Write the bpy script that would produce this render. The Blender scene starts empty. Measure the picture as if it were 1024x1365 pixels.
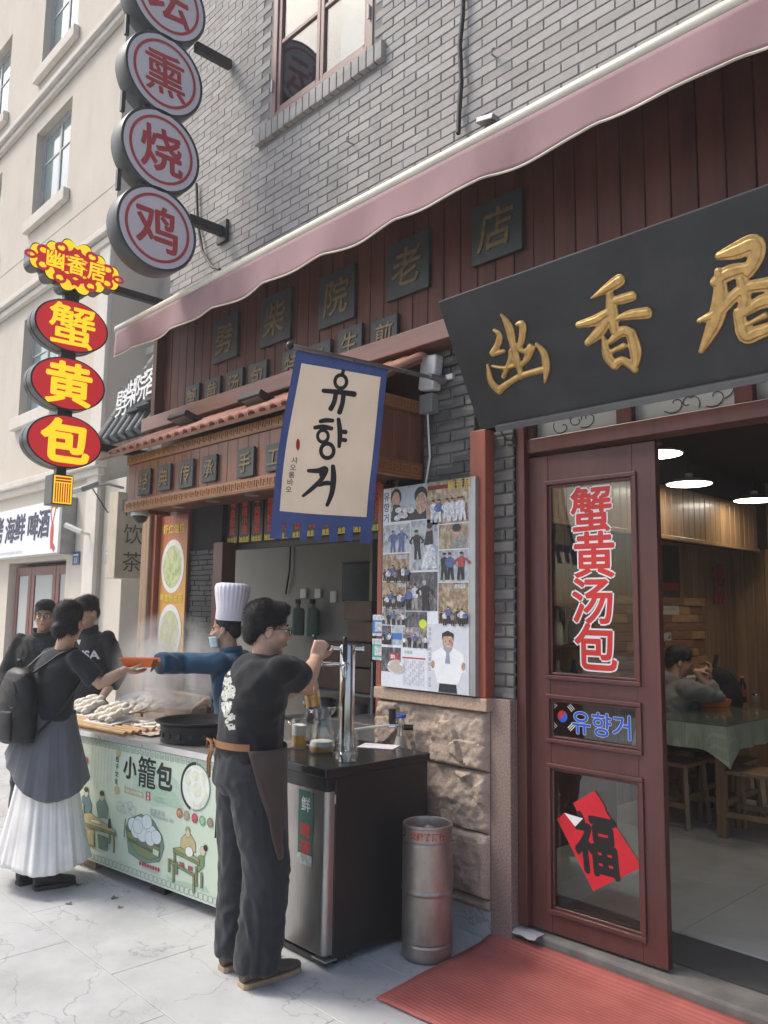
import bpy, bmesh, math, random
from math import sin, cos, pi, radians, sqrt, atan2, exp
from mathutils import Vector, Matrix, noise, geometry
from mathutils.bvhtree import BVHTree
random.seed(7)
scene = bpy.context.scene
COL = scene.collection

# ------------------------------------------------------------------ camera
FOC = 1080.0 / 1365.0           # focal length in units of the frame height
YAW, PITCH, ROLL, CAMH = radians(46.5), radians(6.78), radians(.77), 1.62
_f = Vector((-sin(YAW) * cos(PITCH), cos(YAW) * cos(PITCH), sin(PITCH)))
_r = Vector((cos(YAW), sin(YAW), 0)); _u = _r.cross(_f)
CR = cos(ROLL) * _r + sin(ROLL) * _u
CU = -sin(ROLL) * _r + cos(ROLL) * _u
CF = _f
cam_d = bpy.data.cameras.new('camera')
cam_d.sensor_fit = 'VERTICAL'; cam_d.sensor_height = 24.0; cam_d.lens = 24.0 * FOC
cam_d.clip_start = .05; cam_d.clip_end = 500
cam = bpy.data.objects.new('camera', cam_d); COL.objects.link(cam)
_m = Matrix((CR, CU, -CF)).transposed().to_4x4(); _m.translation = (0, 0, CAMH)
cam.matrix_world = _m
scene.camera = cam

# ------------------------------------------------------------------ sky, sun, exposure
SUN = Vector((-.62, -.42, .95)).normalized()      # towards the sun
w = bpy.data.worlds.new('World'); scene.world = w; w.use_nodes = True
nt = w.node_tree
sky = nt.nodes.new('ShaderNodeTexSky'); sky.sky_type = 'NISHITA'; sky.sun_disc = False
sky.sun_elevation = math.asin(SUN.z); sky.sun_rotation = atan2(SUN.x, SUN.y)
sky.air_density = 1.0; sky.dust_density = 4.0; sky.ozone_density = 1.0
bg = nt.nodes['Background']; bg.inputs['Strength'].default_value = .15
nt.links.new(sky.outputs[0], bg.inputs[0])
sl = bpy.data.lights.new('sun', 'SUN'); sl.energy = 1.5; sl.angle = radians(14); sl.color = (1, .95, .88)
so = bpy.data.objects.new('sun', sl); COL.objects.link(so)
so.rotation_euler = SUN.to_track_quat('Z', 'Y').to_euler(); so.location = (-8, -6, 12)
scene.view_settings.view_transform = 'Standard'; scene.view_settings.look = 'None'
scene.view_settings.exposure = .66; scene.view_settings.gamma = 1
scene.view_settings.use_curve_mapping = False
scene.render.engine = 'CYCLES'
cy = scene.cycles
cy.use_denoising = True; cy.max_bounces = 8; cy.diffuse_bounces = 4; cy.glossy_bounces = 4
cy.transmission_bounces = 8; cy.transparent_max_bounces = 48; cy.volume_bounces = 1
cy.caustics_reflective = False; cy.caustics_refractive = False
cy.sample_clamp_indirect = 6; cy.volume_step_rate = 2

# ------------------------------------------------------------------ measuring the photograph
CAMP = Vector((0, 0, CAMH))
def _ray(x, y): return CF + CR * ((x - 512) / 1080) - CU * ((y - 682.5) / 1080)
def onY(x, y, Y): d = _ray(x, y); return CAMP + d * (Y / d.y)
def onX(x, y, X): d = _ray(x, y); return CAMP + d * (X / d.x)
def onZ(x, y, Z): d = _ray(x, y); return CAMP + d * ((Z - CAMH) / d.z)

# ------------------------------------------------------------------ materials
MATS = {}
def _nodes(name):
    m = bpy.data.materials.new(name); m.use_nodes = True
    n = m.node_tree; b = n.nodes['Principled BSDF']
    MATS[name] = m
    return m, n, b
def _pos(n, stretch=(1, 1, 1), rot=None):
    g = n.nodes.new('ShaderNodeNewGeometry'); mp = n.nodes.new('ShaderNodeMapping')
    n.links.new(g.outputs['Position'], mp.inputs['Vector']); mp.inputs['Scale'].default_value = stretch
    if rot: mp.inputs['Rotation'].default_value = rot
    return mp.outputs[0]
def _noise(n, vec, scale, detail=4, rough=.55, dist=0):
    t = n.nodes.new('ShaderNodeTexNoise'); t.inputs['Scale'].default_value = scale
    t.inputs['Detail'].default_value = detail; t.inputs['Roughness'].default_value = rough
    t.inputs['Distortion'].default_value = dist
    n.links.new(vec, t.inputs['Vector']); return t.outputs['Fac']
def _ramp(n, fac, stops):
    r = n.nodes.new('ShaderNodeValToRGB'); e = r.color_ramp.elements
    while len(e) < len(stops): e.new(.5)
    for k, (p, c) in enumerate(stops):
        e[k].position = p; e[k].color = (c[0], c[1], c[2], 1) if hasattr(c, '__len__') else (c, c, c, 1)
    n.links.new(fac, r.inputs[0]); return r.outputs[0]
def _mix(n, a, b, fac, mode='MIX'):
    x = n.nodes.new('ShaderNodeMix'); x.data_type = 'RGBA'; x.blend_type = mode
    for s, v in ((6, a), (7, b)):
        if hasattr(v, 'is_linked') or isinstance(v, bpy.types.NodeSocket): n.links.new(v, x.inputs[s])
        else: x.inputs[s].default_value = (v[0], v[1], v[2], 1)
    if isinstance(fac, bpy.types.NodeSocket): n.links.new(fac, x.inputs[0])
    else: x.inputs[0].default_value = fac
    return x.outputs[2]
def _math(n, op, a, b=0):
    x = n.nodes.new('ShaderNodeMath'); x.operation = op
    for k, v in enumerate((a, b)):
        if isinstance(v, bpy.types.NodeSocket): n.links.new(v, x.inputs[k])
        else: x.inputs[k].default_value = v
    return x.outputs[0]
def _bump(n, b, h, strength=.3, dist=.01):
    u = n.nodes.new('ShaderNodeBump'); u.inputs['Strength'].default_value = strength; u.inputs['Distance'].default_value = dist
    n.links.new(h, u.inputs['Height']); n.links.new(u.outputs[0], b.inputs['Normal']); return u
def sc(c, k): return tuple(min(1, x * k) for x in c[:3])
def mat(name, col, rough=.6, metal=0., var=.12, scale=6, bump=0., bscale=80, bdist=.004, stretch=(1, 1, 1), rnd=0., spec=.5, dirt=0., dirtcol=(.1, .09, .08), sheen=0, coat=0, detail=5, sat=0):
    if name in MATS: return MATS[name]
    m, n, b = _nodes(name)
    p = _pos(n, stretch)
    c = _ramp(n, _noise(n, p, scale, detail), [(.3, sc(col, 1 - var)), (.7, sc(col, 1 + var))])
    if dirt:
        d = _ramp(n, _noise(n, _pos(n, (1, 1, .45)), 2.3, 6, .65), [(.5, 0), (.72, 1)])
        c = _mix(n, c, dirtcol, _math(n, 'MULTIPLY', d, dirt))
    if rnd:
        oi = n.nodes.new('ShaderNodeObjectInfo')
        hv = n.nodes.new('ShaderNodeHueSaturation')
        v = _math(n, 'ADD', _math(n, 'MULTIPLY', oi.outputs['Random'], 2 * rnd), 1 - rnd)
        n.links.new(v, hv.inputs['Value']); n.links.new(c, hv.inputs['Color']); c = hv.outputs[0]
    n.links.new(c, b.inputs['Base Color'])
    rr = _noise(n, p, scale * 2.3, 3)
    n.links.new(_math(n, 'ADD', _math(n, 'MULTIPLY', rr, .16), rough - .08), b.inputs['Roughness'])
    b.inputs['Metallic'].default_value = metal; b.inputs['Specular IOR Level'].default_value = spec
    if sheen: b.inputs['Sheen Weight'].default_value = sheen
    if coat: b.inputs['Coat Weight'].default_value = coat; b.inputs['Coat Roughness'].default_value = .15
    if bump: _bump(n, b, _noise(n, _pos(n, stretch), bscale, 5, .6), bump, bdist)
    return m
def plain(col, rough=.55):
    return mat('ink_%02x%02x%02x' % tuple(int(max(0, min(.999, c)) * 255) for c in col), col, rough, var=.05, scale=30)
def emit(name, col, s, base=(.8, .8, .8)):
    m, n, b = _nodes(name); b.inputs['Base Color'].default_value = (*base, 1)
    b.inputs['Emission Color'].default_value = (*col, 1); b.inputs['Emission Strength'].default_value = s; return m
def pane_mat(name, tint=(.9, .95, .95), refl=1.0, rough=.02, cloud=0., milk=(.75, .78, .76)):
    m, n, b = _nodes(name); n.nodes.remove(b); out = n.nodes['Material Output']
    t = n.nodes.new('ShaderNodeBsdfTransparent'); t.inputs[0].default_value = (*tint, 1)
    g = n.nodes.new('ShaderNodeBsdfGlossy'); g.inputs['Roughness'].default_value = rough
    fr = n.nodes.new('ShaderNodeLayerWeight'); fr.inputs[0].default_value = .5
    fz = _math(n, 'ADD', _math(n, 'MULTIPLY', _math(n, 'POWER', fr.outputs['Facing'], 4.5), .9), .042)
    mx = n.nodes.new('ShaderNodeMixShader')
    n.links.new(_math(n, 'MINIMUM', _math(n, 'MULTIPLY', fz, refl), 1), mx.inputs[0])
    n.links.new(t.outputs[0], mx.inputs[1]); n.links.new(g.outputs[0], mx.inputs[2])
    src = mx.outputs[0]
    if cloud:
        df = n.nodes.new('ShaderNodeBsdfDiffuse'); df.inputs[0].default_value = (*milk, 1)
        m2 = n.nodes.new('ShaderNodeMixShader'); m2.inputs[0].default_value = cloud
        n.links.new(src, m2.inputs[1]); n.links.new(df.outputs[0], m2.inputs[2]); src = m2.outputs[0]
    n.links.new(src, out.inputs[0]); return m
def glass_mat(name, col=(1, 1, 1), rough=0.0, ior=1.45):
    m, n, b = _nodes(name); b.inputs['Base Color'].default_value = (*col, 1)
    b.inputs['Transmission Weight'].default_value = 1; b.inputs['Roughness'].default_value = rough; b.inputs['IOR'].default_value = ior
    return m

# ------------------------------------------------------------------ mesh building
class MB:
    def __init__(s): s.v = []; s.f = []; s.m = []; s.mi = 0
    def add(s, vs, fs, M=None):
        o = len(s.v)
        s.v += [tuple(M @ Vector(p)) if M is not None else tuple(p) for p in vs]
        s.f += [tuple(i + o for i in f) for f in fs]; s.m += [s.mi] * len(fs); return s
    def box(s, x0, y0, z0, x1, y1, z1, M=None):
        x0, x1 = sorted((x0, x1)); y0, y1 = sorted((y0, y1)); z0, z1 = sorted((z0, z1))
        return s.add([(x0, y0, z0), (x1, y0, z0), (x1, y1, z0), (x0, y1, z0), (x0, y0, z1), (x1, y0, z1), (x1, y1, z1), (x0, y1, z1)],
                     [(3, 2, 1, 0), (4, 5, 6, 7), (0, 1, 5, 4), (1, 2, 6, 5), (2, 3, 7, 6), (3, 0, 4, 7)], M)
    def quad(s, a, b, c, d): return s.add([a, b, c, d], [(0, 1, 2, 3)])
    def tube(s, path, rad, n=10, cap=True, ell=None, round_=False, M=None):
        P = [Vector(p) for p in path]; R = list(rad) if hasattr(rad, '__len__') else [rad] * len(P)
        if round_:
            def capr(p, q, r):
                d = (p - q).normalized(); return [(p + d * r * sin(a), r * cos(a)) for a in (radians(75), radians(50), radians(25))]
            a = capr(P[0], P[1], R[0]); b = capr(P[-1], P[-2], R[-1])
            P = [x[0] for x in a] + P + [x[0] for x in reversed(b)]
            R = [x[1] for x in a] + R + [x[1] for x in reversed(b)]
        t0 = (P[1] - P[0]).normalized()
        up = Vector((0, 0, 1)) if abs(t0.z) < .9 else Vector((1, 0, 0))
        a = t0.cross(up).normalized(); vs = []; fs = []
        for k, p in enumerate(P):
            t = ((P[min(k + 1, len(P) - 1)] - p).normalized() + (p - P[max(k - 1, 0)]).normalized())
            if t.length < 1e-6: t = t0.copy()
            t.normalize()
            a = (a - t * a.dot(t)).normalized(); b = t.cross(a)
            for j in range(n):
                an = 2 * pi * j / n; ea, eb = ell or (1, 1)
                vs.append(p + (a * cos(an) * ea + b * sin(an) * eb) * R[k])
        L = len(P)
        for k in range(L - 1):
            for j in range(n): fs.append((k * n + j, k * n + (j + 1) % n, (k + 1) * n + (j + 1) % n, (k + 1) * n + j))
        if cap: fs.append(tuple(range(n - 1, -1, -1))); fs.append(tuple((L - 1) * n + j for j in range(n)))
        return s.add(vs, fs, M)
    def cyl(s, p0, p1, r0, r1=None, n=16, M=None): return s.tube([p0, p1], [r0, r0 if r1 is None else r1], n, M=M)
    def lathe(s, prof, c=(0, 0, 0), n=24, M=None, cap=True):
        vs = []; fs = []; L = len(prof)
        for r, z in prof:
            for j in range(n): a = 2 * pi * j / n; vs.append((c[0] + r * cos(a), c[1] + r * sin(a), c[2] + z))
        for k in range(L - 1):
            for j in range(n): fs.append((k * n + j, k * n + (j + 1) % n, (k + 1) * n + (j + 1) % n, (k + 1) * n + j))
        if cap: fs.append(tuple(range(n - 1, -1, -1))); fs.append(tuple((L - 1) * n + j for j in range(n)))
        return s.add(vs, fs, M)
    def ell(s, c, r, n=14, m=9, M=None, R=None):
        c = Vector(c); r = r if hasattr(r, '__len__') else (r, r, r); vs = []; fs = []
        for i in range(1, m):
            t = pi * i / m
            for j in range(n):
                a = 2 * pi * j / n; q = Vector((r[0] * sin(t) * cos(a), r[1] * sin(t) * sin(a), r[2] * cos(t)))
                vs.append(c + (R @ q if R else q))
        for i in range(m - 2):
            for j in range(n): fs.append((i * n + j, (i + 1) * n + j, (i + 1) * n + (j + 1) % n, i * n + (j + 1) % n))
        q = Vector((0, 0, r[2])); q = R @ q if R else q
        vs += [c + q, c - q]; T = len(vs) - 2
        for j in range(n):
            fs.append((T, j, (j + 1) % n)); fs.append((T + 1, (m - 2) * n + (j + 1) % n, (m - 2) * n + j))
        return s.add(vs, fs, M)
    def prism(s, poly, fn, d0, d1):
        """poly: (u,v) points counter-clockwise; fn(u,v,w) -> point; closed solid from w=d0 to w=d1"""
        k = len(poly); vs = [fn(u, v, d0) for u, v in poly] + [fn(u, v, d1) for u, v in poly]
        fs = [tuple(range(k - 1, -1, -1)), tuple(range(k, 2 * k))] + [(i, (i + 1) % k, (i + 1) % k + k, i + k) for i in range(k)]
        return s.add(vs, fs)
    def build(s, name, m=None, parent=None, smooth=0, bevel=0, loc=None, seg=2):
        me = bpy.data.meshes.new(name); me.from_pydata(s.v, [], s.f)
        ms = m if isinstance(m, (list, tuple)) else [m]
        for x in ms: me.materials.append(MATS[x] if isinstance(x, str) else x)
        if len(ms) > 1: me.polygons.foreach_set('material_index', s.m)
        bm = bmesh.new(); bm.from_mesh(me); bmesh.ops.recalc_face_normals(bm, faces=bm.faces)
        bm.to_mesh(me); bm.free()
        if smooth: shade(me, smooth)
        return put(name, me, parent, loc, bevel, seg)
def shade(me, deg=40):
    me.polygons.foreach_set('use_smooth', [True] * len(me.polygons))
    if deg < 170: me.set_sharp_from_angle(angle=radians(deg))
def put(name, me, parent=None, loc=None, bevel=0, seg=2):
    o = bpy.data.objects.new(name, me); COL.objects.link(o)
    if parent is not None:
        o.parent = parent
        if parent.get('_w') is not None: o.matrix_parent_inverse = Matrix.Translation(-Vector(parent['_w']))
    if loc is not None: o.location = loc
    if bevel:
        b = o.modifiers.new('bevel', 'BEVEL'); b.width = bevel; b.segments = seg; b.limit_method = 'ANGLE'; b.angle_limit = radians(40)
    return o
def tag(o, label=None, cat=None, group=None, kind=None):
    for k, v in (('label', label), ('category', cat), ('group', group), ('kind', kind)):
        if v: o[k] = v
    return o
def thing(name, label, cat, loc=(0, 0, 0), rotz=None, group=None):
    """an Empty at the thing's base; rotz None: its parts are given in world coordinates, else in its own"""
    o = bpy.data.objects.new(name, None); COL.objects.link(o); o.empty_display_size = .05
    o.location = loc
    if rotz is None: o['_w'] = tuple(loc)
    else: o.rotation_euler = (0, 0, rotz)
    return tag(o, label, cat, group)
def copy_tree(o, parent=None, loc=None, rotz=None):
    c = o.copy(); COL.objects.link(c)
    if parent is not None: c.parent = parent
    for ch in list(o.children): copy_tree(ch, c)
    if loc is not None: c.location = loc
    if rotz is not None: c.rotation_euler = (0, 0, rotz)
    return c
def bx(name, a, b, m, parent=None, bevel=.004):
    return MB().box(*a, *b).build(name, m, parent, bevel=bevel)

_TS = bpy.data.scenes.new('scratch')
def remesh(mb, voxel, it=4, fac=.5):
    me = bpy.data.meshes.new('tmp'); me.from_pydata(mb.v, [], mb.f)
    bm = bmesh.new(); bm.from_mesh(me); bmesh.ops.recalc_face_normals(bm, faces=bm.faces); bm.to_mesh(me); bm.free()
    o = bpy.data.objects.new('tmp', me); _TS.collection.objects.link(o)
    r = o.modifiers.new('r', 'REMESH'); r.mode = 'VOXEL'; r.voxel_size = voxel
    s = o.modifiers.new('s', 'SMOOTH'); s.factor = fac; s.iterations = it
    vl = _TS.view_layers[0]; vl.update(); out = bpy.data.meshes.new_from_object(o.evaluated_get(vl.depsgraph))
    bpy.data.objects.remove(o); bpy.data.meshes.remove(me); return out
# ------------------------------------------------------------------ lettering
_G = {}
def glyph(ch, bold=0., res=4):
    """flat triangles/faces of a character, its body centred on (0,0), one unit high"""
    k = (ch, bold, res)
    if k not in _G:
        c = bpy.data.curves.new('glyph', 'FONT'); c.body = ch; c.offset = bold; c.resolution_u = res; c.fill_mode = 'FRONT'
        o = bpy.data.objects.new('glyph', c); me = o.to_mesh()
        vs = [(v.co.x, v.co.y) for v in me.vertices]; fs = [tuple(p.vertices) for p in me.polygons]
        o.to_mesh_clear(); bpy.data.objects.remove(o); bpy.data.curves.remove(c)
        if len(ch) == 1 and ord(ch) > 0x1000: ox, oy = .5, .38
        else:
            xs = [p[0] for p in vs] or [0]; ox, oy = (min(xs) + max(xs)) / 2, .34
        _G[k] = ([(x - ox, y - oy) for x, y in vs], fs)
    return _G[k]
def _bolds(bold):
    """a heavier character is laid as several shifted copies, so that fine counters stay open"""
    if bold <= .003: return [(0, 0, 0)]
    r = bold; m = 6 if r > .01 else 4
    return [(0, 0, 0)] + [(r * cos(k * 2 * pi / m + .3), r * sin(k * 2 * pi / m + .3), 0) for k in range(m)]
def solid_glyph(mb, ch, fn, size, bold=0., d0=0., d1=.004, shear=0., sx=1.):
    """a raised character: front face and side walls; fn(u,v,w) -> point"""
    for n_, (dx, dy, b) in enumerate(_bolds(bold)):
        vs, fs = glyph(ch, b)
        pts = [(((x + dx) * sx + shear * (y + dy)) * size, (y + dy) * size) for x, y in vs]
        ec = {}
        for f in fs:
            for i in range(len(f)): ec[(f[i], f[(i + 1) % len(f)])] = 1
        base = len(mb.v); nv = len(pts); top = d1 - n_ * .00012
        mb.v += [tuple(fn(u, v, top)) for u, v in pts] + [tuple(fn(u, v, d0)) for u, v in pts]
        add = [tuple(i + base for i in f) for f in fs]
        for (a, b_) in ec:
            if (b_, a) not in ec: add.append((base + a, base + a + nv, base + b_ + nv, base + b_))
        mb.f += add; mb.m += [mb.mi] * len(add)
def flat_glyph(mb, ch, fn, size, bold=0., shear=0., sx=1.):
    for n_, (dx, dy, b) in enumerate(_bolds(bold)):
        vs, fs = glyph(ch, b)
        mb.add([fn(((x + dx) * sx + shear * (y + dy)) * size, (y + dy) * size, -n_ * .00006) for x, y in vs], fs)
def frame(o, u, v):
    """fn(u,v,w): a plane at o with axes u, v and normal u x v"""
    o = Vector(o); u = Vector(u).normalized(); v = Vector(v).normalized(); n = u.cross(v)
    return lambda a, b, c=0.: o + u * a + v * b + n * c
def brush(path, n=6):
    """outline of a brush stroke; path: (x, y, width) control points -> smooth outline"""
    P = [Vector(p) for p in path]; Q = []
    for i in range(len(P) - 1):
        p0 = P[max(i - 1, 0)]; p1 = P[i]; p2 = P[i + 1]; p3 = P[min(i + 2, len(P) - 1)]
        for k in range(n):
            t = k / n
            Q.append(.5 * ((2 * p1) + (p2 - p0) * t + (2 * p0 - 5 * p1 + 4 * p2 - p3) * t * t + (3 * p1 - p0 - 3 * p2 + p3) * t ** 3))
    Q.append(P[-1]); L = []; R = []
    for i, q in enumerate(Q):
        t = Q[min(i + 1, len(Q) - 1)] - Q[max(i - 1, 0)]; t = Vector((t.x, t.y)).normalized(); nn = Vector((-t.y, t.x)); hw = max(q.z, 1e-4) / 2
        L.append((q.x + nn.x * hw, q.y + nn.y * hw)); R.append((q.x - nn.x * hw, q.y - nn.y * hw))
    def capp(q, d, hw):
        d = d.normalized(); nn = Vector((-d.y, d.x))
        return [(q.x + d.x * hw * sin(a) * .8 + nn.x * hw * cos(a), q.y + d.y * hw * sin(a) * .8 + nn.y * hw * cos(a)) for a in (pi * .25, pi * .5, pi * .75)]
    e = capp(Q[-1], Vector((Q[-1] - Q[-2])[:2]), Q[-1].z / 2); s0 = capp(Q[0], Vector((Q[0] - Q[1])[:2]), Q[0].z / 2)
    return L + e + R[::-1] + s0
class Print(MB):
    """flat print in layers on a plane given by fn(u,v,w)"""
    def __init__(s, fn, step=.0004): super().__init__(); s.fn = fn; s.k = 1; s.step = step; s.mats = []
    def ink(s, m):
        m = MATS[m] if isinstance(m, str) else (m if isinstance(m, bpy.types.Material) else plain(m))
        if m not in s.mats: s.mats.append(m)
        s.mi = s.mats.index(m); s.k += 1; return s
    def poly(s, pts):
        s.add([s.fn(u, v, s.k * s.step) for u, v in pts], [tuple(range(len(pts)))]); s.k += .12; return s
    def rect(s, u0, v0, u1, v1): return s.poly([(u0, v0), (u1, v0), (u1, v1), (u0, v1)])
    def disc(s, u, v, a, b=None, n=24, rot=0):
        b = b or a; return s.poly([(u + a * cos(2 * pi * i / n) * cos(rot) - b * sin(2 * pi * i / n) * sin(rot), v + a * cos(2 * pi * i / n) * sin(rot) + b * sin(2 * pi * i / n) * cos(rot)) for i in range(n)])
    def ring(s, u, v, a, b, wd, n=32, a0=0, a1=2 * pi):
        for i in range(n):
            t, q = a0 + (a1 - a0) * i / n, a0 + (a1 - a0) * (i + 1) / n
            s.k -= .12; s.poly([(u + (a - wd) * cos(t), v + (b - wd) * sin(t)), (u + a * cos(t), v + b * sin(t)), (u + a * cos(q), v + b * sin(q)), (u + (a - wd) * cos(q), v + (b - wd) * sin(q))])
        return s
    def line(s, pts, wd):
        for (x0, y0), (x1, y1) in zip(pts, pts[1:]):
            d = Vector((x1 - x0, y1 - y0)); d = d.normalized() if d.length else Vector((1, 0)); nx, ny = -d.y * wd / 2, d.x * wd / 2
            s.poly([(x0 - nx, y0 - ny), (x1 - nx, y1 - ny), (x1 + nx, y1 + ny), (x0 + nx, y0 + ny)])
        return s
    def text(s, t, u, v, size, bold=0., vertical=False, pitch=1.05, sx=1., shear=0.):
        cjk = all(ord(c) > 0x1000 or c == ' ' for c in t)
        if not cjk:
            flat_glyph(s, t, lambda a, b, c: s.fn(u + a, v + b, s.k * s.step + c), size, bold, shear, sx); return s
        n = len(t)
        for i, ch in enumerate(t):
            if ch == ' ': continue
            du, dv = (0, -i * size * pitch) if vertical else ((i - (n - 1) / 2) * size * pitch * sx, 0)
            flat_glyph(s, ch, lambda a, b, c: s.fn(u + du + a, v + dv + b, s.k * s.step + c), size, bold, shear, sx)
        return s
    def out(s, name, parent): return s.build(name, s.mats, parent)
# ================================================================== materials of the place
mat('paving_base', (.12, .12, .12), .8, var=.1, bump=.2)
def paving_material():
    m, n, b = _nodes('paving'); p = _pos(n)
    base = _ramp(n, _noise(n, p, 1.7, 6, .6), [(.25, (.41, .42, .42)), (.55, (.51, .52, .515)), (.8, (.575, .58, .57))])
    # dark hairline veins printed on the slabs
    wob = n.nodes.new('ShaderNodeTexNoise'); wob.inputs['Scale'].default_value = 3.2; wob.inputs['Detail'].default_value = 5; wob.inputs['Roughness'].default_value = .55
    n.links.new(p, wob.inputs['Vector'])
    vm = n.nodes.new('ShaderNodeVectorMath'); vm.operation = 'MULTIPLY_ADD'; vm.inputs[1].default_value = (.75, .75, .75)
    n.links.new(wob.outputs['Color'], vm.inputs[0]); n.links.new(_pos(n, (.62, 1.35, 1), (0, 0, .35)), vm.inputs[2])
    vo = n.nodes.new('ShaderNodeTexVoronoi'); vo.feature = 'DISTANCE_TO_EDGE'; vo.inputs['Scale'].default_value = 1.7
    n.links.new(vm.outputs[0], vo.inputs['Vector'])
    crack = _ramp(n, vo.outputs['Distance'], [(.0, 1), (.006, .8), (.013, 0)])
    gate = _ramp(n, _noise(n, p, 1.9, 2), [(.36, 0), (.5, 1)])
    c = _mix(n, base, (.13, .145, .16), _math(n, 'MULTIPLY', crack, _math(n, 'MULTIPLY', gate, .5)))
    sm = _ramp(n, _noise(n, _pos(n, (1, 1, 1), (0, 0, .5)), 5.5, 8, .75), [(.5, 0), (.75, .35)])
    c = _mix(n, c, (.33, .35, .36), sm)
    spots = _ramp(n, _noise(n, p, 26, 3, .5), [(.68, 0), (.74, .5)])
    c = _mix(n, c, (.25, .25, .25), spots)
    grime = _ramp(n, _noise(n, _pos(n, (1, 1, 1), (0, 0, 1.1)), .9, 7, .7), [(.5, 0), (.68, .45)])
    c = _mix(n, c, (.27, .27, .265), grime)
    n.links.new(c, b.inputs['Base Color'])
    n.links.new(_ramp(n, _noise(n, p, 4, 4), [(.3, .42), (.7, .62)]), b.inputs['Roughness'])
    h = _math(n, 'ADD', _math(n, 'MULTIPLY', crack, -.6), _math(n, 'MULTIPLY', _noise(n, p, 60, 5), .35))
    _bump(n, b, h, .35, .003)
paving_material()
def brick_material(name, c0, c1, c2, px=.21, pz=.06, x0=0., z0=0.):
    m, n, b = _nodes(name); g = n.nodes.new('ShaderNodeNewGeometry'); sp = n.nodes.new('ShaderNodeSeparateXYZ')
    n.links.new(g.outputs['Position'], sp.inputs[0])
    row = _math(n, 'FLOOR', _math(n, 'DIVIDE', _math(n, 'SUBTRACT', sp.outputs[2], z0), pz))
    half = _math(n, 'MULTIPLY', _math(n, 'MODULO', row, 2), .5)
    col = _math(n, 'FLOOR', _math(n, 'ADD', _math(n, 'DIVIDE', _math(n, 'SUBTRACT', sp.outputs[0], x0), px), half))
    cb = n.nodes.new('ShaderNodeCombineXYZ'); n.links.new(row, cb.inputs[0]); n.links.new(col, cb.inputs[1])
    wn = n.nodes.new('ShaderNodeTexWhiteNoise'); n.links.new(cb.outputs[0], wn.inputs[0])
    c = _ramp(n, wn.outputs['Value'], [(0, c0), (.55, c1), (1, c2)])
    c = _mix(n, c, sc(c1, 1.35), _ramp(n, _noise(n, _pos(n), 18, 6, .65), [(.5, 0), (.75, .5)]))
    c = _mix(n, c, sc(c0, .6), _ramp(n, _noise(n, _pos(n, (1, 1, .5)), 3.1, 6, .7), [(.52, 0), (.75, .55)]))
    n.links.new(c, b.inputs['Base Color']); b.inputs['Roughness'].default_value = .85
    _bump(n, b, _noise(n, _pos(n), 70, 6, .7), .55, .004)
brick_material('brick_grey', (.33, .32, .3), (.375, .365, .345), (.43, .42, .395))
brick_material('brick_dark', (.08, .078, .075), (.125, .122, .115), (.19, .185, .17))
mat('mortar', (.25, .24, .225), .95, var=.15, scale=14, bump=.4, bscale=120)
mat('mortar_dark', (.17, .165, .15), .95, var=.15, scale=14, bump=.4)
mat('red_wood', (.105, .036, .023), .55, var=.28, scale=5, stretch=(3, 3, .35), bump=.2, bscale=40, rnd=.13, dirt=.45, dirtcol=(.045, .018, .012), spec=.3)
mat('red_wood_warm', (.165, .058, .03), .5, var=.25, scale=5, stretch=(3, 3, .35), bump=.15, bscale=40, rnd=.1, coat=.2)
mat('red_post', (.33, .085, .05), .45, var=.15, scale=6, stretch=(3, 3, .3), bump=.1, coat=.1, dirt=.2)
mat('door_wood', (.1, .032, .027), .42, var=.2, scale=6, stretch=(4, 4, .3), bump=.12, bscale=60, coat=.1, dirt=.35, dirtcol=(.15, .07, .06))
mat('gold', (.56, .36, .13), .38, metal=.55, var=.2, scale=30, bump=.1)
mat('gold_dull', (.18, .13, .065), .5, metal=.4, var=.25, scale=30, bump=.2)
mat('black_board', (.02, .023, .025), .5, var=.35, scale=2.5, stretch=(1, 1, 3), bump=.1, bscale=30, dirt=.5, dirtcol=(.06, .06, .06))
mat('plaque_black', (.035, .042, .043), .55, var=.25, scale=9, bump=.15, dirt=.3, dirtcol=(.08, .08, .075))
mat('black_metal', (.02, .021, .023), .45, metal=.3, var=.2)
mat('grey_metal', (.3, .31, .32), .4, metal=.8, var=.15)
mat('zinc', (.5, .5, .5), .4, metal=.7, var=.15)
mat('white_paint', (.72, .71, .68), .5, var=.05, dirt=.2, dirtcol=(.4, .38, .35))
mat('plastic_white', (.75, .75, .73), .4, var=.04)
mat('plastic_black', (.015, .016, .018), .35, var=.2)
mat('cream_wall', (.6, .545, .46), .9, var=.05, scale=1.3, bump=.35, bscale=90, bdist=.006, dirt=.22, dirtcol=(.42, .35, .27), stretch=(1, 1, .6))
mat('cream_trim', (.66, .62, .55), .85, var=.05, bump=.2, dirt=.2, dirtcol=(.45, .38, .3))
mat('grey_wall', (.42, .39, .34), .9, var=.12, scale=3, bump=.3, dirt=.5, dirtcol=(.22, .2, .18))
mat('granite', (.27, .2, .17), .6, var=.35, scale=120, bump=.1, detail=2)
mat('granite_sill', (.46, .33, .24), .7, var=.25, scale=90, bump=.15, detail=3)
def rock_material():
    m, n, b = _nodes('rock'); p = _pos(n)
    c = _ramp(n, _noise(n, p, 3.5, 8, .65), [(.3, (.34, .26, .21)), (.5, (.47, .37, .29)), (.72, (.57, .47, .38))])
    c = _mix(n, c, (.2, .16, .14), _ramp(n, _noise(n, p, 120, 3, .6), [(.52, 0), (.7, .6)]))
    n.links.new(c, b.inputs['Base Color']); b.inputs['Roughness'].default_value = .9
    _bump(n, b, _noise(n, p, 42, 9, .72), .8, .012)
rock_material()
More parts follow.
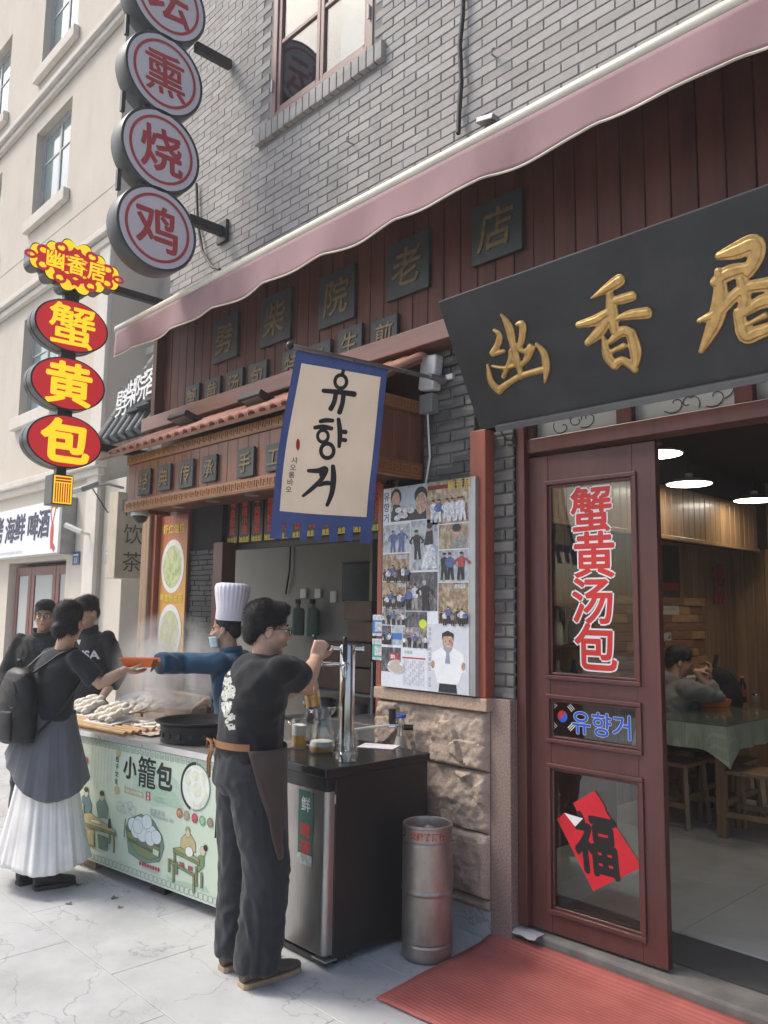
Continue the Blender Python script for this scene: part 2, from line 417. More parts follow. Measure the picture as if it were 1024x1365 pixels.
mat('concrete', (.19, .18, .165), .9, var=.25, scale=9, bump=.5, bscale=100, dirt=.4, dirtcol=(.1, .09, .085))
mat('pine', (.25, .15, .075), .42, var=.3, scale=4, stretch=(9, 9, .5), bump=.12, rnd=.16, coat=.2, dirt=.35, dirtcol=(.2, .085, .03))
mat('dark_ceiling', (.012, .012, .014), .8, var=.1)
mat('tile_floor', (.5, .5, .47), .2, var=.08, scale=3, dirt=.2, dirtcol=(.2, .2, .19), coat=.2)
mat('grout', (.06, .06, .06), .9)
mat('kitchen_wall', (.25, .245, .21), .6, var=.06, scale=2, dirt=.15, dirtcol=(.2, .19, .16))  # cream wall; the kitchen's shade is put into this darker base colour
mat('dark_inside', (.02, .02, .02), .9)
mat('roof_grey', (.11, .12, .125), .7, var=.3, scale=12, bump=.3, dirt=.4, dirtcol=(.2, .2, .19))
mat('roof_pink', (.42, .2, .14), .6, var=.2, scale=20, bump=.2, rnd=.12)
mat('cable', (.02, .021, .022), .6)
pane_mat('door_glass', (.86, .88, .86), 1.5, .015)
pane_mat('window_glass', (.75, .8, .8), 1.6, .03)
pane_mat('frosted', (.6, .6, .52), .6, .25, cloud=.55)

# ================================================================== ground
g = MB().box(-40, -22, -.2, 14, 18, -.03).build('ground', 'paving_base'); tag(g, kind='structure')
PX, PY = .96, .48
slab = MB().box(-PX / 2 + .0013, -PY / 2 + .0013, -.05, PX / 2 - .0013, PY / 2 - .0013, 0)
sm = slab.build('paving_slab', 'paving', g, bevel=.0015, seg=1, loc=(-5.0, 2.0, 0))
def slab_at(x, y):
    if (x, y) == (-5.0, 2.0): return
    o = sm.copy(); COL.objects.link(o); o.location = (x, y, 0)
bigp = MB()
for j in range(-14, 9):
    for i in range(-34, 14):
        x = -5.0 + i * PX + (.48 if j % 2 else 0); y = 2.0 + j * PY
        d = Vector((x, y - .0)) ; f = x * CF.x + y * CF.y; rr = x * CR.x + y * CR.y
        vis = f > 1.2 and -.62 * f - .9 < rr < .62 * f + .9
        if y > 3.5 and x > -6.6: continue
        if vis and f < 11: slab_at(x, y)
        elif f > -4: bigp.box(x - PX / 2 + .002, y - PY / 2 + .002, -.05, x + PX / 2 - .002, y + PY / 2 - .002, -.0005)
tag(bigp.build('distant_paving', 'paving', g), kind='stuff')

# ================================================================== restaurant building: brick storey, panelling, piers
WY = 3.32
bld = thing('restaurant_building', 'grey brick restaurant building with dark red plank panelling and stone pier', 'building', (-2.7, WY, 0))
WX0, WX1, WZ0, WZ1 = -4.80, -3.66, 5.27, 6.75          # upstairs window opening
def holed(mb, x0, x1, z0, z1, y0, y1, holes):
    xs = sorted({x0, x1, *[v for h in holes for v in h[:2]]}); zs = sorted({z0, z1, *[v for h in holes for v in h[2:]]})
    for a, b in zip(xs, xs[1:]):
        run = None
        for c, d in zip(zs, zs[1:]):
            inside = any(h[0] <= a and b <= h[1] and h[2] <= c and d <= h[3] for h in holes)
            if inside:
                if run: mb.box(a, y0, run[0], b, y1, run[1]); run = None
            else: run = (run[0], d) if run else (c, d)
        if run: mb.box(a, y0, run[0], b, y1, run[1])
mb = MB(); holed(mb, -6.25, 3, 2.9, 9, WY, 3.6, [(WX0, WX1, WZ0, WZ1)])
mb.build('wall_core', 'mortar', bld)
BP, BH = .21, .06
bricks = []
for r in range(int(3.95 / BH), int(8.2 / BH)):
    off = (r % 2) * .5
    for c in range(-32, 16):
        x0 = (c - off) * BP; z0 = r * BH; x1 = x0 + BP - .007; z1 = z0 + BH - .007
        x0c = max(x0, -6.25)
        if x1 <= -6.2 or x0 > 2.2: continue
        if x1 > WX0 - .02 and x0 < WX1 + .02 and z1 > WZ0 - .13 and z0 < WZ1:
            if x0 >= WX0 - .16 and x1 <= WX1 + .13: continue
            if z0 >= WZ0 - .02:
                if x0 < WX0 - .02 < x1: x1 = WX0 - .02
                elif x0 < WX1 + .02 < x1: x0c = WX1 + .02
                else: continue
            else:
                if x0 < WX0 - .16 < x1: x1 = WX0 - .16
                elif x0 < WX1 + .13 < x1: x0c = WX1 + .13
                else: continue
        if x1 - x0c < .02: continue
        bricks.append((x0c, x1, z0, z1))
def inview(p):
    d = Vector(p) - CAMP; f = d.dot(CF)
    return f > 0 and abs(d.dot(CR)) < .49 * f and abs(d.dot(CU)) < .64 * f
def bscore(b):
    p = ((b[0] + b[1]) / 2, WY, (b[2] + b[3]) / 2)
    vis = inview(p) and b[2] > 4.25
    return (0 if vis else 1, (Vector(p) - CAMP).length)
bricks.sort(key=bscore)
full = None; rest = MB()
rng = random.Random(3)
for k, (x0, x1, z0, z1) in enumerate(bricks):
    d = .006 + rng.uniform(-.0018, .0018)
    if k < 215:
        if x1 - x0 > .19 and full is not None:
            o = full.copy(); COL.objects.link(o)
        elif x1 - x0 > .19:
            full = o = MB().box(0, 0, 0, BP - .007, .03, BH - .007).build('brick', 'brick_grey', bld, bevel=.003, seg=1)
        else: o = MB().box(0, 0, 0, x1 - x0, .03, z1 - z0).build('brick', 'brick_grey', bld, bevel=.003, seg=1)
        o.location = (x0, WY - d, z0); o.rotation_euler = (rng.uniform(-.012, .012), rng.uniform(-.004, .004), rng.uniform(-.006, .006))
    else: rest.box(x0, WY - d, z0, x1, WY + .01, z1)
o = rest.build('brick_courses', 'brick_grey', bld); o['kind'] = 'stuff'
# brick sill under the window
for i in range(19):
    x = -4.955 + i * .0752
    MB().box(x, WY - .045, 5.135 + rng.uniform(-.003, .003), x + .066, WY + .02, 5.26).build('brick', 'brick_grey', bld, bevel=.003, seg=1)
# window
def casement_window(parent, x0, x1, z0, z1, y, fm, gm, cols, bars, fw=.06, depth=.06):
    w = MB()
    w.box(x0, y, z0, x0 + fw, y + depth, z1); w.box(x1 - fw, y, z0, x1, y + depth, z1)
    w.box(x0 + fw, y, z0, x1 - fw, y + depth, z0 + fw); w.box(x0 + fw, y, z1 - fw, x1 - fw, y + depth, z1)
    win = w.build('window', fm, parent, bevel=.005)
    cw = (x1 - x0 - 2 * fw) / cols
    for c in range(cols):
        a = x0 + fw + c * cw; b = a + cw; f2 = fw * .75
        s = MB(); yy = y + .012
        s.box(a + .003, yy, z0 + fw + .003, a + f2, yy + .04, z1 - fw - .003); s.box(b - f2, yy, z0 + fw + .003, b - .003, yy + .04, z1 - fw - .003)
        s.box(a + f2, yy, z0 + fw + .003, b - f2, yy + .04, z0 + fw + f2); s.box(a + f2, yy, z1 - fw - f2, b - f2, yy + .04, z1 - fw - .003)
        for q in bars: s.box(a + f2, yy + .004, z0 + q - .016, b - f2, yy + .034, z0 + q + .016)
        s.build('sash', fm, win, bevel=.004)
        zs = [z0 + fw + f2] + [z0 + q for q in bars] + [z1 - fw - f2]
        for q0, q1 in zip(zs, zs[1:]):
            MB().box(a + f2 - .004, yy + .018, q0, b - f2 + .004, yy + .023, q1).build('pane', gm, win)
    return win
mat('window_wood', (.23, .13, .115), .5, var=.15, stretch=(3, 3, .4), dirt=.2)
wn_ = casement_window(bld, WX0, WX1, WZ0, WZ1, WY - .01, 'window_wood', 'window_glass', 2, (.62,), .055)
bx('sky_reflection', (-4.14, WY + .12, WZ0 + .03), (-3.7, WY + .13, WZ1 - .03), mat('blind', (.8, .8, .77), .8), wn_, 0)  # added white sheet in the blinds' colour stands for sky reflected in this pane
bx('dark_room', (WX0, WY + .27, WZ0), (WX1, WY + .275, WZ1), mat('room_grey', (.2, .2, .19), .9), wn_, 0)
for x in (-4.78, -3.69):
    MB().cyl((x, WY - .02, 5.5), (x, WY - .02, 5.6), .008, n=8).build('hinge', 'zinc', wn_)
# dark red panelling under the awning
k = 0
x = -6.25
while x < 2.2:
    o = MB().box(x + .0015, 3.295 + rng.uniform(-.0015, .0015), 3.18, x + .1225, WY + .005, 4.15).build('plank', 'red_wood', bld, bevel=.004, seg=1); x += .125
bx('end_post', (-6.32, 3.22, 3.05), (-6.253, 3.42, 4.1), 'red_wood', bld)
mat('beam_wood', (.2, .085, .06), .45, var=.2, scale=5, stretch=(.35, 3, 3), coat=.2, dirt=.3)
bx('beam', (-6.38, 3.17, 3.085), (-2.2, WY, 3.2), 'beam_wood', bld, .006)
bx('wall_core', (-6.25, WY - .02, 2.4), (-3.165, 3.42, 3.084), 'red_wood', bld, 0)
# dark brick pier by the entrance
def brick_patch(x0, x1, z0, z1, y, m, nx=.21, hz=.062, core='mortar_dark', depth=.012):
    bx('wall_core', (x0, y, z0), (x1, y + .1, z1), core, bld, 0)
    r = 0; z = z0
    while z < z1 - .01:
        xx = x0 - (r % 2) * nx * .5
        while xx < x1 - .005:
            a, b = max(xx, x0), min(xx + nx - .009, x1)
            if b - a > .012:
                o = MB().box(a, y - depth - rng.uniform(-.004, .004), z, b, y + .02, min(z + hz - .009, z1)).build('brick', m, bld, bevel=.004, seg=1)
            xx += nx
        z += hz; r += 1
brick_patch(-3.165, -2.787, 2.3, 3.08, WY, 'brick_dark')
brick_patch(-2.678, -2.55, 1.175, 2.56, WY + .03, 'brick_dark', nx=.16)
bx('post', (-2.787, WY - .05, 1.172), (-2.679, WY + .08, 2.57), 'red_post', bld, .006)
bx('post', (-3.53, WY - .02, .0), (-3.488, WY + .08, 2.36), 'red_post', bld, .005)
bx('wall_core', (-3.487, WY + .008, .0), (-2.68, WY + .3, 2.3), 'mortar', bld, 0)
bx('granite_strip', (-2.679, WY - .012, .0), (-2.552, WY + .15, 1.172), 'granite', bld, .004)
bx('sill', (-3.505, WY - .06, 1.105), (-2.665, WY + .05, 1.171), 'granite_sill', bld, .006)
bx('skirting', (-3.487, WY - .015, 0), (-2.681, WY + .05, .13), 'paving', bld, .003)
def rock_block(x0, x1, z0, z1, y, seed):
    nx, nz = max(6, int((x1 - x0) / .0085)), max(6, int((z1 - z0) / .0085)); vs = []; fs = []
    off = Vector((seed * 7.3, seed * 3.1, seed * 1.7))
    for j in range(nz + 1):
        for i in range(nx + 1):
            u, v = i / nx, j / nz; X = x0 + (x1 - x0) * u; Z = z0 + (z1 - z0) * v
            ed = min(min(u, 1 - u) * (x1 - x0), min(v, 1 - v) * (z1 - z0)); e = min(1, ed / .02) ** .7
            q = Vector((X, 0, Z)) + off
            h = noise.fractal(q * 4.5, .9, 2.0, 6) * .5
            rg = noise.ridged_multi_fractal(q * 2.6, .9, 2.1, 5, 1.0, 2.0)
            cr = noise.noise(q * 3.1 + Vector((3, 1, 8))); step = .025 if cr > .08 else 0.
            step2 = .018 if noise.noise(Vector((q.x * 2.2, 5, q.z * 5.5))) > .12 else 0
            fine = noise.fractal(q * 26, .8, 2.1, 4) * .005
            vs.append((X, y - .022 - e * (.006 + .034 * h + .016 * rg + step + step2) - fine * 1.5 * e, Z))
    for j in range(nz):
        for i in range(nx): a = j * (nx + 1) + i; fs.append((a, a + 1, a + nx + 2, a + nx + 1))
    m = MB().add(vs, fs); o = m.build('stone_block', 'rock', bld); shade(o.data, 50); return o
for i, (x0, x1, z0, z1) in enumerate([(-3.486, -2.682, .803, 1.103), (-3.486, -2.682, .5, .799), (-3.486, -2.682, .185, .496), (-3.486, -2.682, .132, .181)]):
    rock_block(x0, x1, z0, z1, WY + .012, i + 2)

# ================================================================== dining room
room = thing('dining_room', 'pine panelled dining room seen through the open doorway', 'room', (-1, 6, .1)); room['kind'] = 'structure'
XL, YB = -3.5, 8.2
rf = MB().box(XL - .1, 3.55, -.02, 3, YB + .2, .092).build('floor_bed', 'grout', room)
ti = None
for i in range(-5, 4):
    for j in range(0, 7):
        x0 = -1.97 + i * .8; y0 = 3.86 + j * .8
        if x0 > 1.2: continue
        if ti is None: ti = o = MB().box(0, 0, 0, .797, .797, .012).build('floor_tile', 'tile_floor', room, bevel=.0015, seg=1)
        else: o = ti.copy(); COL.objects.link(o)
        o.location = (x0, y0, .09)
bx('wall_core', (XL - .12, 3.62, 0), (XL - .02, YB + .2, 3), 'dark_inside', room, 0)
bx('wall_core', (XL - .12, YB + .02, 0), (2.2, YB + .2, 3), 'dark_inside', room, 0)
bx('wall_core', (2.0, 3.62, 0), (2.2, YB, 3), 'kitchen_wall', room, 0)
bx('ceiling', (XL - .12, 3.45, 2.9), (2.2, YB + .2, 3.02), 'dark_ceiling', room, 0)
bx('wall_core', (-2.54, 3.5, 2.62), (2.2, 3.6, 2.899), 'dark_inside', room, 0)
y = 3.7
while y < YB:
    MB().box(XL - .02, y + .002, .1, XL + rng.uniform(-.001, .002), y + .098, 2.3).build('plank', 'pine', room, bevel=.004, seg=1); y += .1
y = 3.7
bx('soffit_core', (XL, 3.7, 2.25), (XL + .34, YB, 2.89), 'dark_inside', room, 0)
while y < YB - .34:
    MB().box(XL + .345, y + .002, 2.235, XL + .365 + rng.uniform(-.001, .002), y + .098, 2.64).build('plank', 'pine', room, bevel=.004, seg=1); y += .1
bx('soffit_trim', (XL + .34, 3.7, 2.2), (XL + .385, YB - .3, 2.234), 'pine', room)
x = XL
while x < 1.5:
    if x > -2.55 and x < -1.5: z1 = .1
    MB().box(x + .002, YB - .001, .1, x + .098, YB + .03, 2.9).build('plank', 'pine', room, bevel=.004, seg=1); x += .1
bx('soffit_trim', (XL + .39, YB - .06, 2.2), (1.8, YB - .004, 2.26), 'pine', room)
bx('back_door', (-2.72, YB - .05, .1), (-1.9, YB - .006, 2.19), mat('cream_door', (.5, .46, .38), .5), room)
bx('wainscot', (-2.72, YB - .062, .1), (-1.9, YB - .052, 1.15), 'door_wood', room)
bx('ledge', (XL + .002, 5.0, .98), (XL + .14, 7.6, 1.06), mat('ledge_white', (.5, .48, .44), .5), room)
for r in range(9):
    yy = 5.4 + (r % 2) * .13
    while yy < 7.4:
        L_ = rng.choice((.25, .38, .5)); 
        MB().box(XL + .004, yy, 1.08 + r * .075, XL + .03 + rng.uniform(0, .02), min(yy + L_, 7.45) - .004, 1.15 + r * .075).build('wood_block', mat('block_%d' % rng.randrange(3), rng.choice(((.36, .2, .09), (.22, .1, .05), (.3, .17, .08))), .6, var=.25, stretch=(3, .6, 3), scale=9), room, bevel=.003, seg=1); yy += L_

# ================================================================== stall kitchen
kit = thing('stall_kitchen', 'shadowy kitchen recess with pale back wall behind the food stall', 'kitchen', (-4.6, 3.8, 0)); kit['kind'] = 'structure'
KB = 4.4
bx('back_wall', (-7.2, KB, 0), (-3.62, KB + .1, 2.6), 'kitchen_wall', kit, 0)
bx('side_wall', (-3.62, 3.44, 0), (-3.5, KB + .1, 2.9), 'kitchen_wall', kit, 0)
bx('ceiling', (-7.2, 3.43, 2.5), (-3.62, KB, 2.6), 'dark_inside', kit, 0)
bx('floor', (-7.2, 3.36, 0), (-3.53, KB, .02), 'concrete', kit, 0)
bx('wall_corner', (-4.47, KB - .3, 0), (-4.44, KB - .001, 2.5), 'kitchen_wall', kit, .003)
bx('menu_beam', (-5.85, 3.44, 2.05), (-3.53, 3.5, 2.5), mat('menu_beam', (.03, .028, .028), .6), kit)
bx('left_jamb', (-6.28, 3.28, .0), (-6.235, 3.42, 2.42), 'red_post', kit)
bx('poster_board', (-6.234, 3.33, .0), (-5.78, 3.4, 2.45), 'door_wood', kit)
mat('slate_black', (.022, .024, .026), .6, var=.3)
bx('slate_core', (-5.779, 3.37, .0), (-5.36, 3.42, 2.45), 'dark_inside', kit, 0)
z = .9
while z < 2.05:
    xx = -5.779 - rng.uniform(0, .15)
    while xx < -5.37:
        L_ = rng.uniform(.12, .22); a, b = max(xx, -5.779), min(xx + L_ - .005, -5.365)
        if b - a > .02: MB().box(a, 3.352 - rng.uniform(0, .008), z, b, 3.372, z + .036).build('slate', 'slate_black', kit, bevel=.002, seg=1)
        xx += L_
    z += .04
bx('red_jamb', (-5.359, 3.3, .0), (-5.23, 3.42, 2.1), 'door_wood', kit)
bx('lower_wall', (-6.234, 3.24, .02), (-5.36, 3.328, .95), 'rock', kit)
bx('timber_post', (-6.43, 3.25, .0), (-6.29, 3.4, 2.62), mat('old_timber', (.34, .22, .13), .75, var=.35, stretch=(6, 6, .3), bump=.5, bscale=30, dirt=.4, dirtcol=(.15, .09, .06)), kit, .012)
# ================================================================== cream building farther down the street
YL = 4.6
lb = thing('cream_building', 'tall cream plaster building with white window sills and moulded string courses', 'building', (-12, YL, 0))
CX = -10.31
HW = [(-13.62, -12.13, 8.02, 9.62), (-13.6, -12.14, 4.62, 6.3), (-17.2, -15.3, 8.02, 9.62), (-13.62, -12.13, 10.75, 12.4), (-17.2, -15.3, 10.75, 12.4), (-17.2, -15.3, 4.62, 6.3), (-13.55, -11.3, .0, 2.25)]
mb = MB(); holed(mb, -24, CX, 0, 14, YL, YL + .35, HW)
mb.build('wall', 'cream_wall', lb)
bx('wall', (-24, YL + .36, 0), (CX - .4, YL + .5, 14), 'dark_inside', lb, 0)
bx('wall', (CX - .4, YL + .351, 0), (CX - .001, 9, 14), 'cream_wall', lb, 0)
bx('pilaster', (CX - .32, YL - .06, 0), (CX + .02, YL - .001, 6.55), 'cream_trim', lb, .01)
bx('corner_block', (CX + .021, YL + .05, 0), (-9.68, YL + .5, 3.25), 'cream_wall', lb, .01)
for z, d in ((6.55, .09), (6.68, .15), (9.93, .08), (10.05, .14), (3.32, .1), (3.42, .17)):
    bx('string_course', (-24, YL - d, z), (CX + d, YL - .002, z + .1), 'cream_trim', lb, .012)
bx('joint_line', (-24, YL - .004, 7.45), (CX, YL - .0015, 7.463), 'grey_wall', lb, 0)
mat('alu_frame', (.4, .41, .4), .45, metal=.3)
pane_mat('blue_sky_glass', (.3, .4, .4), 2.6, .05, cloud=.35, milk=(.4, .56, .56))  # pale blue diffuse share stands for sky reflected in the panes
for h in HW[:-1]:
    w_ = casement_window(lb, h[0], h[1], h[2], h[3], YL + .12, 'alu_frame', 'blue_sky_glass', 2, (1.05,), .05)
    bx('sill', (h[0] - .12, YL - .1, h[2] - .2), (h[1] + .12, YL - .003, h[2] - .002), 'cream_trim', w_, .012)
    bx('blind', (h[0] + .05, YL + .24, h[3] - .55), (h[1] - .05, YL + .245, h[3]), 'blind', w_, 0)
# ground floor door of the seafood shop
mat('shop_door_red', (.16, .055, .045), .45, var=.15, dirt=.2)
sd = thing('seafood_shop_door', 'dark red glazed double door of the seafood shop under white sign', 'door', (-12.4, YL + .1, 0))
for x0, x1 in ((-13.5, -12.85), (-12.83, -11.9), (-11.88, -11.35)):
    d = MB(); y0, y1 = YL + .1, YL + .15
    d.box(x0, y0, .02, x0 + .12, y1, 2.18); d.box(x1 - .12, y0, .02, x1, y1, 2.18)
    d.box(x0 + .12, y0, .02, x1 - .12, y1, .2); d.box(x0 + .12, y0, 2.05, x1 - .12, y1, 2.18); d.box(x0 + .12, y0, .86, x1 - .12, y1, .96)
    leaf = d.build('door_leaf', 'shop_door_red', sd, bevel=.006)
    MB().box(x0 + .12, y0 + .02, .2, x1 - .12, y0 + .026, .86).build('pane', 'frosted', leaf)
    MB().box(x0 + .12, y0 + .02, .96, x1 - .12, y0 + .026, 2.05).build('pane', 'frosted', leaf)
MB().tube([(-11.99, YL + .09, 1.02), (-11.99, YL + .03, 1.02), (-12.12, YL + .03, 1.02)], .014, 8).build('handle', 'black_metal', sd)
MB().box(-12.02, YL + .085, .9, -11.95, YL + .098, 1.12).build('lock_plate', 'black_metal', sd)
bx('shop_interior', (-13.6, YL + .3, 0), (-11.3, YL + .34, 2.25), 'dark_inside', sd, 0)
# white shop sign
sg = thing('seafood_shop_sign', 'white shop sign with dark blue brush characters and red lobster', 'sign', (-12.6, YL - .1, 2.32))
bx('panel', (-14.6, YL - .2, 2.32), (-11.12, YL - .004, 3.06), mat('sign_white', (.8, .82, .85), .45, var=.03), sg)
bx('edge', (-11.118, YL - .21, 2.3), (-11.03, YL - .003, 3.09), 'grey_metal', sg)
fn = frame((-12.86, YL - .2, 2.69), (1, 0, 0), (0, 0, 1))
for i, ch in enumerate('烧烤海鲜啤酒'):
    q = MB(); f2 = frame((-13.95 + i * .415 + (.1 if i > 1 else 0) + (.1 if i > 3 else 0), YL - .201, 2.74 + .02 * (i % 2)), (1, 0, 0), (0, 0, 1))
    solid_glyph(q, ch, f2, .43, .022, 0, .006, shear=.06); q.build('character', mat('navy_ink', (.03, .03, .09), .5), sg)
pr = Print(fn, .0006); pr.ink((.45, .5, .55)).text('Grandmother grilled seafood', -.1, -.3, .085)
pr.ink((.5, .06, .04)); pr.disc(1.5, -.12, .06, .2); pr.line([(1.5, .05), (1.6, .28), (1.68, .3)], .035); pr.line([(1.48, .05), (1.42, .2), (1.46, .3)], .03); pr.disc(1.64, .3, .04, .06); pr.line([(1.52, -.25), (1.62, -.33)], .08)
for j in range(3): pr.line([(1.38 + .04 * i, .27 + .035 * j + .012 * (i % 2)) for i in range(7)], .012)
pr.out('print', sg)
# spotlight above it
fl = thing('floodlight', 'grey floodlight on a wall arm above the white shop sign', 'light', (-10.9, YL - .3, 3.1))
MB().box(-.16, -.12, -.03, .16, .12, .03, Matrix.Translation(onY(113, 650, YL - .45)) @ Matrix.Rotation(.45, 4, 'X')).build('lamp_head', 'grey_metal', fl, bevel=.01)
MB().box(-.13, -.1, -.037, .13, .1, -.031, Matrix.Translation(onY(113, 650, YL - .45)) @ Matrix.Rotation(.45, 4, 'X')).build('glass', 'sign_white', fl)
p = onY(113, 650, YL - .45); MB().tube([p + Vector((.05, .1, .02)), p + Vector((.12, .25, .06)), p + Vector((.14, .44, .03))], .018, 8).build('arm', 'grey_metal', fl)
MB().tube([p + Vector((0, .1, 0)), p + Vector((.02, .3, -.28)), p + Vector((.4, .42, -.3)), p + Vector((.9, .45, -.4))], .008, 6).build('cord', 'cable', fl)
p = onY(116, 708, YL - .1)
mc = thing('security_camera', 'small white bullet security camera on the cream wall', 'camera', tuple(p))
MB().cyl(p + Vector((-.22, -.2, .08)), p + Vector((-.02, -.06, -.02)), .035, n=12).build('body', 'plastic_white', mc, smooth=40)
MB().tube([p + Vector((-.05, -.06, -.02)), p + Vector((0, .08, -.04))], .02, 8).build('bracket', 'plastic_white', mc)
bx('wall_plate', tuple(p + Vector((-.04, .08, -.1))), tuple(p + Vector((.06, .1, .04))), 'plastic_white', mc)
for i, (xx, yy) in enumerate(((101, 744), (145, 742))):
    p = onY(xx, yy, YL - .02); hp = thing('house_number_plate', ('small blue house number plate beside the white seafood sign', 'small grey house number plate under the beige tea sign')[i], 'plate', tuple(p))
    bx('plate', tuple(p + Vector((-.11, 0, -.09))), tuple(p + Vector((.11, .012, .09))), plain(((.05, .09, .2), (.3, .32, .36))[i]), hp)
    q = Print(frame(p, (1, 0, 0), (0, 0, 1)), .0008); q.ink((.7, .72, .75)).text('33', 0, -.03, .1, .01); q.rect(-.08, .035, .08, .055); q.out('number', hp)

# ---- recessed wall between the two buildings
gp = thing('recessed_wall', 'weathered beige wall set back between cream building and brick restaurant', 'wall', (-8, 5.3, 0))
YG = 5.3
cz = onY(178, 490, YG).z
bx('plaster', (-14, YG, 0), (-5.5, YG + .2, cz), 'cream_wall', gp, 0)
bx('upper_wall', (-14, YG - .012, cz + .2), (-5.5, YG + .19, 14), 'grey_wall', gp, 0)
bx('cornice', (-14, YG - .16, cz + .001), (-5.5, YG - .001, cz + .11), 'cream_trim', gp, .015)
for i in range(24): bx('cornice_stone', (-12.6 + i * .3, YG - .1, cz + .112), (-12.305 + i * .3, YG - .001, cz + .36), mat('cornice_stone_%d' % (i % 2), ((.55, .47, .33), (.42, .37, .3))[i % 2], .9, var=.2, scale=4, dirt=.6, dirtcol=(.25, .23, .2)), gp, .006)
cz2 = onY(195, 570, YG).z
bx('cornice', (-14, YG - .12, cz2), (-5.5, YG - .001, cz2 + .1), 'cream_trim', gp, .015)
bx('doorway', (-9.3, YG - .02, 0), (-7.4, YG - .0015, 2.4), 'shop_door_red', gp)
for x in (-9.2, -8.32): bx('door_pane', (x, YG - .03, .95), (x + .82, YG - .021, 2.25), 'frosted', gp, 0)
# yellow strawberry banner
p0 = onY(179, 752, YG - .2); p1 = onY(195, 841, YG - .2)
yb = thing('yellow_banner', 'narrow yellow fruit banner hanging in the doorway beside the timber post', 'banner', tuple(p1))
bx('sheet', (p0.x, YG - .2, p1.z), (p1.x + .02, YG - .19, p0.z), plain((.75, .5, .06)), yb, 0)
W_ = p1.x - p0.x; H_ = p0.z - p1.z
q = Print(frame(((p0.x + p1.x) / 2, YG - .201, (p0.z + p1.z) / 2), (1, 0, 0), (0, 0, 1)), .001)
q.ink((.75, .73, .65)).disc(0, -H_ * .22, W_ * .42, H_ * .25); q.ink((.6, .5, .06)).disc(0, -H_ * .25, W_ * .25, H_ * .12); q.ink((.02, .02, .02)).text('草莓', 0, H_ * .3, W_ * .62, .07, True, .75); q.out('print', yb)
# tea light box standing out from the wall
p0 = onX(158, 655, -8.2); p1 = onX(192, 772, -8.2)
tb = thing('tea_light_box', 'beige light box sign for tea standing out from the wall', 'sign', (-8.2, p1.y, p1.z))
bx('case', (-8.4, p0.y, p1.z), (-8.2, p1.y, p0.z), mat('beige_box', (.5, .43, .32), .6), tb, .006)
bx('bracket', (-8.32, p1.y, 2.25), (-8.28, YG - .01, 2.29), 'black_metal', tb, 0)
for i, ch in enumerate('闲饮茶'):
    q = MB(); flat = frame((-8.198, (p0.y + p1.y) / 2 + .02, p1.z + .78 - i * .3), (0, 1, 0), (0, 0, 1)); solid_glyph(q, ch, flat, .23, .0, 0, .003); q.build('character', mat('brown_ink', (.1, .08, .06), .6), tb)
# ---- grey tiled pent roof with white characters
gr = thing('tiled_gate_roof', 'small grey barrel tiled gate roof beside the red panelling', 'roof', (-7.6, 3.75, 3.3))
EY = 3.75; e0 = onY(133, 592, EY); top = onX(217, 470, e0.x)
ux = Vector((1, 0, 0)); us = (top - e0); SL = us.length; us.normalize(); un = ux.cross(us)
rfn = lambda a, b, c: e0 + ux * a + us * b + un * c
MB().prism([(0, 0), (2.5, 0), (2.5, SL + .3), (0, SL + .3)], rfn, -.08, 0).build('roof_bed', mat('roof_dark', (.05, .055, .06), .8), gr)
tl = None
for i in range(13):
    for j in range(4):
        if tl is None:
            m_ = MB(); L_ = .36
            m_.tube([(0, 0, 0), (0, 0, L_)], .052, 12); tl = m_.build('roof_tile', 'roof_grey', gr, smooth=40); o = tl
        else: o = tl.copy(); COL.objects.link(o)
        o.location = rfn(.06 + i * .18, -.02 + j * .34, .03 + .006 * (j % 2)); o.rotation_euler = us.to_track_quat('Z', 'X').to_euler()
MB().tube([rfn(-.01, -.05, .03), rfn(-.01, SL + .3, .03)], .045, 10).build('verge', 'roof_grey', gr)
b0 = MB().box(-.1, 0, 0, 2.5, .06, .12, Matrix.Translation(e0 + Vector((0, .02, -.16)))).build('eave_board', mat('eave_wood', (.16, .1, .07), .7, var=.3), gr)
bx('sign_panel', tuple(onY(160, 600, 3.9) + Vector((0, 0, -.05))), tuple(onY(192, 585, 3.9) + Vector((0, .05, .05))), 'sign_white', gr)
for i, ch in enumerate('劈柴院客'):
    px, py = ((164, 537), (178, 524), (190, 516), (204, 506))[i]
    o_ = onX(px, py, e0.x + .35 + .36 * i)
    t = thing('roof_character', ('white brush character on a black block, lowest on the tiled roof', 'second white brush character up from the roof edge', 'third white brush character on the tiled gate roof', 'white brush character on the tiled roof nearest the red panelling')[i], 'sign', tuple(o_), group='characters on the gate roof')
    bx('block', tuple(o_ + Vector((-.15, 0, -.19))), tuple(o_ + Vector((.15, .12, .19))), 'plaque_black', t, .004)
    q = MB(); solid_glyph(q, ch, frame(o_ + Vector((0, -.001, 0)), (1, 0, 0), (0, 0, 1)), .31, .006, 0, .012, shear=.15); q.build('character', mat('white_lacquer', (.8, .8, .78), .4), t)
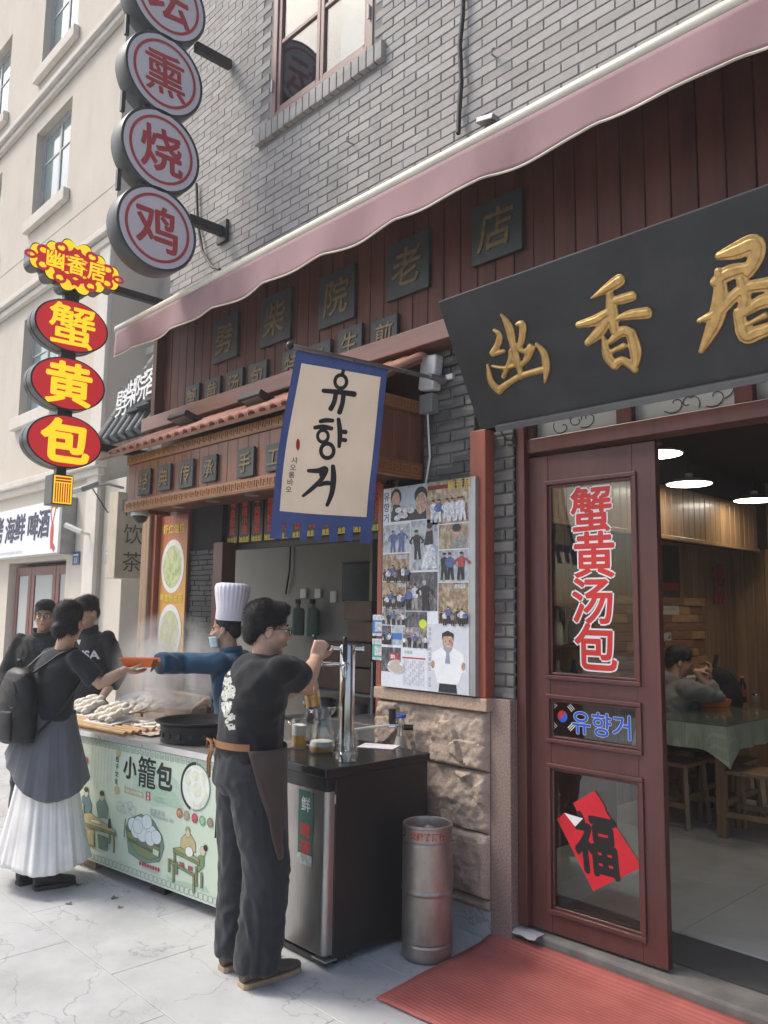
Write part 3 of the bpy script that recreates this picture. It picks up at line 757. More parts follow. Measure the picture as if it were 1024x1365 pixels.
# ================================================================== stall canopy
CXa, CXb, CY, CZ0, CZ1 = -6.05, -3.165, 2.92, 2.35, 2.80
cn = thing('stall_canopy', 'red wooden stall canopy with gold key pattern and small pink roof tiles', 'canopy', ((CXa + CXb) / 2, CY, CZ0))
x = CXa
while x < CXb - .01:
    MB().box(x + .001, CY + rng.uniform(0, .0012), CZ0 + .09, min(x + .119, CXb - .001), CY + .03, CZ1 - .075).build('plank', 'red_wood_warm', cn, bevel=.003, seg=1); x += .12
y = CY + .03
while y < WY - .01:
    MB().box(CXb - .03, y + .001, CZ0 + .09, CXb - rng.uniform(0, .0012), min(y + .119, WY - .03), CZ1 - .075).build('plank', 'red_wood_warm', cn, bevel=.003, seg=1); y += .12
mat('trim_wood', (.24, .09, .035), .4, var=.2, coat=.2)
for z0, z1 in ((CZ0, CZ0 + .089), (CZ1 - .074, CZ1)):
    bx('rail', (CXa - .012, CY - .014, z0), (CXb + .014, CY + .03, z1), 'trim_wood', cn, .003)
    bx('rail', (CXb - .03, CY + .031, z0), (CXb + .013, WY - .03, z1), 'trim_wood', cn, .003)
bx('soffit', (CXa, CY + .031, CZ0 + .03), (CXb - .031, 3.29, CZ0 + .06), 'red_wood', cn, 0)
bx('end_panel', (CXa, CY + .031, CZ0), (CXa + .03, 3.29, CZ1), 'red_wood_warm', cn)
def keypat(fn, u0, u1, v0, h, name, parent):
    q = MB(); w = h * 1.15; t = h * .11; n = int((u1 - u0) / w); w = (u1 - u0) / n
    def bar(a, b, c, d): q.prism([(a, b), (c, b), (c, d), (a, d)], fn, 0, .004)
    for i in range(n):
        a = u0 + i * w
        bar(a, v0 + .02 * h, a + w, v0 + .02 * h + t)
        bar(a + .08 * w, v0 + .14 * h, a + .08 * w + t, v0 + .96 * h); bar(a + .08 * w + t, v0 + .96 * h - t, a + .82 * w, v0 + .96 * h)
        bar(a + .82 * w - t, v0 + .32 * h, a + .82 * w, v0 + .96 * h - t); bar(a + .36 * w, v0 + .32 * h, a + .82 * w - t, v0 + .32 * h + t)
        bar(a + .36 * w, v0 + .32 * h + t, a + .36 * w + t, v0 + .68 * h)
    o = q.build(name, mat('key_gold', (.3, .15, .05), .45, metal=.2, var=.2), parent); o['kind'] = 'stuff'
for z in (CZ0 + .012, CZ1 - .066):
    keypat(frame((0, CY - .0145, 0), (1, 0, 0), (0, 0, 1)), CXa + .01, CXb - .01, z, .062, 'key_pattern', cn)
    keypat(frame((CXb + .0135, 0, 0), (0, 1, 0), (0, 0, 1)), CY + .04, WY - .05, z, .062, 'key_pattern', cn)
for i in range(4):
    MB().cyl((-5.6 + i * .5, CY + .2, CZ0 + .022), (-5.6 + i * .5, CY + .2, CZ0 + .031), .05, n=20).build('downlight', 'grey_metal', cn)
# pink roof tiles on top
rs0 = Vector((0, CY - .1, CZ1 + .02)); rs1 = Vector((0, WY - .09, CZ1 + .24)); rd = (rs1 - rs0).normalized()
MB().prism([(CXa - .1, 0), (CXb + .06, 0), (CXb + .06, (rs1 - rs0).length), (CXa - .1, (rs1 - rs0).length)], lambda a, b, c: Vector((a, 0, 0)) + rs0 + rd * b + Vector((1, 0, 0)).cross(rd) * c, -.025, 0).build('roof_bed', 'trim_wood', cn)
tl = None; n_ = 27
for i in range(n_):
    if tl is None:
        q = MB(); L_ = (rs1 - rs0).length; pts = []
        for j in range(9):
            a = pi * j / 8; pts.append((.052 * cos(a), .036 * sin(a)))
        for j in range(8, -1, -1):
            a = pi * j / 8; pts.append((.04 * cos(a), .026 * sin(a)))
        q.prism(pts, lambda a, b, c: Vector((a, 0, 0)) + rd * c + Vector((1, 0, 0)).cross(rd) * b, -.03, L_); tl = o = q.build('roof_tile', 'roof_pink', cn, smooth=50)
    else: o = tl.copy(); COL.objects.link(o)
    o.location = rs0 + Vector((CXa - .05 + i * (CXb - CXa + .1) / (n_ - 1), 0, 0))
# plaques
def plaque(cx, y, cz, s, ch, label, group, depth=.03, tilt=0):
    t = thing('character_plaque', label, 'plaque', (cx, y, cz - s / 2), group=group)
    bx('board', (cx - s * .5, y - depth, cz - s * .5), (cx + s * .5, y - .002, cz + s * .5), 'plaque_black', t, .004)
    q = MB(); solid_glyph(q, ch, frame((cx, y - depth, cz), (1, 0, 0), (0, 0, 1)), s * .72, .012, -.0005, .006, shear=.12); q.build('character', 'gold_dull', t); return t
def px_plaque(pts, Y, chars, labels, group, depth=.03):
    for (x0, y0, x1, y1), ch, lab in zip(pts, chars, labels):
        a = onY((x0 + x1) / 2, (y0 + y1) / 2, Y); s = onY(x1, (y0 + y1) / 2, Y).x - onY(x0, (y0 + y1) / 2, Y).x
        plaque(a.x, Y + depth - .002, a.z, s, ch, lab, group, depth)
ords = ('first', 'second', 'third', 'fourth', 'fifth')
px_plaque([(284, 425, 316, 478), (347, 397, 387, 452), (425, 362, 472, 430), (515, 316, 571, 393), (628, 262, 695, 345)], 3.27, '劈柴院老店',
          ['large black plaque with gold character, %s of the upper row under the awning' % o for o in ords], 'upper row of large plaques')
px_plaque([(247, 516, 265, 545), (273, 508, 293, 537), (301, 497, 323, 528), (331, 486, 355, 520), (376, 462, 402, 510), (413, 454, 440, 500), (450, 440, 482, 478), (495, 424, 529, 470)], 3.27, '蟹黄汤包特色生煎',
          ['small black plaque with gold character, %s from the end post in the lower row' % o for o in ('first', 'second', 'third', 'fourth')] + ['small black plaque behind the hanging flag, %s of four' % o for o in ('first', 'second', 'third')] + ['small black plaque with gold character just past the flag'], 'lower row of small plaques')
px_plaque([(184, 627, 200, 658), (210, 621, 227, 652), (238, 615, 257, 648), (269, 607, 288, 642), (316, 598, 338, 635), (354, 590, 376, 628)], CY - .022, '经典传承手工',
          ['small black plaque on the canopy, %s from its outer end' % o for o in ('first', 'second', 'third', 'fourth', 'fifth')] + ['small black plaque on the canopy half behind the flag'], 'plaques on the canopy front', .02)
# flood lamps on the canopy roof
for i, (px, py) in enumerate(((248, 560), (345, 535))):
    p = onY(px, py, 3.02)
    t = thing('flood_lamp', ('black flood lamp above the canopy near its outer end', 'black flood lamp above the canopy beside the flag')[i], 'lamp', tuple(p), group='flood lamps above the canopy')
    M_ = Matrix.Translation(p) @ Matrix.Rotation(-.3, 4, 'X')
    MB().box(-.13, -.09, -.018, .13, .09, .018, M_).build('head', 'black_metal', t, bevel=.006)
    MB().box(-.1, -.07, -.022, .1, .07, -.0185, M_).build('glass', 'grey_metal', t)
    q = MB()
    for j in range(7): q.box(-.11 + j * .034, -.07, .0185, -.1 + j * .034, .07, .034, M_)
    q.build('fin', 'black_metal', t); MB().tube([p + Vector((.14, 0, 0)), p + Vector((.16, .08, -.03)), p + Vector((.05, .15, -.04))], .01, 6).build('bracket', 'black_metal', t)
p = onY(187, 688, 3.0); dc = thing('dome_camera', 'white dome security camera hanging under the canopy end', 'camera', tuple(p))
MB().lathe([(.05, .06), (.07, .03), (.075, 0)], p, 20).build('housing', 'plastic_white', dc, smooth=40); MB().ell(p, (.06, .06, .06), 16, 10).build('dome', 'plastic_black', dc, smooth=60)
MB().cyl(p + Vector((0, 0, .06)), p + Vector((0, 0, .12)), .03).build('mount', 'plastic_white', dc)

# ================================================================== awning
AY, AZ = 2.95, 3.955
aw = thing('awning', 'dusty pink retractable awning with scalloped valance and cream front bar', 'awning', (-2.5, AY, AZ))
mat('awning_cloth', (.29, .17, .18), .85, var=.1, scale=2, stretch=(1, 1, .4), bump=.12, bscale=200, dirt=.7, dirtcol=(.2, .12, .12), sheen=.2)
AX0, AX1 = -6.42, 1.6
def valance():
    q = MB(); n = 220; rows = 8; vs = []
    for i in range(n + 1):
        x = AX0 + (AX1 - AX0) * i / n
        drop = .2 + .02 * abs(cos((x - AX0) * pi / .62)) ** .8 + .008 * noise.noise(Vector((x * 1.3, 2, 0)))
        for j in range(rows + 1):
            v = j / rows
            yy = AY - .03 + v * (.012 * sin(x * 5.3) + .01 * sin(x * 11 + 1)) + .03 * v * v * noise.noise(Vector((x * .9, 0, 3)))
            vs.append((x, yy, AZ - .035 - v * drop))
    fs = [(i * (rows + 1) + j, (i + 1) * (rows + 1) + j, (i + 1) * (rows + 1) + j + 1, i * (rows + 1) + j + 1) for i in range(n) for j in range(rows)]
    q.add(vs, fs); o = q.build('valance', 'awning_cloth', aw); shade(o.data, 170)
    s = o.modifiers.new('thick', 'SOLIDIFY'); s.thickness = .004
    q = MB(); q.tube([Vector(vs[i * (rows + 1) + rows]) - Vector((0, .003, 0)) for i in range(n + 1)], .006, 6); q.build('piping', mat('piping_cream', (.6, .56, .46), .7), aw, smooth=60)
valance()
MB().tube([(AX0 - .03, AY, AZ), (AX1, AY, AZ)], .036, 16).build('front_bar', mat('bar_cream', (.6, .57, .48), .4, var=.08), aw, smooth=40)
q = MB(); vs = []; n = 100
for i in range(n + 1):
    x = AX0 + (AX1 - AX0) * i / n
    for j in range(9):
        v = j / 8; vs.append((x, AY + v * (WY - AY - .02), AZ + .03 + v * .285 - .02 * sin(pi * v) + .006 * sin(x * 4)))
q.add(vs, [(i * 9 + j, (i + 1) * 9 + j, (i + 1) * 9 + j + 1, i * 9 + j + 1) for i in range(n) for j in range(8)]); o = q.build('fabric', 'awning_cloth', aw); shade(o.data, 170)
s = o.modifiers.new('thick', 'SOLIDIFY'); s.thickness = .003
for x in (-5.6, -3.2, -.8):
    MB().tube([(x, WY - .02, AZ + .25), (x + .25, AY + .2, AZ + .1), (x, AY + .03, AZ)], .02, 8).build('arm', 'bar_cream', aw)
p = onY(650, 160, WY - .04)
MB().box(-.06, -.03, -.015, .06, .03, .015, Matrix.Translation(p) @ Matrix.Rotation(.2, 4, 'Y')).build('bracket', 'grey_metal', aw, bevel=.005)

# ================================================================== big black name board
sb = thing('name_board', 'large black name board with carved gold characters leaning over the doorway', 'sign', (-1.3, 3.2, 2.54))
SX0, SX1 = -2.656, .1
bot = Vector((0, 3.2, 2.545)); tp = Vector((0, 2.868, 3.145)); sv = (tp - bot).normalized(); SH = (tp - bot).length
sfn = frame(bot, (1, 0, 0), sv)     # u = X, v up the board, w towards the street
MB().prism([(SX0, 0), (SX1, 0), (SX1, SH), (SX0, SH)], sfn, -.06, 0).build('board', 'black_board', sb, bevel=.006)
nrm = sfn(0, 0, 1) - sfn(0, 0, 0)
def onboard(px, py):
    d = _ray(px, py); t = (bot - CAMP).dot(nrm) / d.dot(nrm); p = CAMP + d * t
    return p.x, (p - bot).dot(sv)
def trace(strokes, x0, y0, k):
    out = []
    for st in strokes:
        pts = []
        for (a, b, wd) in st:
            u, v = onboard(x0 + a / k, y0 + b / k); u2, v2 = onboard(x0 + (a + wd * .5) / k, y0 + (b - wd * .25) / k); 
            pts.append((u, v, wd / k * .0047))
        out.append(pts)
    return out
def carve(strokes, name, parent, fn, m, depth=.016):
    q = MB()
    for st in strokes:
        ol = brush(st, 6); q.prism(ol, fn, -.006, depth - .006); q.prism(brush([(a, b, w_ * .5) for a, b, w_ in st], 6), fn, -.006, depth)
    me = remesh(q, .0034, 2); me.materials.clear(); me.materials.append(MATS[m]); shade(me, 175); return put(name, me, parent)
CH1 = [[(30, 230, 9), (42, 290, 22), (72, 322, 24)], [(66, 322, 22), (110, 290, 17), (150, 268, 17), (228, 245, 18)], [(203, 155, 10), (230, 190, 22), (237, 240, 22), (234, 292, 7)],
       [(78, 50, 6), (105, 95, 26), (120, 160, 22), (140, 235, 20), (149, 278, 9)], [(52, 105, 8), (72, 125, 19), (64, 160, 19), (45, 190, 18)], [(48, 192, 14), (70, 185, 14), (88, 180, 12)], [(45, 233, 7), (90, 240, 11), (128, 230, 11)],
       [(112, 175, 10), (108, 215, 15), (85, 272, 14)], [(132, 85, 10), (154, 88, 22), (150, 140, 20), (138, 172, 16)], [(140, 172, 14), (165, 182, 16), (186, 165, 22), (168, 210, 17), (140, 238, 12)], [(108, 180, 9), (128, 225, 10)]]
CH2 = [[(592, 336, 24), (562, 356, 22), (506, 391, 4)], [(556, 402, 8), (590, 395, 20), (628, 384, 20)], [(560, 378, 16), (567, 430, 26), (574, 488, 20)], [(563, 425, 14), (520, 455, 22), (466, 470, 14)],
       [(560, 448, 10), (532, 488, 24), (493, 524, 14)], [(580, 452, 10), (620, 440, 20), (672, 434, 24)], [(543, 508, 10), (553, 560, 22), (578, 592, 18)], [(560, 520, 12), (598, 488, 22), (626, 498, 20)],
       [(622, 492, 22), (636, 550, 26), (634, 606, 6)], [(565, 548, 10), (604, 530, 13)], [(570, 590, 18), (600, 574, 18), (636, 602, 16)]]
CH3 = [[(878, 268, 14), (930, 252, 30), (985, 232, 34), (990, 270, 28), (964, 318, 22)], [(866, 346, 18), (915, 315, 28), (985, 298, 16)], [(880, 310, 16), (886, 380, 28), (870, 460, 30), (828, 548, 10)],
       [(822, 458, 10), (880, 430, 20), (950, 366, 22), (1040, 348, 26)], [(946, 335, 18), (958, 390, 22), (945, 440, 20)], [(938, 430, 20), (958, 500, 28), (1000, 490, 26), (1080, 462, 20)], [(950, 440, 12), (1010, 400, 26), (1075, 400, 22)], [(1060, 400, 20), (1075, 470, 20)], [(960, 470, 8), (1020, 440, 12)]]
for st, x0, y0, k in ((CH1, 640, 400, 2.667), (CH2, 560, 220, 2.207), (CH3, 560, 220, 2.207)):
    carve(trace(st, x0, y0, k), 'character', sb, sfn, 'gold')
MB().prism([(SX0 + .12, -.02), (SX1, -.02), (SX1, .012), (SX0 + .12, .012)], sfn, .0, .03).build('light_strip', mat('strip_grey', (.13, .135, .14), .4, metal=.4), sb, bevel=.003)
MB().tube([sfn(SX0 + .14, -.02, .02), sfn(SX0 + .16, -.07, .02), sfn(SX0 + .2, -.09, 0), sfn(SX0 + .18, -.05, -.03)], .005, 6).build('loose_wire', 'cable', sb)

# ================================================================== entrance
en = thing('restaurant_entrance', 'dark red wooden entrance with one glazed door leaf standing half closed', 'entrance', (-2, 3.42, .1))
JX = -2.55
bx('jamb', (JX, 3.36, .1), (JX + .055, 3.5, 2.75), 'door_wood', en, .004)
bx('header', (JX + .056, 3.38, 2.425), (2.0, 3.5, 2.5), 'door_wood', en, .004)
for x0, x1 in ((JX + .056, -2.46), (-1.98, -1.9), (-1.42, -1.34), (-.86, -.78)):
    bx('transom_post', (x0, 3.39, 2.501), (x1, 3.48, 2.9), 'door_wood', en, .004)
for x0, x1 in ((-2.46, -1.98), (-1.9, -1.42), (-1.34, -.86)):
    t = MB().box(x0, 3.43, 2.501, x1, 3.436, 2.9).build('transom_pane', 'frosted', en)
    q = MB()
    for s in range(6):
        cx, cz_, ph = x0 + .08 + rng.random() * .34, 2.53 + rng.random() * .12, rng.random() * 6
        q.tube([(cx + .06 * (1 - k / 12) * cos(ph + k * .5), 3.4285, cz_ + .05 * (1 - k / 12) * sin(ph + k * .5)) for k in range(12)], .0022, 4)
    q.build('etched_scroll', 'plaque_black', t)
bx('jamb', (-.1, 3.36, .1), (.0, 3.5, 2.42), 'door_wood', en, .004)
bx('threshold', (JX - .13, 3.36, .0), (2.0, 3.86, .082), 'concrete', en, .012)
# door leaf, hinged on the jamb
dr = bpy.data.objects.new('door', None); COL.objects.link(dr); dr.parent = en; dr.matrix_parent_inverse = Matrix.Translation(-Vector(en['_w']))
dr.location = (-2.495, 3.4, .0); dr.rotation_euler = (0, 0, radians(2.2)); dr.empty_display_size = .05
DW = .69; DZ0, DZ1 = .095, 2.405; DT = .045
ST = .115
PAN = [(1.305, 2.25), (1.0, 1.19), (.205, .86)]
q = MB()
q.box(0, 0, DZ0, ST, DT, DZ1); q.box(DW - ST, 0, DZ0, DW, DT, DZ1)
zz = [DZ0] + [v for a, b in sorted(PAN) for v in (a, b)] + [DZ1]
for a, b in zip(zz[0::2], zz[1::2]): q.box(ST + .0005, .001, a, DW - ST - .0005, DT - .001, b)
q.build('leaf_frame', 'door_wood', dr, bevel=.003)
for a, b in PAN:
    q = MB()
    for (u0, v0, u1, v1) in ((ST - .022, a - .022, DW - ST + .022, a), (ST - .022, b, DW - ST + .022, b + .022), (ST - .022, a, ST, b), (DW - ST, a, DW - ST + .022, b)):
        q.box(u0, -.012, v0, u1, -.0005, v1)
    for (u0, v0, u1, v1) in ((ST, a, DW - ST, a + .014), (ST, b - .014, DW - ST, b), (ST, a + .014, ST + .014, b - .014), (DW - ST - .014, a + .014, DW - ST, b - .014)):
        q.box(u0, .002, v0, u1, .012, v1)
    q.build('moulding', 'door_wood', dr, bevel=.004)
    MB().box(ST - .003, .02, a - .003, DW - ST + .003, .025, b + .003).build('pane', 'door_glass', dr)
for z in (2.0, 1.55, .45):
    MB().cyl((-.012, -.012, z - .06), (-.012, -.012, z + .06), .008, n=10).build('hinge', 'zinc', dr)
red = mat('vinyl_red', (.62, .035, .03), .35, var=.04); whi = mat('vinyl_white', (.82, .82, .82), .4, var=.02); blu = mat('vinyl_blue', (.02, .12, .62), .35, var=.04)
for i, ch in enumerate('蟹黄汤包'):
    z = 2.115 - i * .222
    q = MB(); flat_glyph(q, ch, frame((DW / 2 + .012 * (i % 2), .0185, z), (1, 0, 0), (0, 0, 1)), .235, .055); q.build('lettering_edge', whi, dr)
    q = MB(); flat_glyph(q, ch, frame((DW / 2 + .012 * (i % 2), .0178, z), (1, 0, 0), (0, 0, 1)), .235, .022); q.build('lettering', red, dr)
for i, ch in enumerate('유향거'):
    q = MB(); flat_glyph(q, ch, frame((.278 + i * .108, .0183, 1.09), (1, 0, 0), (0, 0, 1)), .118, .035); q.build('lettering_edge', whi, dr)
    q = MB(); flat_glyph(q, ch, frame((.278 + i * .108, .0177, 1.09), (1, 0, 0), (0, 0, 1)), .118, .016); q.build('lettering', blu, dr)
q = Print(frame((.172, .019, 1.108), (1, 0, 0), (0, 0, 1)), .0004)
q.ink(red).poly([(.028 * cos(a * pi / 12), .028 * sin(a * pi / 12)) for a in range(-1, 12)]); q.ink(blu).poly([(.028 * cos(a * pi / 12), .028 * sin(a * pi / 12)) for a in range(11, 24)]); q.ink(red).disc(-.014, 0, .014); q.ink(blu).disc(.014, 0, .014)
q.ink(whi)
for sx in (-1, 1):
    for sy in (-1, 1):
        for j in range(3):
            cx, cy_ = sx * (.042 + j * .007), sy * (.04 + j * .006); q.line([(cx - .012 * sy * sx, cy_ + .012), (cx + .012 * sy * sx, cy_ - .012)], .004)
q.out('flag_sticker', dr)
# torn red paper with the fortune character
fp = Print(frame((DW / 2, .018, .5325), (1, 0, 0), (0, 0, 1)), .0005)
fp.ink(mat('fu_paper', (.62, .015, .03), .5, var=.08, scale=20, bump=.5, bscale=14)).poly([(-.21, .085), (-.165, .125), (-.08, .11), (-.12, .176), (-.004, .252), (.04, .2), (.055, .165), (.226, -.04), (.176, -.072), (-.02, -.2)])

fp.ink(mat('soot', (.01, .009, .009), .5)).text('福', .0, .01, .285, .035, sx=.8, shear=-.1); fp.ink(whi).poly([(-.168, .122), (-.067, .115), (-.11, .07)]); fp.out('fortune_paper', dr)
# grey tape on the threshold
tp_ = thing('floor_tape', 'silver tape strip stuck over a cable on the threshold', 'tape', (-2.5, 3.34, .085))
q = MB(); vs = []
for i in range(13):
    for j in range(5):
        vs.append((-2.68 + i * .0225, 3.32 + j * .02 - i * .0015, .0855 + (.004 * sin(i * 1.7 + j) if j == 0 else .001) - (.012 if j == 0 else 0)))
q.add(vs, [(i * 5 + j, (i + 1) * 5 + j, (i + 1) * 5 + j + 1, i * 5 + j + 1) for i in range(12) for j in range(4)]); o = q.build('tape', mat('tape_silver', (.55, .56, .57), .35, metal=.2), tp_); shade(o.data, 170)

# ================================================================== red door mat
mt = MB(); n = 70; c0 = Vector((-2.62, 2.47)); 
corners = [(-2.60, 2.46), (.6, 2.46 + .25), (.6, 3.35), (-2.69, 3.345)]
vs = []
for i in range(n + 1):
    u = i / n
    for j in range(31):
        v = j / 30; a = Vector(corners[0]).lerp(Vector(corners[1]), u); b = Vector(corners[3]).lerp(Vector(corners[2]), u); p = a.lerp(b, v)
        wob = .006 * noise.noise(Vector((p.x * 9, p.y * 9, 0))) if j in (0, 30) or i == 0 else 0
        lift = .035 * max(0, (v - .86) / .14) ** 1.5 if u > .02 else .02 * max(0, (v - .86) / .14)
        vs.append((p.x + wob, p.y + wob, .006 + .003 * noise.noise(Vector((p.x * 3, p.y * 3, 5))) + .003 + lift))
mt.add(vs, [(i * 31 + j, (i + 1) * 31 + j, (i + 1) * 31 + j + 1, i * 31 + j + 1) for i in range(n) for j in range(30)])
def mat_material():
    m, nn, b = _nodes('mat_red'); p = _pos(nn)
    wv = nn.nodes.new('ShaderNodeTexWave'); wv.wave_type = 'BANDS'; wv.bands_direction = 'Y'; wv.inputs['Scale'].default_value = 14; wv.inputs['Distortion'].default_value = .6; wv.inputs['Detail'].default_value = 3
    nn.links.new(p, wv.inputs['Vector'])
    c = _ramp(nn, _noise(nn, p, 5, 6, .6), [(.3, (.38, .095, .078)), (.7, (.5, .145, .12))])
    c = _mix(nn, c, (.3, .065, .055), _ramp(nn, wv.outputs['Fac'], [(.2, .4), (.55, 0)]))
    c = _mix(nn, c, (.5, .25, .22), _ramp(nn, _noise(nn, p, 45, 3), [(.68, 0), (.75, .5)]))
    nn.links.new(c, b.inputs['Base Color']); b.inputs['Roughness'].default_value = .8
    _bump(nn, b, _math(nn, 'ADD', wv.outputs['Fac'], _math(nn, 'MULTIPLY', _noise(nn, p, 150, 3), .6)), .35, .003)
mat_material()
o = mt.build('door_mat', 'mat_red'); shade(o.data, 170); s = o.modifiers.new('thick', 'SOLIDIFY'); s.thickness = .006
tag(o, 'red ribbed door mat spread before the entrance', 'mat')
# ================================================================== round disc sign
DX = -5.3
ds = thing('round_character_sign', 'column of round light boxes with red characters on the brick wall', 'sign', (DX, 2.69, 4.05))
mat('disc_rim', (.045, .055, .058), .45, metal=.3, var=.2)
mat('disc_face', (.66, .63, .67), .35, var=.04, scale=3)
mat('sign_red', (.42, .045, .05), .4, var=.06)
for i, ch in enumerate(('鸡', '烧', '熏', '坛')):
    c = Vector((DX, 2.69, 4.385 + .612 * i)); R_ = .325
    M_ = Matrix.Translation(c) @ Matrix.Rotation(pi / 2, 4, 'Y')
    q = MB(); q.lathe([(R_ * .985, -.17), (R_, -.16), (R_, -.012), (R_ * .985, 0), (R_ * .93, 0), (R_ * .93, -.008), (.001, -.008)], (0, 0, 0), 48, M_)
    box = q.build('light_box', 'disc_rim', ds, smooth=40)
    f3 = frame(c, (0, 1, 0), (0, 0, 1))
    MB().prism([(R_ * .925 * cos(2 * pi * k / 48), R_ * .925 * sin(2 * pi * k / 48)) for k in range(48)], f3, -.007, -.003).build('face', 'disc_face', box)
    q = Print(f3, .0006); q.ink('sign_red').ring(0, 0, R_ * .8, R_ * .8, .022, 48); q.out('ring', box)
    q = MB(); solid_glyph(q, ch, f3, .36, .019 if ch != '熏' else .01, -.002, .002, shear=-.08); q.build('character', 'sign_red', box)
    if i: bx('connector', (DX - .13, 2.55, 4.385 + .612 * i - .36), (DX - .03, 2.83, 4.385 + .612 * i - .25), 'disc_rim', ds)
    bx('spine', (DX - .12, 2.4, 4.385 + .612 * i - .38), (DX - .09, 2.43, 4.385 + .612 * i - .22), 'disc_rim', ds, 0) if i else None
bx('arm', (DX - .12, 2.98, 4.56), (DX - .06, WY - .015, 4.63), 'black_metal', ds, .004)
bx('arm_plate', (DX - .16, WY - .04, 4.5), (DX - .02, WY - .013, 4.68), 'black_metal', ds, .004)
bx('arm', (DX - .12, 2.98, 6.0), (DX - .06, WY - .015, 6.07), 'black_metal', ds, .004)
cb = MB(); cb.tube([onY(262, 245, WY - .03), onY(264, 300, WY - .03), onY(270, 335, WY - .04), onY(283, 356, WY - .06), onY(293, 359, WY - .1)], .012, 8)
tag(cb.build('sign_cable', 'cable', smooth=60), 'black cable looping down brickwork beside the round signs', 'cable')
cb = MB(); cb.tube([onY(618, -60, WY - .03), onY(617, 20, WY - .035), onY(613, 60, WY - .03), onY(615, 110, WY - .04), onY(612, 150, WY - .03), onY(611, 178, WY - .05)], .014, 8)
tag(cb.build('wall_cable', 'cable', smooth=60), 'thick dark cable running down brick wall above the awning', 'cable')
for i, (px, py) in enumerate(((663, 78), (470, 192))):
    p = onY(px, py, WY - .01)
    q = MB(); q.tube([p, p + Vector((0, -.05, 0)), p + Vector((.01, -.06, .02)), p + Vector((.02, -.05, .03))], .006, 6)
    tag(q.build('wall_hook', 'grey_metal'), ('rusty hook in the brickwork near the dark cable', 'bent nail in the bricks below the upstairs window')[i], 'hook')

# ================================================================== knot and ellipse sign
EX = -6.3
es = thing('oval_character_sign', 'hanging sign of three red ovals with yellow characters under a knot emblem', 'sign', (EX, 2.5, 2.4))
mat('oval_case', (.06, .06, .058), .35, metal=.5, var=.2); oval_red = emit('oval_red', (.62, .02, .03), .32, (.5, .025, .03)); yel = emit('sign_yellow', (1, .72, .02), .45, (.85, .62, .03))
for z, ch in ((3.838, '蟹'), (3.362, '黄'), (2.895, '包')):
    c = Vector((EX, 2.5, z)); f3 = frame(c, (0, 1, 0), (0, 0, 1)); a_, b_ = .3, .212
    q = MB(); el = lambda k: [(a_ * k * cos(2 * pi * j / 48), b_ * k * sin(2 * pi * j / 48)) for j in range(48)]
    q.prism(el(1), f3, -.16, -.1); q.prism(el(.985), f3, -.1, -.085); q.prism(el(1), f3, -.085, 0); box = q.build('oval_box', 'oval_case', es, smooth=40)
    MB().prism(el(.95), f3, .001, .004).build('face', oval_red, box)
    q = MB(); solid_glyph(q, ch, f3, .36, {'蟹': .014, '黄': .026, '包': .04}[ch], .003, .009, sx=1.1); q.build('character', yel, box)
    if ch != '包': bx('connector', (EX - .1, 2.44, z - .27), (EX - .04, 2.56, z - .2), 'oval_case', es)
# knot
c = Vector((EX, 2.5, 4.33)); f3 = frame(c, (0, 1, 0), (0, 0, 1))
import itertools
dia = lambda s: [(-.41 * s, 0), (0, -.215 * s), (.41 * s, 0), (0, .215 * s)]
q = MB(); loops = []
for k in range(-2, 3):
    pass
def lobes(sc_):
    pts = []
    D = [(-.36, 0), (0, -.17), (.36, 0), (0, .17)]
    for e in range(4):
        x0, y0 = D[e]; x1, y1 = D[(e + 1) % 4]; nx, ny = (y1 - y0), -(x1 - x0); L = sqrt(nx * nx + ny * ny); nx /= L; ny /= L
        for t in range(25):
            s_ = t / 25; h = abs(sin(s_ * pi * 3.0)) ** .6 * .055 * sc_ + .02 * (sc_ - 1)
            pts.append((x0 + (x1 - x0) * s_ + nx * h, y0 + (y1 - y0) * s_ + ny * h))
    return pts
q.prism(lobes(1.35), f3, -.13, 0); box = q.build('knot_box', 'oval_case', es)
q = Print(f3, .0012)
q.ink(yel).poly(lobes(1.22)); q.ink(oval_red)
A = Vector((.36, .17)).normalized(); B = Vector((.36, -.17)).normalized()
for k in range(-2, 3):
    for dv in (A, B):
        o_ = (B if dv is A else A) * (.076 * k); L_ = .19
        q.line([tuple(o_ - dv * L_), tuple(o_ + dv * L_)], .036)
for dv, ot_ in ((A, B), (B, A)):
    for k in (-1.5, .5):
        for sgn in (-1, 1): q.ring(*(ot_ * (.076 * (k + .5)) + dv * (.215 * sgn)), .055, .046, .024, 20); q.k += .1
for c4 in ((-.36, 0), (.36, 0)): q.ring(*c4, .05, .035, .022, 20)
q.out('knot_pattern', box)
for i, ch in enumerate('幽香居'):
    q = MB(); solid_glyph(q, ch, frame(c + Vector((.006, -.17 + .17 * i, .012 - .0 * i)), (0, 1, 0), (0, 0, 1)), .165, .06, 0, .004); q.build('character_edge', oval_red, box)
    q = MB(); solid_glyph(q, ch, frame(c + Vector((.007, -.17 + .17 * i, .012)), (0, 1, 0), (0, 0, 1)), .16, .02, 0, .006); q.build('character', yel, box)
bx('connector', (EX - .1, 2.44, 4.04), (EX - .04, 2.56, 4.14), 'oval_case', es)
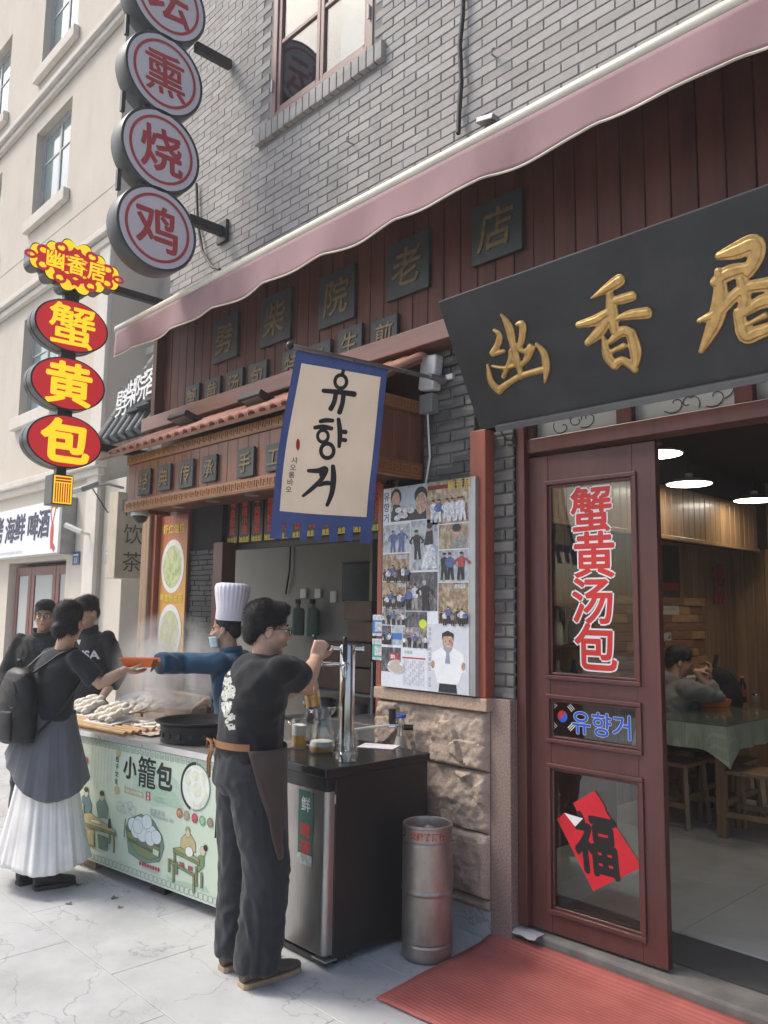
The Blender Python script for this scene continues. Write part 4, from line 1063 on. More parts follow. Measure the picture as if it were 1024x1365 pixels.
# tassel box
bx('tassel_box', (EX - .16, 2.42, 2.39), (EX, 2.585, 2.63), 'oval_case', es, .008); bx('connector', (EX - .1, 2.46, 2.63), (EX - .04, 2.54, 2.69), 'oval_case', es)
q = Print(frame((EX, 2.5025, 2.51), (0, 1, 0), (0, 0, 1)), .001); q.ink(yel).rect(-.074, -.11, .074, .11); q.ink(oval_red); q.rect(-.062, .082, .062, .098); q.rect(-.062, .06, .062, .074)
for k in range(7): q.rect(-.062 + k * .0185, -.1, -.052 + k * .0185, .05)
q.out('tassel', es)
bx('arm', (EX - .1, 2.83, 4.24), (EX - .04, WY - .02, 4.3), 'black_metal', es, .004); bx('arm', (EX - .1, 2.75, 2.87), (EX - .04, 3.24, 2.93), 'black_metal', es, .004)

# ================================================================== hanging flag
FX = -3.0
fg = thing('hanging_flag', 'cream cloth flag with blue border and black characters on a wall pole', 'flag', (FX, 3.25, 2.85))
mat('flag_cloth', (.66, .57, .46), .9, var=.06, scale=4, bump=.2, bscale=250, bdist=.001, sheen=.2, dirt=.15, dirtcol=(.45, .36, .28)); mat('flag_blue', (.045, .07, .2), .85, var=.12, scale=6, bump=.2, bscale=250, sheen=.2); mat('flag_ink', (.028, .028, .03), .8)
for nm in ('flag_cloth', 'flag_blue'):
    n = MATS[nm].node_tree; b = n.nodes['Principled BSDF']; tr = n.nodes.new('ShaderNodeBsdfTranslucent'); mx = n.nodes.new('ShaderNodeMixShader'); mx.inputs[0].default_value = .4
    n.links.new(b.inputs['Base Color'].links[0].from_socket, tr.inputs[0]); n.links.new(b.outputs[0], mx.inputs[1]); n.links.new(tr.outputs[0], mx.inputs[2]); n.links.new(mx.outputs[0], n.nodes['Material Output'].inputs[0])
def flag_uv(u, v):      # u along the pole (0 tip .. 1 wall side), v downwards 0..1
    tl, tr, bl, br = Vector((2.258, 2.83)), Vector((2.862, 2.88)), Vector((2.112, 2.0)), Vector((2.738, 2.02))
    a = tl.lerp(tr, u).lerp(bl.lerp(br, u), v); return a.x, a.y
def flag_x(y, z):
    d = max(0, 2.86 - z)
    return FX + .02 * d * sin(y * 8 + z * 2.2) + .012 * sin(y * 3 + z * 7) * d + .03 * d * d
def flag_pt(u, v, w=0.):
    y, z = flag_uv(u, v); return Vector((flag_x(y, z) + w, y, z))
def flag_patch(u0, u1, v0, v1, nu, nv, w=0., taper=0):
    q = MB(); vs = [flag_pt(u0 + (u1 - u0) * i / nu, v0 + (v1 - v0) * j / nv, w) for i in range(nu + 1) for j in range(nv + 1)]
    q.add(vs, [(i * (nv + 1) + j, (i + 1) * (nv + 1) + j, (i + 1) * (nv + 1) + j + 1, i * (nv + 1) + j + 1) for i in range(nu) for j in range(nv)]); return q
o = flag_patch(.07, .93, .07, .94, 30, 40).build('cloth', 'flag_cloth', fg); shade(o.data, 170)
for a in ((0, .07, 0, 1), (.93, 1, 0, 1), (.07, .93, 0, .07), (.07, .93, .94, 1)):
    o = flag_patch(*a, 30 if a[1] - a[0] > .5 else 4, 40 if a[3] - a[2] > .5 else 4, .0015).build('border', 'flag_blue', fg); shade(o.data, 170)
for i in range(7):
    u0 = .0 + i * .146; o = flag_patch(u0, u0 + .075 + .04 * (i in (0, 6)), 1.0, 1.095 - .01 * (i % 2), 3, 4, .0015).build('tab', 'flag_blue', fg); shade(o.data, 170)
def ftrace(px, py, w=.005):
    p = onX(px, py, FX); 
    for _ in range(2): p = onX(px, py, flag_x(p.y, p.z))
    return Vector((flag_x(p.y, p.z) + w, p.y, p.z))
def fstroke(q, st, dw=0):
    ol = brush([(a, b, wd * 1.25) for a, b, wd in st], 6); q.add([ftrace(140 + a / 2.56, 380 + b / 2.56, .004 + dw) for a, b in ol], [tuple(range(len(ol)))])
def fring(q, cx, cy_, r, wd):
    n = 28
    for k in range(n):
        t0, t1 = 2 * pi * k / n, 2 * pi * (k + 1) / n
        q.add([ftrace(140 + (cx + rr * cos(t)) / 2.56, 380 + (cy_ + rr * 1.12 * sin(t)) / 2.56, .0042) for rr, t in ((r - wd, t0), (r + wd, t0), (r + wd, t1), (r - wd, t1))], [(0, 1, 2, 3)])
GL = [([[(812, 292, 10), (808, 308, 10)], [(743, 361, 12), (800, 366, 14), (850, 373, 16)], [(786, 372, 13), (780, 400, 13), (768, 424, 14)], [(812, 376, 13), (808, 405, 13), (798, 436, 14)]], [(803, 330, 20, 6)]),
      ([[(733, 466, 11), (752, 462, 13), (776, 463, 11)], [(714, 487, 11), (742, 484, 13), (772, 490, 12)], [(795, 458, 11), (800, 505, 14), (797, 552, 10)], [(798, 500, 11), (820, 502, 13)], [(798, 527, 11), (819, 530, 12)]], [(742, 516, 18, 5.5), (757, 566, 22, 6.5)]),
      ([[(692, 634, 10), (725, 634, 14), (752, 628, 15), (738, 662, 13), (705, 695, 12), (674, 720, 8)], [(728, 684, 9), (752, 676, 13), (772, 678, 11)], [(776, 618, 12), (778, 660, 16), (772, 710, 14), (756, 752, 10)]], [])]
for st, rings in GL:
    q = MB(); d_ = 0
    for s in st: fstroke(q, s, d_); d_ += .0003
    for r in rings: fring(q, *r)
    q.build('character', 'flag_ink', fg)
for i, ch in enumerate('샤오롱바오'):
    vs, fs = glyph(ch, .01); q = MB(); q.add([ftrace(140 + (646 - i * 5 + x * 24) / 2.56, 380 + (598 + i * 25 - y * 24) / 2.56, .004) for x, y in vs], fs); q.build('small_character', 'flag_ink', fg)
q = MB(); ol = [(657 + 7 * cos(a * pi / 8), 545 + 20 * sin(a * pi / 8)) for a in range(16)]; q.add([ftrace(140 + a / 2.56, 380 + b / 2.56, .004) for a, b in ol], [tuple(range(16))]); q.build('seal', plain((.5, .05, .05)), fg)
MB().tube([(FX, 2.225, 2.845), (FX, 3.27, 2.9)], .0115, 10).build('pole', mat('steel_pole', (.45, .46, .47), .3, metal=.9), fg, smooth=60)
MB().ell((FX, 2.22, 2.845), .019, 12, 8).build('pole_knob', 'black_metal', fg, smooth=60)
MB().lathe([(.03, 0), (.03, .03), (.018, .05), (.018, .12)], (0, 0, 0), 16, Matrix.Translation((FX, 3.3, 2.9)) @ Matrix.Rotation(pi / 2, 4, 'X')).build('pole_bracket', 'steel_pole', fg, smooth=40)
p = onY(572, 497, 3.25)
rt = thing('wall_antenna_box', 'white plastic outdoor box mounted beside the flag pole bracket', 'box', tuple(p))
MB().box(-.06, -.02, -.1, .06, .05, .1, Matrix.Translation(p) @ Matrix.Rotation(.12, 4, 'Y')).build('case', 'plastic_white', rt, bevel=.012); bx('mount', (p.x - .02, 3.29, p.z - .05), (p.x + .14, WY, p.z - .02), 'plastic_white', rt)
jb = onY(572, 540, 3.28); q = thing('junction_box', 'small grey junction box on the dark brick pier', 'box', tuple(jb)); bx('case', (jb.x - .05, 3.25, jb.z - .05), (jb.x + .05, WY - .01, jb.z + .06), plain((.25, .26, .27)), q); MB().tube([jb + Vector((-.01, .0, -.05)), jb + Vector((0, .01, -.3)), jb + Vector((-.03, .01, -.45)), jb + Vector((-.02, .02, -.62))], .006, 6).build('wire', 'plastic_white', q)

# ================================================================== photo panel
pp = thing('photo_panel', 'lit panel covered with a collage of customer photographs on the pier', 'poster', (-3.1, 3.25, 1.18))
AX_, BX_, ZA, ZB = -3.427, -2.725, 1.178, 2.318
bx('case', (AX_, 3.245, ZA), (BX_, WY + .01, ZB), mat('panel_edge', (.42, .43, .43), .4, metal=.5), pp, .003)
f3 = frame((AX_, 3.2445, ZA), (1, 0, 0), (0, 0, 1)); PW, PH = BX_ - AX_ - .04, ZB - ZA
q = Print(f3, .0003); white = plain((.72, .76, .82))
q.ink(white).rect(.003, .003, PW, PH - .003); q.out('backing_print', pp)
def photo_noise(name, a, b, c, s):
    if name in MATS: return MATS[name]
    m, n, bb = _nodes(name)
    c_ = _ramp(n, _noise(n, _pos(n, (1, 1, .7)), s * .45, 6, .62, .6), [(.28, a), (.5, b), (.72, c)])
    tx = n.nodes.new('ShaderNodeTexNoise'); tx.inputs['Scale'].default_value = s * .3; tx.inputs['Detail'].default_value = 4; n.links.new(_pos(n), tx.inputs['Vector'])
    c_ = _mix(n, c_, tx.outputs['Color'], .35, 'SOFT_LIGHT')
    n.links.new(c_, bb.inputs['Base Color']); bb.inputs['Roughness'].default_value = .3; return m
KN = [photo_noise('photo_crowd', (.03, .04, .06), (.3, .28, .27), (.62, .62, .66), 95), photo_noise('photo_warm', (.06, .04, .03), (.36, .26, .17), (.62, .55, .45), 80), photo_noise('photo_street', (.1, .12, .15), (.42, .46, .5), (.6, .64, .7), 70), photo_noise('photo_dark', (.015, .018, .025), (.1, .1, .12), (.35, .33, .32), 80)]
# zoomed print coordinates: (x0, y0, x1, y1) of each picture on the panel, from 0..450 across and 0..1120 down
SXp, SZp = PW / 450., PH / 1125.
def U(x): return x * SXp
def V(y): return PH - y * SZp
def cl_(nm, c): return mat('print_' + nm, c, .4, var=.45, scale=55, detail=3)
skin = cl_('skin', (.46, .3, .23)); blk = cl_('black', (.025, .025, .03)); wht = cl_('white', (.6, .62, .66)); blu2 = cl_('blue', (.08, .13, .3)); red2 = cl_('red', (.4, .06, .07)); gry = cl_('grey', (.27, .26, .25))
prng = random.Random(9)
def person_print(q, x, y, s, top, leg=None, hat=None):
    """a small printed figure; (x, y) its feet, s its height"""
    lg = leg or blk; ln = prng.uniform(-.05, .05) * s; k1 = prng.uniform(.8, 1.15); ar = prng.uniform(-.1, .12)
    q.ink(lg).poly([(U(x - s * .11), V(y)), (U(x - s * .03), V(y)), (U(x + ln * .3), V(y - s * .3)), (U(x + s * .04), V(y)), (U(x + s * .12), V(y)), (U(x + ln * .5 + s * .09), V(y - s * .5)), (U(x + ln * .5 - s * .09), V(y - s * .5))])
    q.ink(top).poly([(U(x + ln * .5 - s * .1), V(y - s * .44)), (U(x + ln * .5 + s * .1), V(y - s * .44)), (U(x + ln + s * .13 * k1), V(y - s * .74)), (U(x + ln + s * .04), V(y - s * .81)), (U(x + ln - s * .04), V(y - s * .81)), (U(x + ln - s * .13 * k1), V(y - s * .74))])
    for sg in (-1, 1): q.line([(U(x + ln + sg * s * .12 * k1), V(y - s * .74)), (U(x + ln + sg * s * (.17 + ar)), V(y - s * .58)), (U(x + ln + sg * s * (.1 + ar)), V(y - s * (.48 + ar)))], s * .05 * SXp)
    q.ink(skin).disc(U(x + ln * 1.1), V(y - s * .88), s * .058 * SXp, s * .075 * SZp, 12)
    q.ink(hat or blk).disc(U(x + ln * 1.15), V(y - s * .925), s * .062 * SXp, s * .05 * SZp, 12)
PH_ = [(45, 5, 240, 200, 2), (242, 2, 447, 235, 1), (3, 215, 152, 375, 2), (156, 205, 298, 480, 2), (302, 240, 447, 372, 1), (302, 378, 447, 545, 2), (3, 382, 152, 535, 1), (3, 540, 130, 680, 1), (133, 490, 298, 700, 3), (302, 550, 447, 765, 1), (3, 684, 130, 780, 0), (133, 704, 246, 790, 3), (3, 785, 55, 890, 3), (58, 785, 115, 890, 2), (118, 790, 246, 900, 0), (3, 905, 110, 1040, 3)]
for i, (x0, y0, x1, y1, k) in enumerate(PH_):
    q = Print(f3, .0003); q.k = 3; q.ink(KN[k]).rect(U(x0), V(y1), U(x1), V(y0))
    if i == 0:
        q.ink(plain((.45, .52, .6))).rect(U(90), V(110), U(235), V(12)); q.ink(blk).rect(U(48), V(198), U(238), V(140)); q.ink(blk).disc(U(75), V(60), U(30), .05); q.ink(skin).disc(U(74), V(75), U(22), .048); q.ink(blk).poly([(U(46), V(190)), (U(110), V(150)), (U(95), V(105)), (U(60), V(100))])
        q.ink(blk).disc(U(210), V(65), U(34), .05); q.ink(skin).disc(U(213), V(110), U(30), .062); q.ink(blk).poly([(U(172), V(198)), (U(238), V(198)), (U(238), V(150)), (U(215), V(165))])
        for a, b in ((90, 135), (130, 140), (105, 165), (160, 145), (85, 180), (125, 170)): q.ink(wht).disc(U(a), V(b), U(18), .016)
    elif i == 1:
        q.ink(plain((.18, .03, .02))).rect(U(244), V(45), U(350), V(22)); q.ink(blk).rect(U(360), V(50), U(445), V(4)); q.ink(plain((.6, .4, .1))).text('幽香居', U(403), V(28), .055, .02)
        for x_, c_ in ((275, wht), (300, blu2), (340, wht), (370, wht), (400, wht), (425, wht)): person_print(q, x_, 225, 130, c_, wht)
    elif i == 2: person_print(q, 60, 374, 130, blu2, blu2); person_print(q, 105, 374, 140, blu2, blu2, wht)
    elif i == 3:
        person_print(q, 195, 420, 170, blk); q.ink(wht).poly([(U(215), V(470)), (U(295), V(470)), (U(285), V(370)), (U(258), V(330)), (U(238), V(335))]); q.ink(blk).poly([(U(228), V(345)), (U(275), V(340)), (U(272), V(265)), (U(240), V(270))]); q.ink(skin).disc(U(255), V(245), U(13), .02); q.ink(blk).disc(U(257), V(238), U(15), .018)
    elif i == 4: q.ink(gry).poly([(U(360), V(370)), (U(445), V(370)), (U(440), V(310)), (U(405), V(290)), (U(375), V(310))]); q.ink(skin).disc(U(390), V(280), U(20), .032); q.ink(blk).disc(U(390), V(262), U(22), .022)
    elif i == 5:
        for x_, c_ in ((328, blk), (362, blu2), (410, red2)): person_print(q, x_, 535, 150, c_)
    elif i in (6, 7, 9):
        q.ink(wht).rect(U(x0 + 80), V(y0 + 30), U(x0 + 130), V(y0 + 10)); q.ink(gry).text('幽香居', U(x0 + 105), V(y0 + 20), .02)
        for k_ in range(7): person_print(q, x0 + 12 + k_ * (x1 - x0 - 20) / 6, y1 + 30 + (k_ % 2) * 10 - 30, 70 + 12 * (k_ % 3), (blk, wht, blu2, gry)[k_ % 4])
    elif i == 8: person_print(q, 180, 695, 150, wht, gry); person_print(q, 240, 700, 170, blk, blk, plain((.3, .5, .6))); person_print(q, 150, 690, 120, blu2)
    elif i == 11: q.ink(plain((.6, .7, .05))).disc(U(225), V(770), U(20), .025)
    elif i == 13: q.ink(plain((.05, .17, .5))).rect(U(58), V(860), U(115), V(825))
    elif i == 15:
        q.ink(red2).rect(U(50), V(990), U(100), V(935)); q.ink(wht).rect(U(55), V(965), U(78), V(945)); q.ink(wht).disc(U(85), V(1010), U(48), .04); q.ink(plain((.5, .45, .38)))
        for a, b in ((65, 1015), (85, 990), (105, 1015), (85, 1025)): q.disc(U(a), V(b), U(20), .019)
    else:
        for k_ in range(5): person_print(q, x0 + 10 + k_ * (x1 - x0 - 15) / 4, y1, 60 + 10 * (k_ % 3), (wht, blk, blu2, gry)[k_ % 4])
    q.out('photograph', pp)
q = Print(f3, .0003); q.k = 3; q.ink(plain((.1, .12, .2))).text('유향거', U(22), V(50), .055, .02, True, 1.15); q.out('vertical_lettering', pp)
q = Print(f3, .0003); q.k = 4; q.ink(plain((.5, .06, .06))).rect(U(118), V(960), U(240), V(952)); q.ink(plain((.25, .45, .3))).text('幽香居', U(150), V(925), .02)
for k_ in range(9): q.ink(plain((.3, .33, .4))).text('맛있는 육즙 가득한 만두집'[k_ % 3:k_ % 3 + 10], U(180), V(975 + k_ * 15), .0165, 0.0, sx=.95)
q.out('article', pp)
q = Print(f3, .0003); q.k = 4; q.ink(plain((.62, .65, .7))).rect(U(248), V(1122), U(449), V(768)); q.ink(plain((.2, .2, .3))).text('유향거 샤오롱바오 맛집', U(262), V(795), .024, .01, True, 1.12)
cx = 350
q.ink(blk).poly([(U(cx - 45), V(1120)), (U(cx + 45), V(1120)), (U(cx + 40), V(1070)), (U(cx - 40), V(1070))])
q.ink(plain((.8, .82, .85))).poly([(U(cx - 50), V(1075)), (U(cx + 50), V(1075)), (U(cx + 70), V(1010)), (U(cx + 85), V(1010)), (U(cx + 75), V(920)), (U(cx + 25), V(885)), (U(cx - 25), V(885)), (U(cx - 75), V(920)), (U(cx - 82), V(1010)), (U(cx - 65), V(1010))])
q.ink(skin).disc(U(cx), V(860), U(25), .05, 20); q.disc(U(cx - 72), V(980), U(9), .022); q.disc(U(cx + 74), V(980), U(9), .022)
q.ink(blk).poly([(U(cx - 28), V(852)), (U(cx - 28), V(815)), (U(cx), V(800)), (U(cx + 28), V(815)), (U(cx + 28), V(852)), (U(cx + 20), V(830)), (U(cx - 20), V(830))])
q.disc(U(cx - 10), V(855), U(4), .003); q.disc(U(cx + 10), V(855), U(4), .003); q.ink(wht).disc(U(cx), V(882), U(10), .004)
q.ink(plain((.3, .33, .42))).poly([(U(cx - 24), V(890)), (U(cx + 24), V(890)), (U(cx + 6), V(915)), (U(cx + 12), V(970)), (U(cx - 12), V(970)), (U(cx - 6), V(915))]); q.out('portrait', pp)
# payment cards on the post
for i, (z, c_) in enumerate(((1.52, (.04, .22, .55)), (1.38, (.06, .45, .3)))):
    t = thing('payment_card', ('blue payment card taped on the red post, upper one', 'green payment card taped on the red post, lower one')[i], 'card', (-3.5, 3.29, z - .06), group='payment cards')
    bx('card', (-3.555, 3.292, z - .062), (-3.44, 3.297, z + .062), wht, t, .002); bx('colour_band', (-3.552, 3.2905, z - .045), (-3.443, 3.2915, z + .03), plain(c_), t, 0); bx('white_field', (-3.53, 3.289, z - .035), (-3.465, 3.29, z + .02), wht, t, 0)

# ================================================================== menu boards and food poster
mnames = '蟹黄汤包 三鲜馄饨 虾仁馄饨 鸭血粉丝 鲜肉小笼 牛肉锅贴 酸辣粉丝 生煎馒头 排骨米饭 海鲜馄饨 虾仁蒸饺 什锦炒饭 雪菜肉丝 紫菜蛋汤'.split()
for i, s_ in enumerate(mnames):
    x0 = -5.83 + i * .163
    t = thing('menu_board', 'narrow black menu board with red characters under the canopy, number %s from the food poster' % ('one two three four five six seven eight nine ten eleven twelve thirteen fourteen'.split()[i]), 'menu board', (x0 + .07, 3.4, 2.09), group='row of hanging menu boards')
    bx('board', (x0, 3.405, 2.095), (x0 + .145, 3.425, 2.46), mat('menu_black', (.012, .012, .012), .4), t, .003)
    q = Print(frame((x0 + .0725, 3.4045, 2.28), (1, 0, 0), (0, 0, 1)), .0006); q.ink(plain((.55, .04, .03))).text(s_, 0, .115, .072, .03, True, .95)
    q.ink(plain((.6, .5, .05))).text('幽香居', 0, -.158, .036, .03); q.line([(-.062, -.135), (-.062, -.178), (.062, -.178), (.062, -.135)], .006); q.line([(-.062, .16), (-.062, .178), (.062, .178), (.062, .16)], .006); q.out('lettering', t)
fpz0, fpz1, fx0, fx1 = 1.16, 2.36, -6.225, -5.79
po = thing('food_poster', 'tall orange poster with two bowls of wonton soup', 'poster', (-6, 3.32, fpz0))
def orange_mat():
    m, n, b = _nodes('poster_orange'); g = n.nodes.new('ShaderNodeNewGeometry'); s = n.nodes.new('ShaderNodeSeparateXYZ'); n.links.new(g.outputs['Position'], s.inputs[0])
    c = _ramp(n, _math(n, 'MULTIPLY', _math(n, 'SUBTRACT', s.outputs[2], fpz0), .83), [(0, (.62, .4, .12)), (.35, (.66, .35, .08)), (.75, (.5, .17, .05)), (1, (.36, .06, .04))])
    wv = n.nodes.new('ShaderNodeTexWave'); wv.inputs['Scale'].default_value = 6; n.links.new(g.outputs['Position'], wv.inputs[0]); c = _mix(n, c, (.7, .5, .2), _math(n, 'MULTIPLY', wv.outputs['Fac'], .12))
    n.links.new(c, b.inputs['Base Color']); b.inputs['Roughness'].default_value = .4
orange_mat()
bx('sheet', (fx0, 3.322, fpz0), (fx1, 3.329, fpz1), 'poster_orange', po, 0)
q = Print(frame(((fx0 + fx1) / 2, 3.3215, fpz0), (1, 0, 0), (0, 0, 1)), .0006)
soup = photo_noise('photo_soup', (.2, .3, .08), (.5, .55, .28), (.62, .62, .42), 60)
for z, s_, tz in ((.78, '虾仁馄饨', 1.09), (.25, '鸭血粉丝汤', .52)):
    q.ink(plain((.75, .75, .72))).disc(0, z, .185, .22, 32); q.ink(soup).disc(0, z - .005, .15, .175, 28); q.ink(plain((.75, .55, .05))).text(s_, 0, tz, .085 if len(s_) == 4 else .07, .03)
q.ink(plain((.5, .05, .05))).text('新品', 0, .03, .05, .02); q.ink(plain((.2, .3, .5))).text('幽香居', -.14, .13, .035, .0); q.out('print', po)
# ================================================================== food counter
CA = radians(7.3); CO = Vector((-5.62, 2.195, 0)); CL = 2.09; CTOP = .825
ct = thing('food_counter', 'long food counter with pale green printed front and steel top', 'counter', tuple(CO), CA)
mat('counter_steel', (.5, .49, .47), .35, metal=.7, var=.2, scale=4, dirt=.3, dirtcol=(.25, .2, .15))
mat('print_green', (.56, .66, .53), .35, var=.07, scale=1.6)
MB().box(0, 0, .065, CL, .012, CTOP - .012).build('front_panel', 'print_green', ct, bevel=.002)
MB().box(-.02, -.012, CTOP - .011, CL + .02, .62, CTOP).build('top', 'counter_steel', ct, bevel=.003)
MB().box(-.02, -.014, CTOP - .03, CL + .02, -.0125, CTOP + .004).build('edge_strip', mat('alu_strip', (.7, .7, .68), .3, metal=.6), ct)
MB().box(.02, .56, .1, CL - .02, .58, CTOP - .012).build('back_panel', 'counter_steel', ct)
MB().box(.0, .013, .1, .02, .58, CTOP - .012).build('side_panel', 'counter_steel', ct); MB().box(CL - .02, .013, .1, CL, .58, CTOP - .012).build('side_panel', 'counter_steel', ct)
MB().box(.02, .05, .1, CL - .02, .56, .12).build('bottom_shelf', mat('pallet_wood', (.3, .2, .12), .8, var=.3, stretch=(1, 4, 4)), ct)
for x in (.1, .5, 1.2, 1.9): MB().box(x, .05, 0, x + .14, .5, .098).build('foot_block', 'pallet_wood' if x < .6 else 'black_metal', ct, bevel=.004)
cu = Vector((cos(CA), sin(CA), 0)); cnm = Vector((sin(CA), -cos(CA), 0))
def onC(px, py):
    d = _ray(px, py); p = CAMP + d * ((CO - CAMP).dot(cnm) / d.dot(cnm)); return (p - CO).dot(cu), p.z
def zc(a, b): return onC(90 + a / 4.876, 960 + b / 4.876)      # from the enlarged view of the front
cf = frame((0, 0, 0), (1, 0, 0), (0, 0, 1))
def art(): return Print(lambda u, v, w=0: Vector((u, -.0005 - w, v)), .0004)
class Art(Print):
    ol = False
    def P(s, pts):
        pp_ = [zc(*p) for p in pts]; s.poly(pp_)
        if s.ol:
            m_ = s.mi; s.mi = s.mats.index(dk) if dk in s.mats else (s.mats.append(dk) or len(s.mats) - 1); s.line(pp_ + pp_[:1], .0022); s.mi = m_
        return s
    def D(s, a, b, ra, rb=None):
        u, v = zc(a, b); u1, _ = zc(a + ra, b); s.disc(u, v, (u1 - u), (u1 - u) * (rb or 1))
        if s.ol:
            m_ = s.mi; s.mi = s.mats.index(dk) if dk in s.mats else (s.mats.append(dk) or len(s.mats) - 1); s.k += .1; s.ring(u, v, (u1 - u), (u1 - u) * (rb or 1), .0018, 20); s.k += .1; s.mi = m_
        return s
    def L(s, pts, wd): return s.line([zc(*p) for p in pts], wd)
    def T(s, t, a, b, size, bold=.0, **k): u, v = zc(a, b); return s.text(t, u, v, size, bold, **k)
def new(k=8):
    a = Art(lambda u, v, w=0: Vector((u, -.0006 - w, v)), .00018); a.k = k; return a
dk = plain((.02, .022, .022)); olive = plain((.2, .24, .1)); olive2 = plain((.3, .34, .14)); teal = plain((.1, .2, .24)); tealb = plain((.16, .25, .2)); mist = plain((.4, .56, .42)); mist2 = plain((.47, .6, .48)); tan = plain((.5, .42, .22)); rd = plain((.42, .06, .08)); wh = plain((.74, .78, .72)); greyl = plain((.36, .4, .42)); buns = mat('bun_print', (.66, .7, .55), .4, var=.2, scale=25)
q = new(1); q.ink(mist2).P([(430, 330), (500, 270), (560, 275), (640, 330), (720, 400), (760, 560), (560, 560), (420, 470)]); q.ink(mist).P([(440, 420), (560, 410), (700, 470), (760, 590), (560, 530)]); q.out('mountain_print', ct); q = new(1); q.ink(mist).P([(640, 1000), (700, 1040), (900, 1080), (930, 1130), (760, 1080), (650, 1040)]); q.out('grass_print', ct)
for i, (ch, a, b, s) in enumerate((('小', 408, 308, .135), ('籠', 518, 340, .185), ('包', 632, 368, .155))):
    q = new(); q.ink(dk).T(ch, a, b, s, .035 if ch != '籠' else .012); q.out('character', ct)
q = new(); q.ink(dk).T('包子文化', 326, 253, .036, .02, vertical=True, pitch=1.2); q.out('heading_print', ct); q = new(); q.ink(tan).D(332, 210, 16); q.out('ornament_print', ct); q = new(); q.ink(tan).D(322, 455, 16); q.out('ornament_print', ct)
for k in range(7):
    q = new(); s_ = '蒸笼小包源远流长皮薄馅多汤汁鲜美香气'[k:k + 13 + (k % 3)]; q.ink(greyl).T(s_, 165 + k * 21, 175 + k * 5, .0145, .0, vertical=True, pitch=1.13); q.out('text_column', ct)
q = new(); q.ink(tan).P([(372, 430), (496, 470), (496, 508), (372, 470)]); q.ink(mist2).P([(380, 441), (488, 476), (488, 498), (380, 463)]); q.ink(tan).T('精美汤包', 434, 470, .024); q.out('caption_print', ct); q = new(); q.ink(rd).P([(512, 462), (540, 466), (541, 524), (512, 520)]); q.ink(wh).T('味美', 526, 480, .022, .02, vertical=True); q.out('seal_print', ct); q = new(); q.ink(mist).T('Traditional', 600, 505, .02); q.T('Chinese snack', 610, 530, .02); q.out('caption_print', ct); q = new(); q.ink(greyl).T('健康美味', 585, 600, .035, .0); q.T('Wholesome life', 615, 635, .034, shear=.3); q.out('slogan_print', ct)
q = new(); u, v = zc(835, 435); r_ = zc(935, 435)[0] - u
q.ink(wh).disc(u, v, r_ * .9, r_ * .9, 32); q.ink(dk).ring(u, v, r_ * 1.02, r_ * 1.02, .017, 40, 1.6, 4.4); q.ink(tealb).ring(u, v, r_ * .98, r_ * .98, .006, 40, -1.7, 1.6); q.ink(buns)
for du, dv, rr in ((-.05, -.03, .5), (.1, .35, .5), (.35, -.25, .45), (-.35, .3, .4), (.1, -.5, .4)): q.disc(u + du * r_, v + dv * r_, r_ * rr, r_ * rr * .95)
q.ink(wh).disc(u + r_ * .12, v - r_ * .15, r_ * .48, r_ * .5); q.disc(u, v + r_ * .42, r_ * .42, r_ * .36); q.ink(buns).disc(u + r_ * .12, v - r_ * .1, r_ * .3, r_ * .3); q.disc(u, v + r_ * .45, r_ * .26, r_ * .22); q.out('bowl_print', ct)
q = new()
for (a, b, c_) in ((730, 604, (.36, .15, .09)), (776, 620, (.3, .27, .18)), (829, 637, (.35, .06, .07)), (878, 652, (.18, .35, .2)), (930, 665, (.2, .18, .13))):
    q.ink(plain(c_)).D(a, b, 20); q.ink(mat('dab_%d' % a, sc(c_, 1.5), .5, var=.5, scale=90)).D(a, b, 14)
q.out('spice_print', ct)
# steamer
q = new(); q.ol = True; q.ink(tealb).P([(380, 700), (400, 640), (480, 610), (560, 650), (620, 760), (630, 830), (600, 920), (500, 930), (400, 860)]); q.ink(olive).P([(385, 680), (605, 800), (600, 890), (540, 910), (460, 870), (395, 780)]); q.ink(plain((.1, .13, .09))).P([(385, 690), (605, 810), (604, 830), (388, 712)]); q.P([(395, 760), (602, 870), (600, 885), (400, 780)])
u0, v0 = zc(495, 730); q.ink(plain((.13, .17, .12))).disc(u0, v0, .105, .075, 28, -.1); q.ink(plain((.62, .7, .7)))
for a, b in ((430, 680), (470, 670), (510, 700), (550, 730), (450, 720), (490, 745), (540, 770), (580, 760), (520, 660), (460, 690)): q.D(a, b, 34, .8)
q.ink(greyl)
for a, b, r in ((345, 560, 26), (385, 570, 28), (430, 590, 24), (365, 580, 22), (410, 555, 22)):
    u_, v_ = zc(a, b); q.ring(u_, v_, r / 780, r / 900, .003, 18)
q.ink(dk).L([(380, 640), (372, 760)], .006); q.ink(mist2).P([(560, 830), (600, 850), (595, 890), (558, 870)]); q.out('steamer_print', ct)
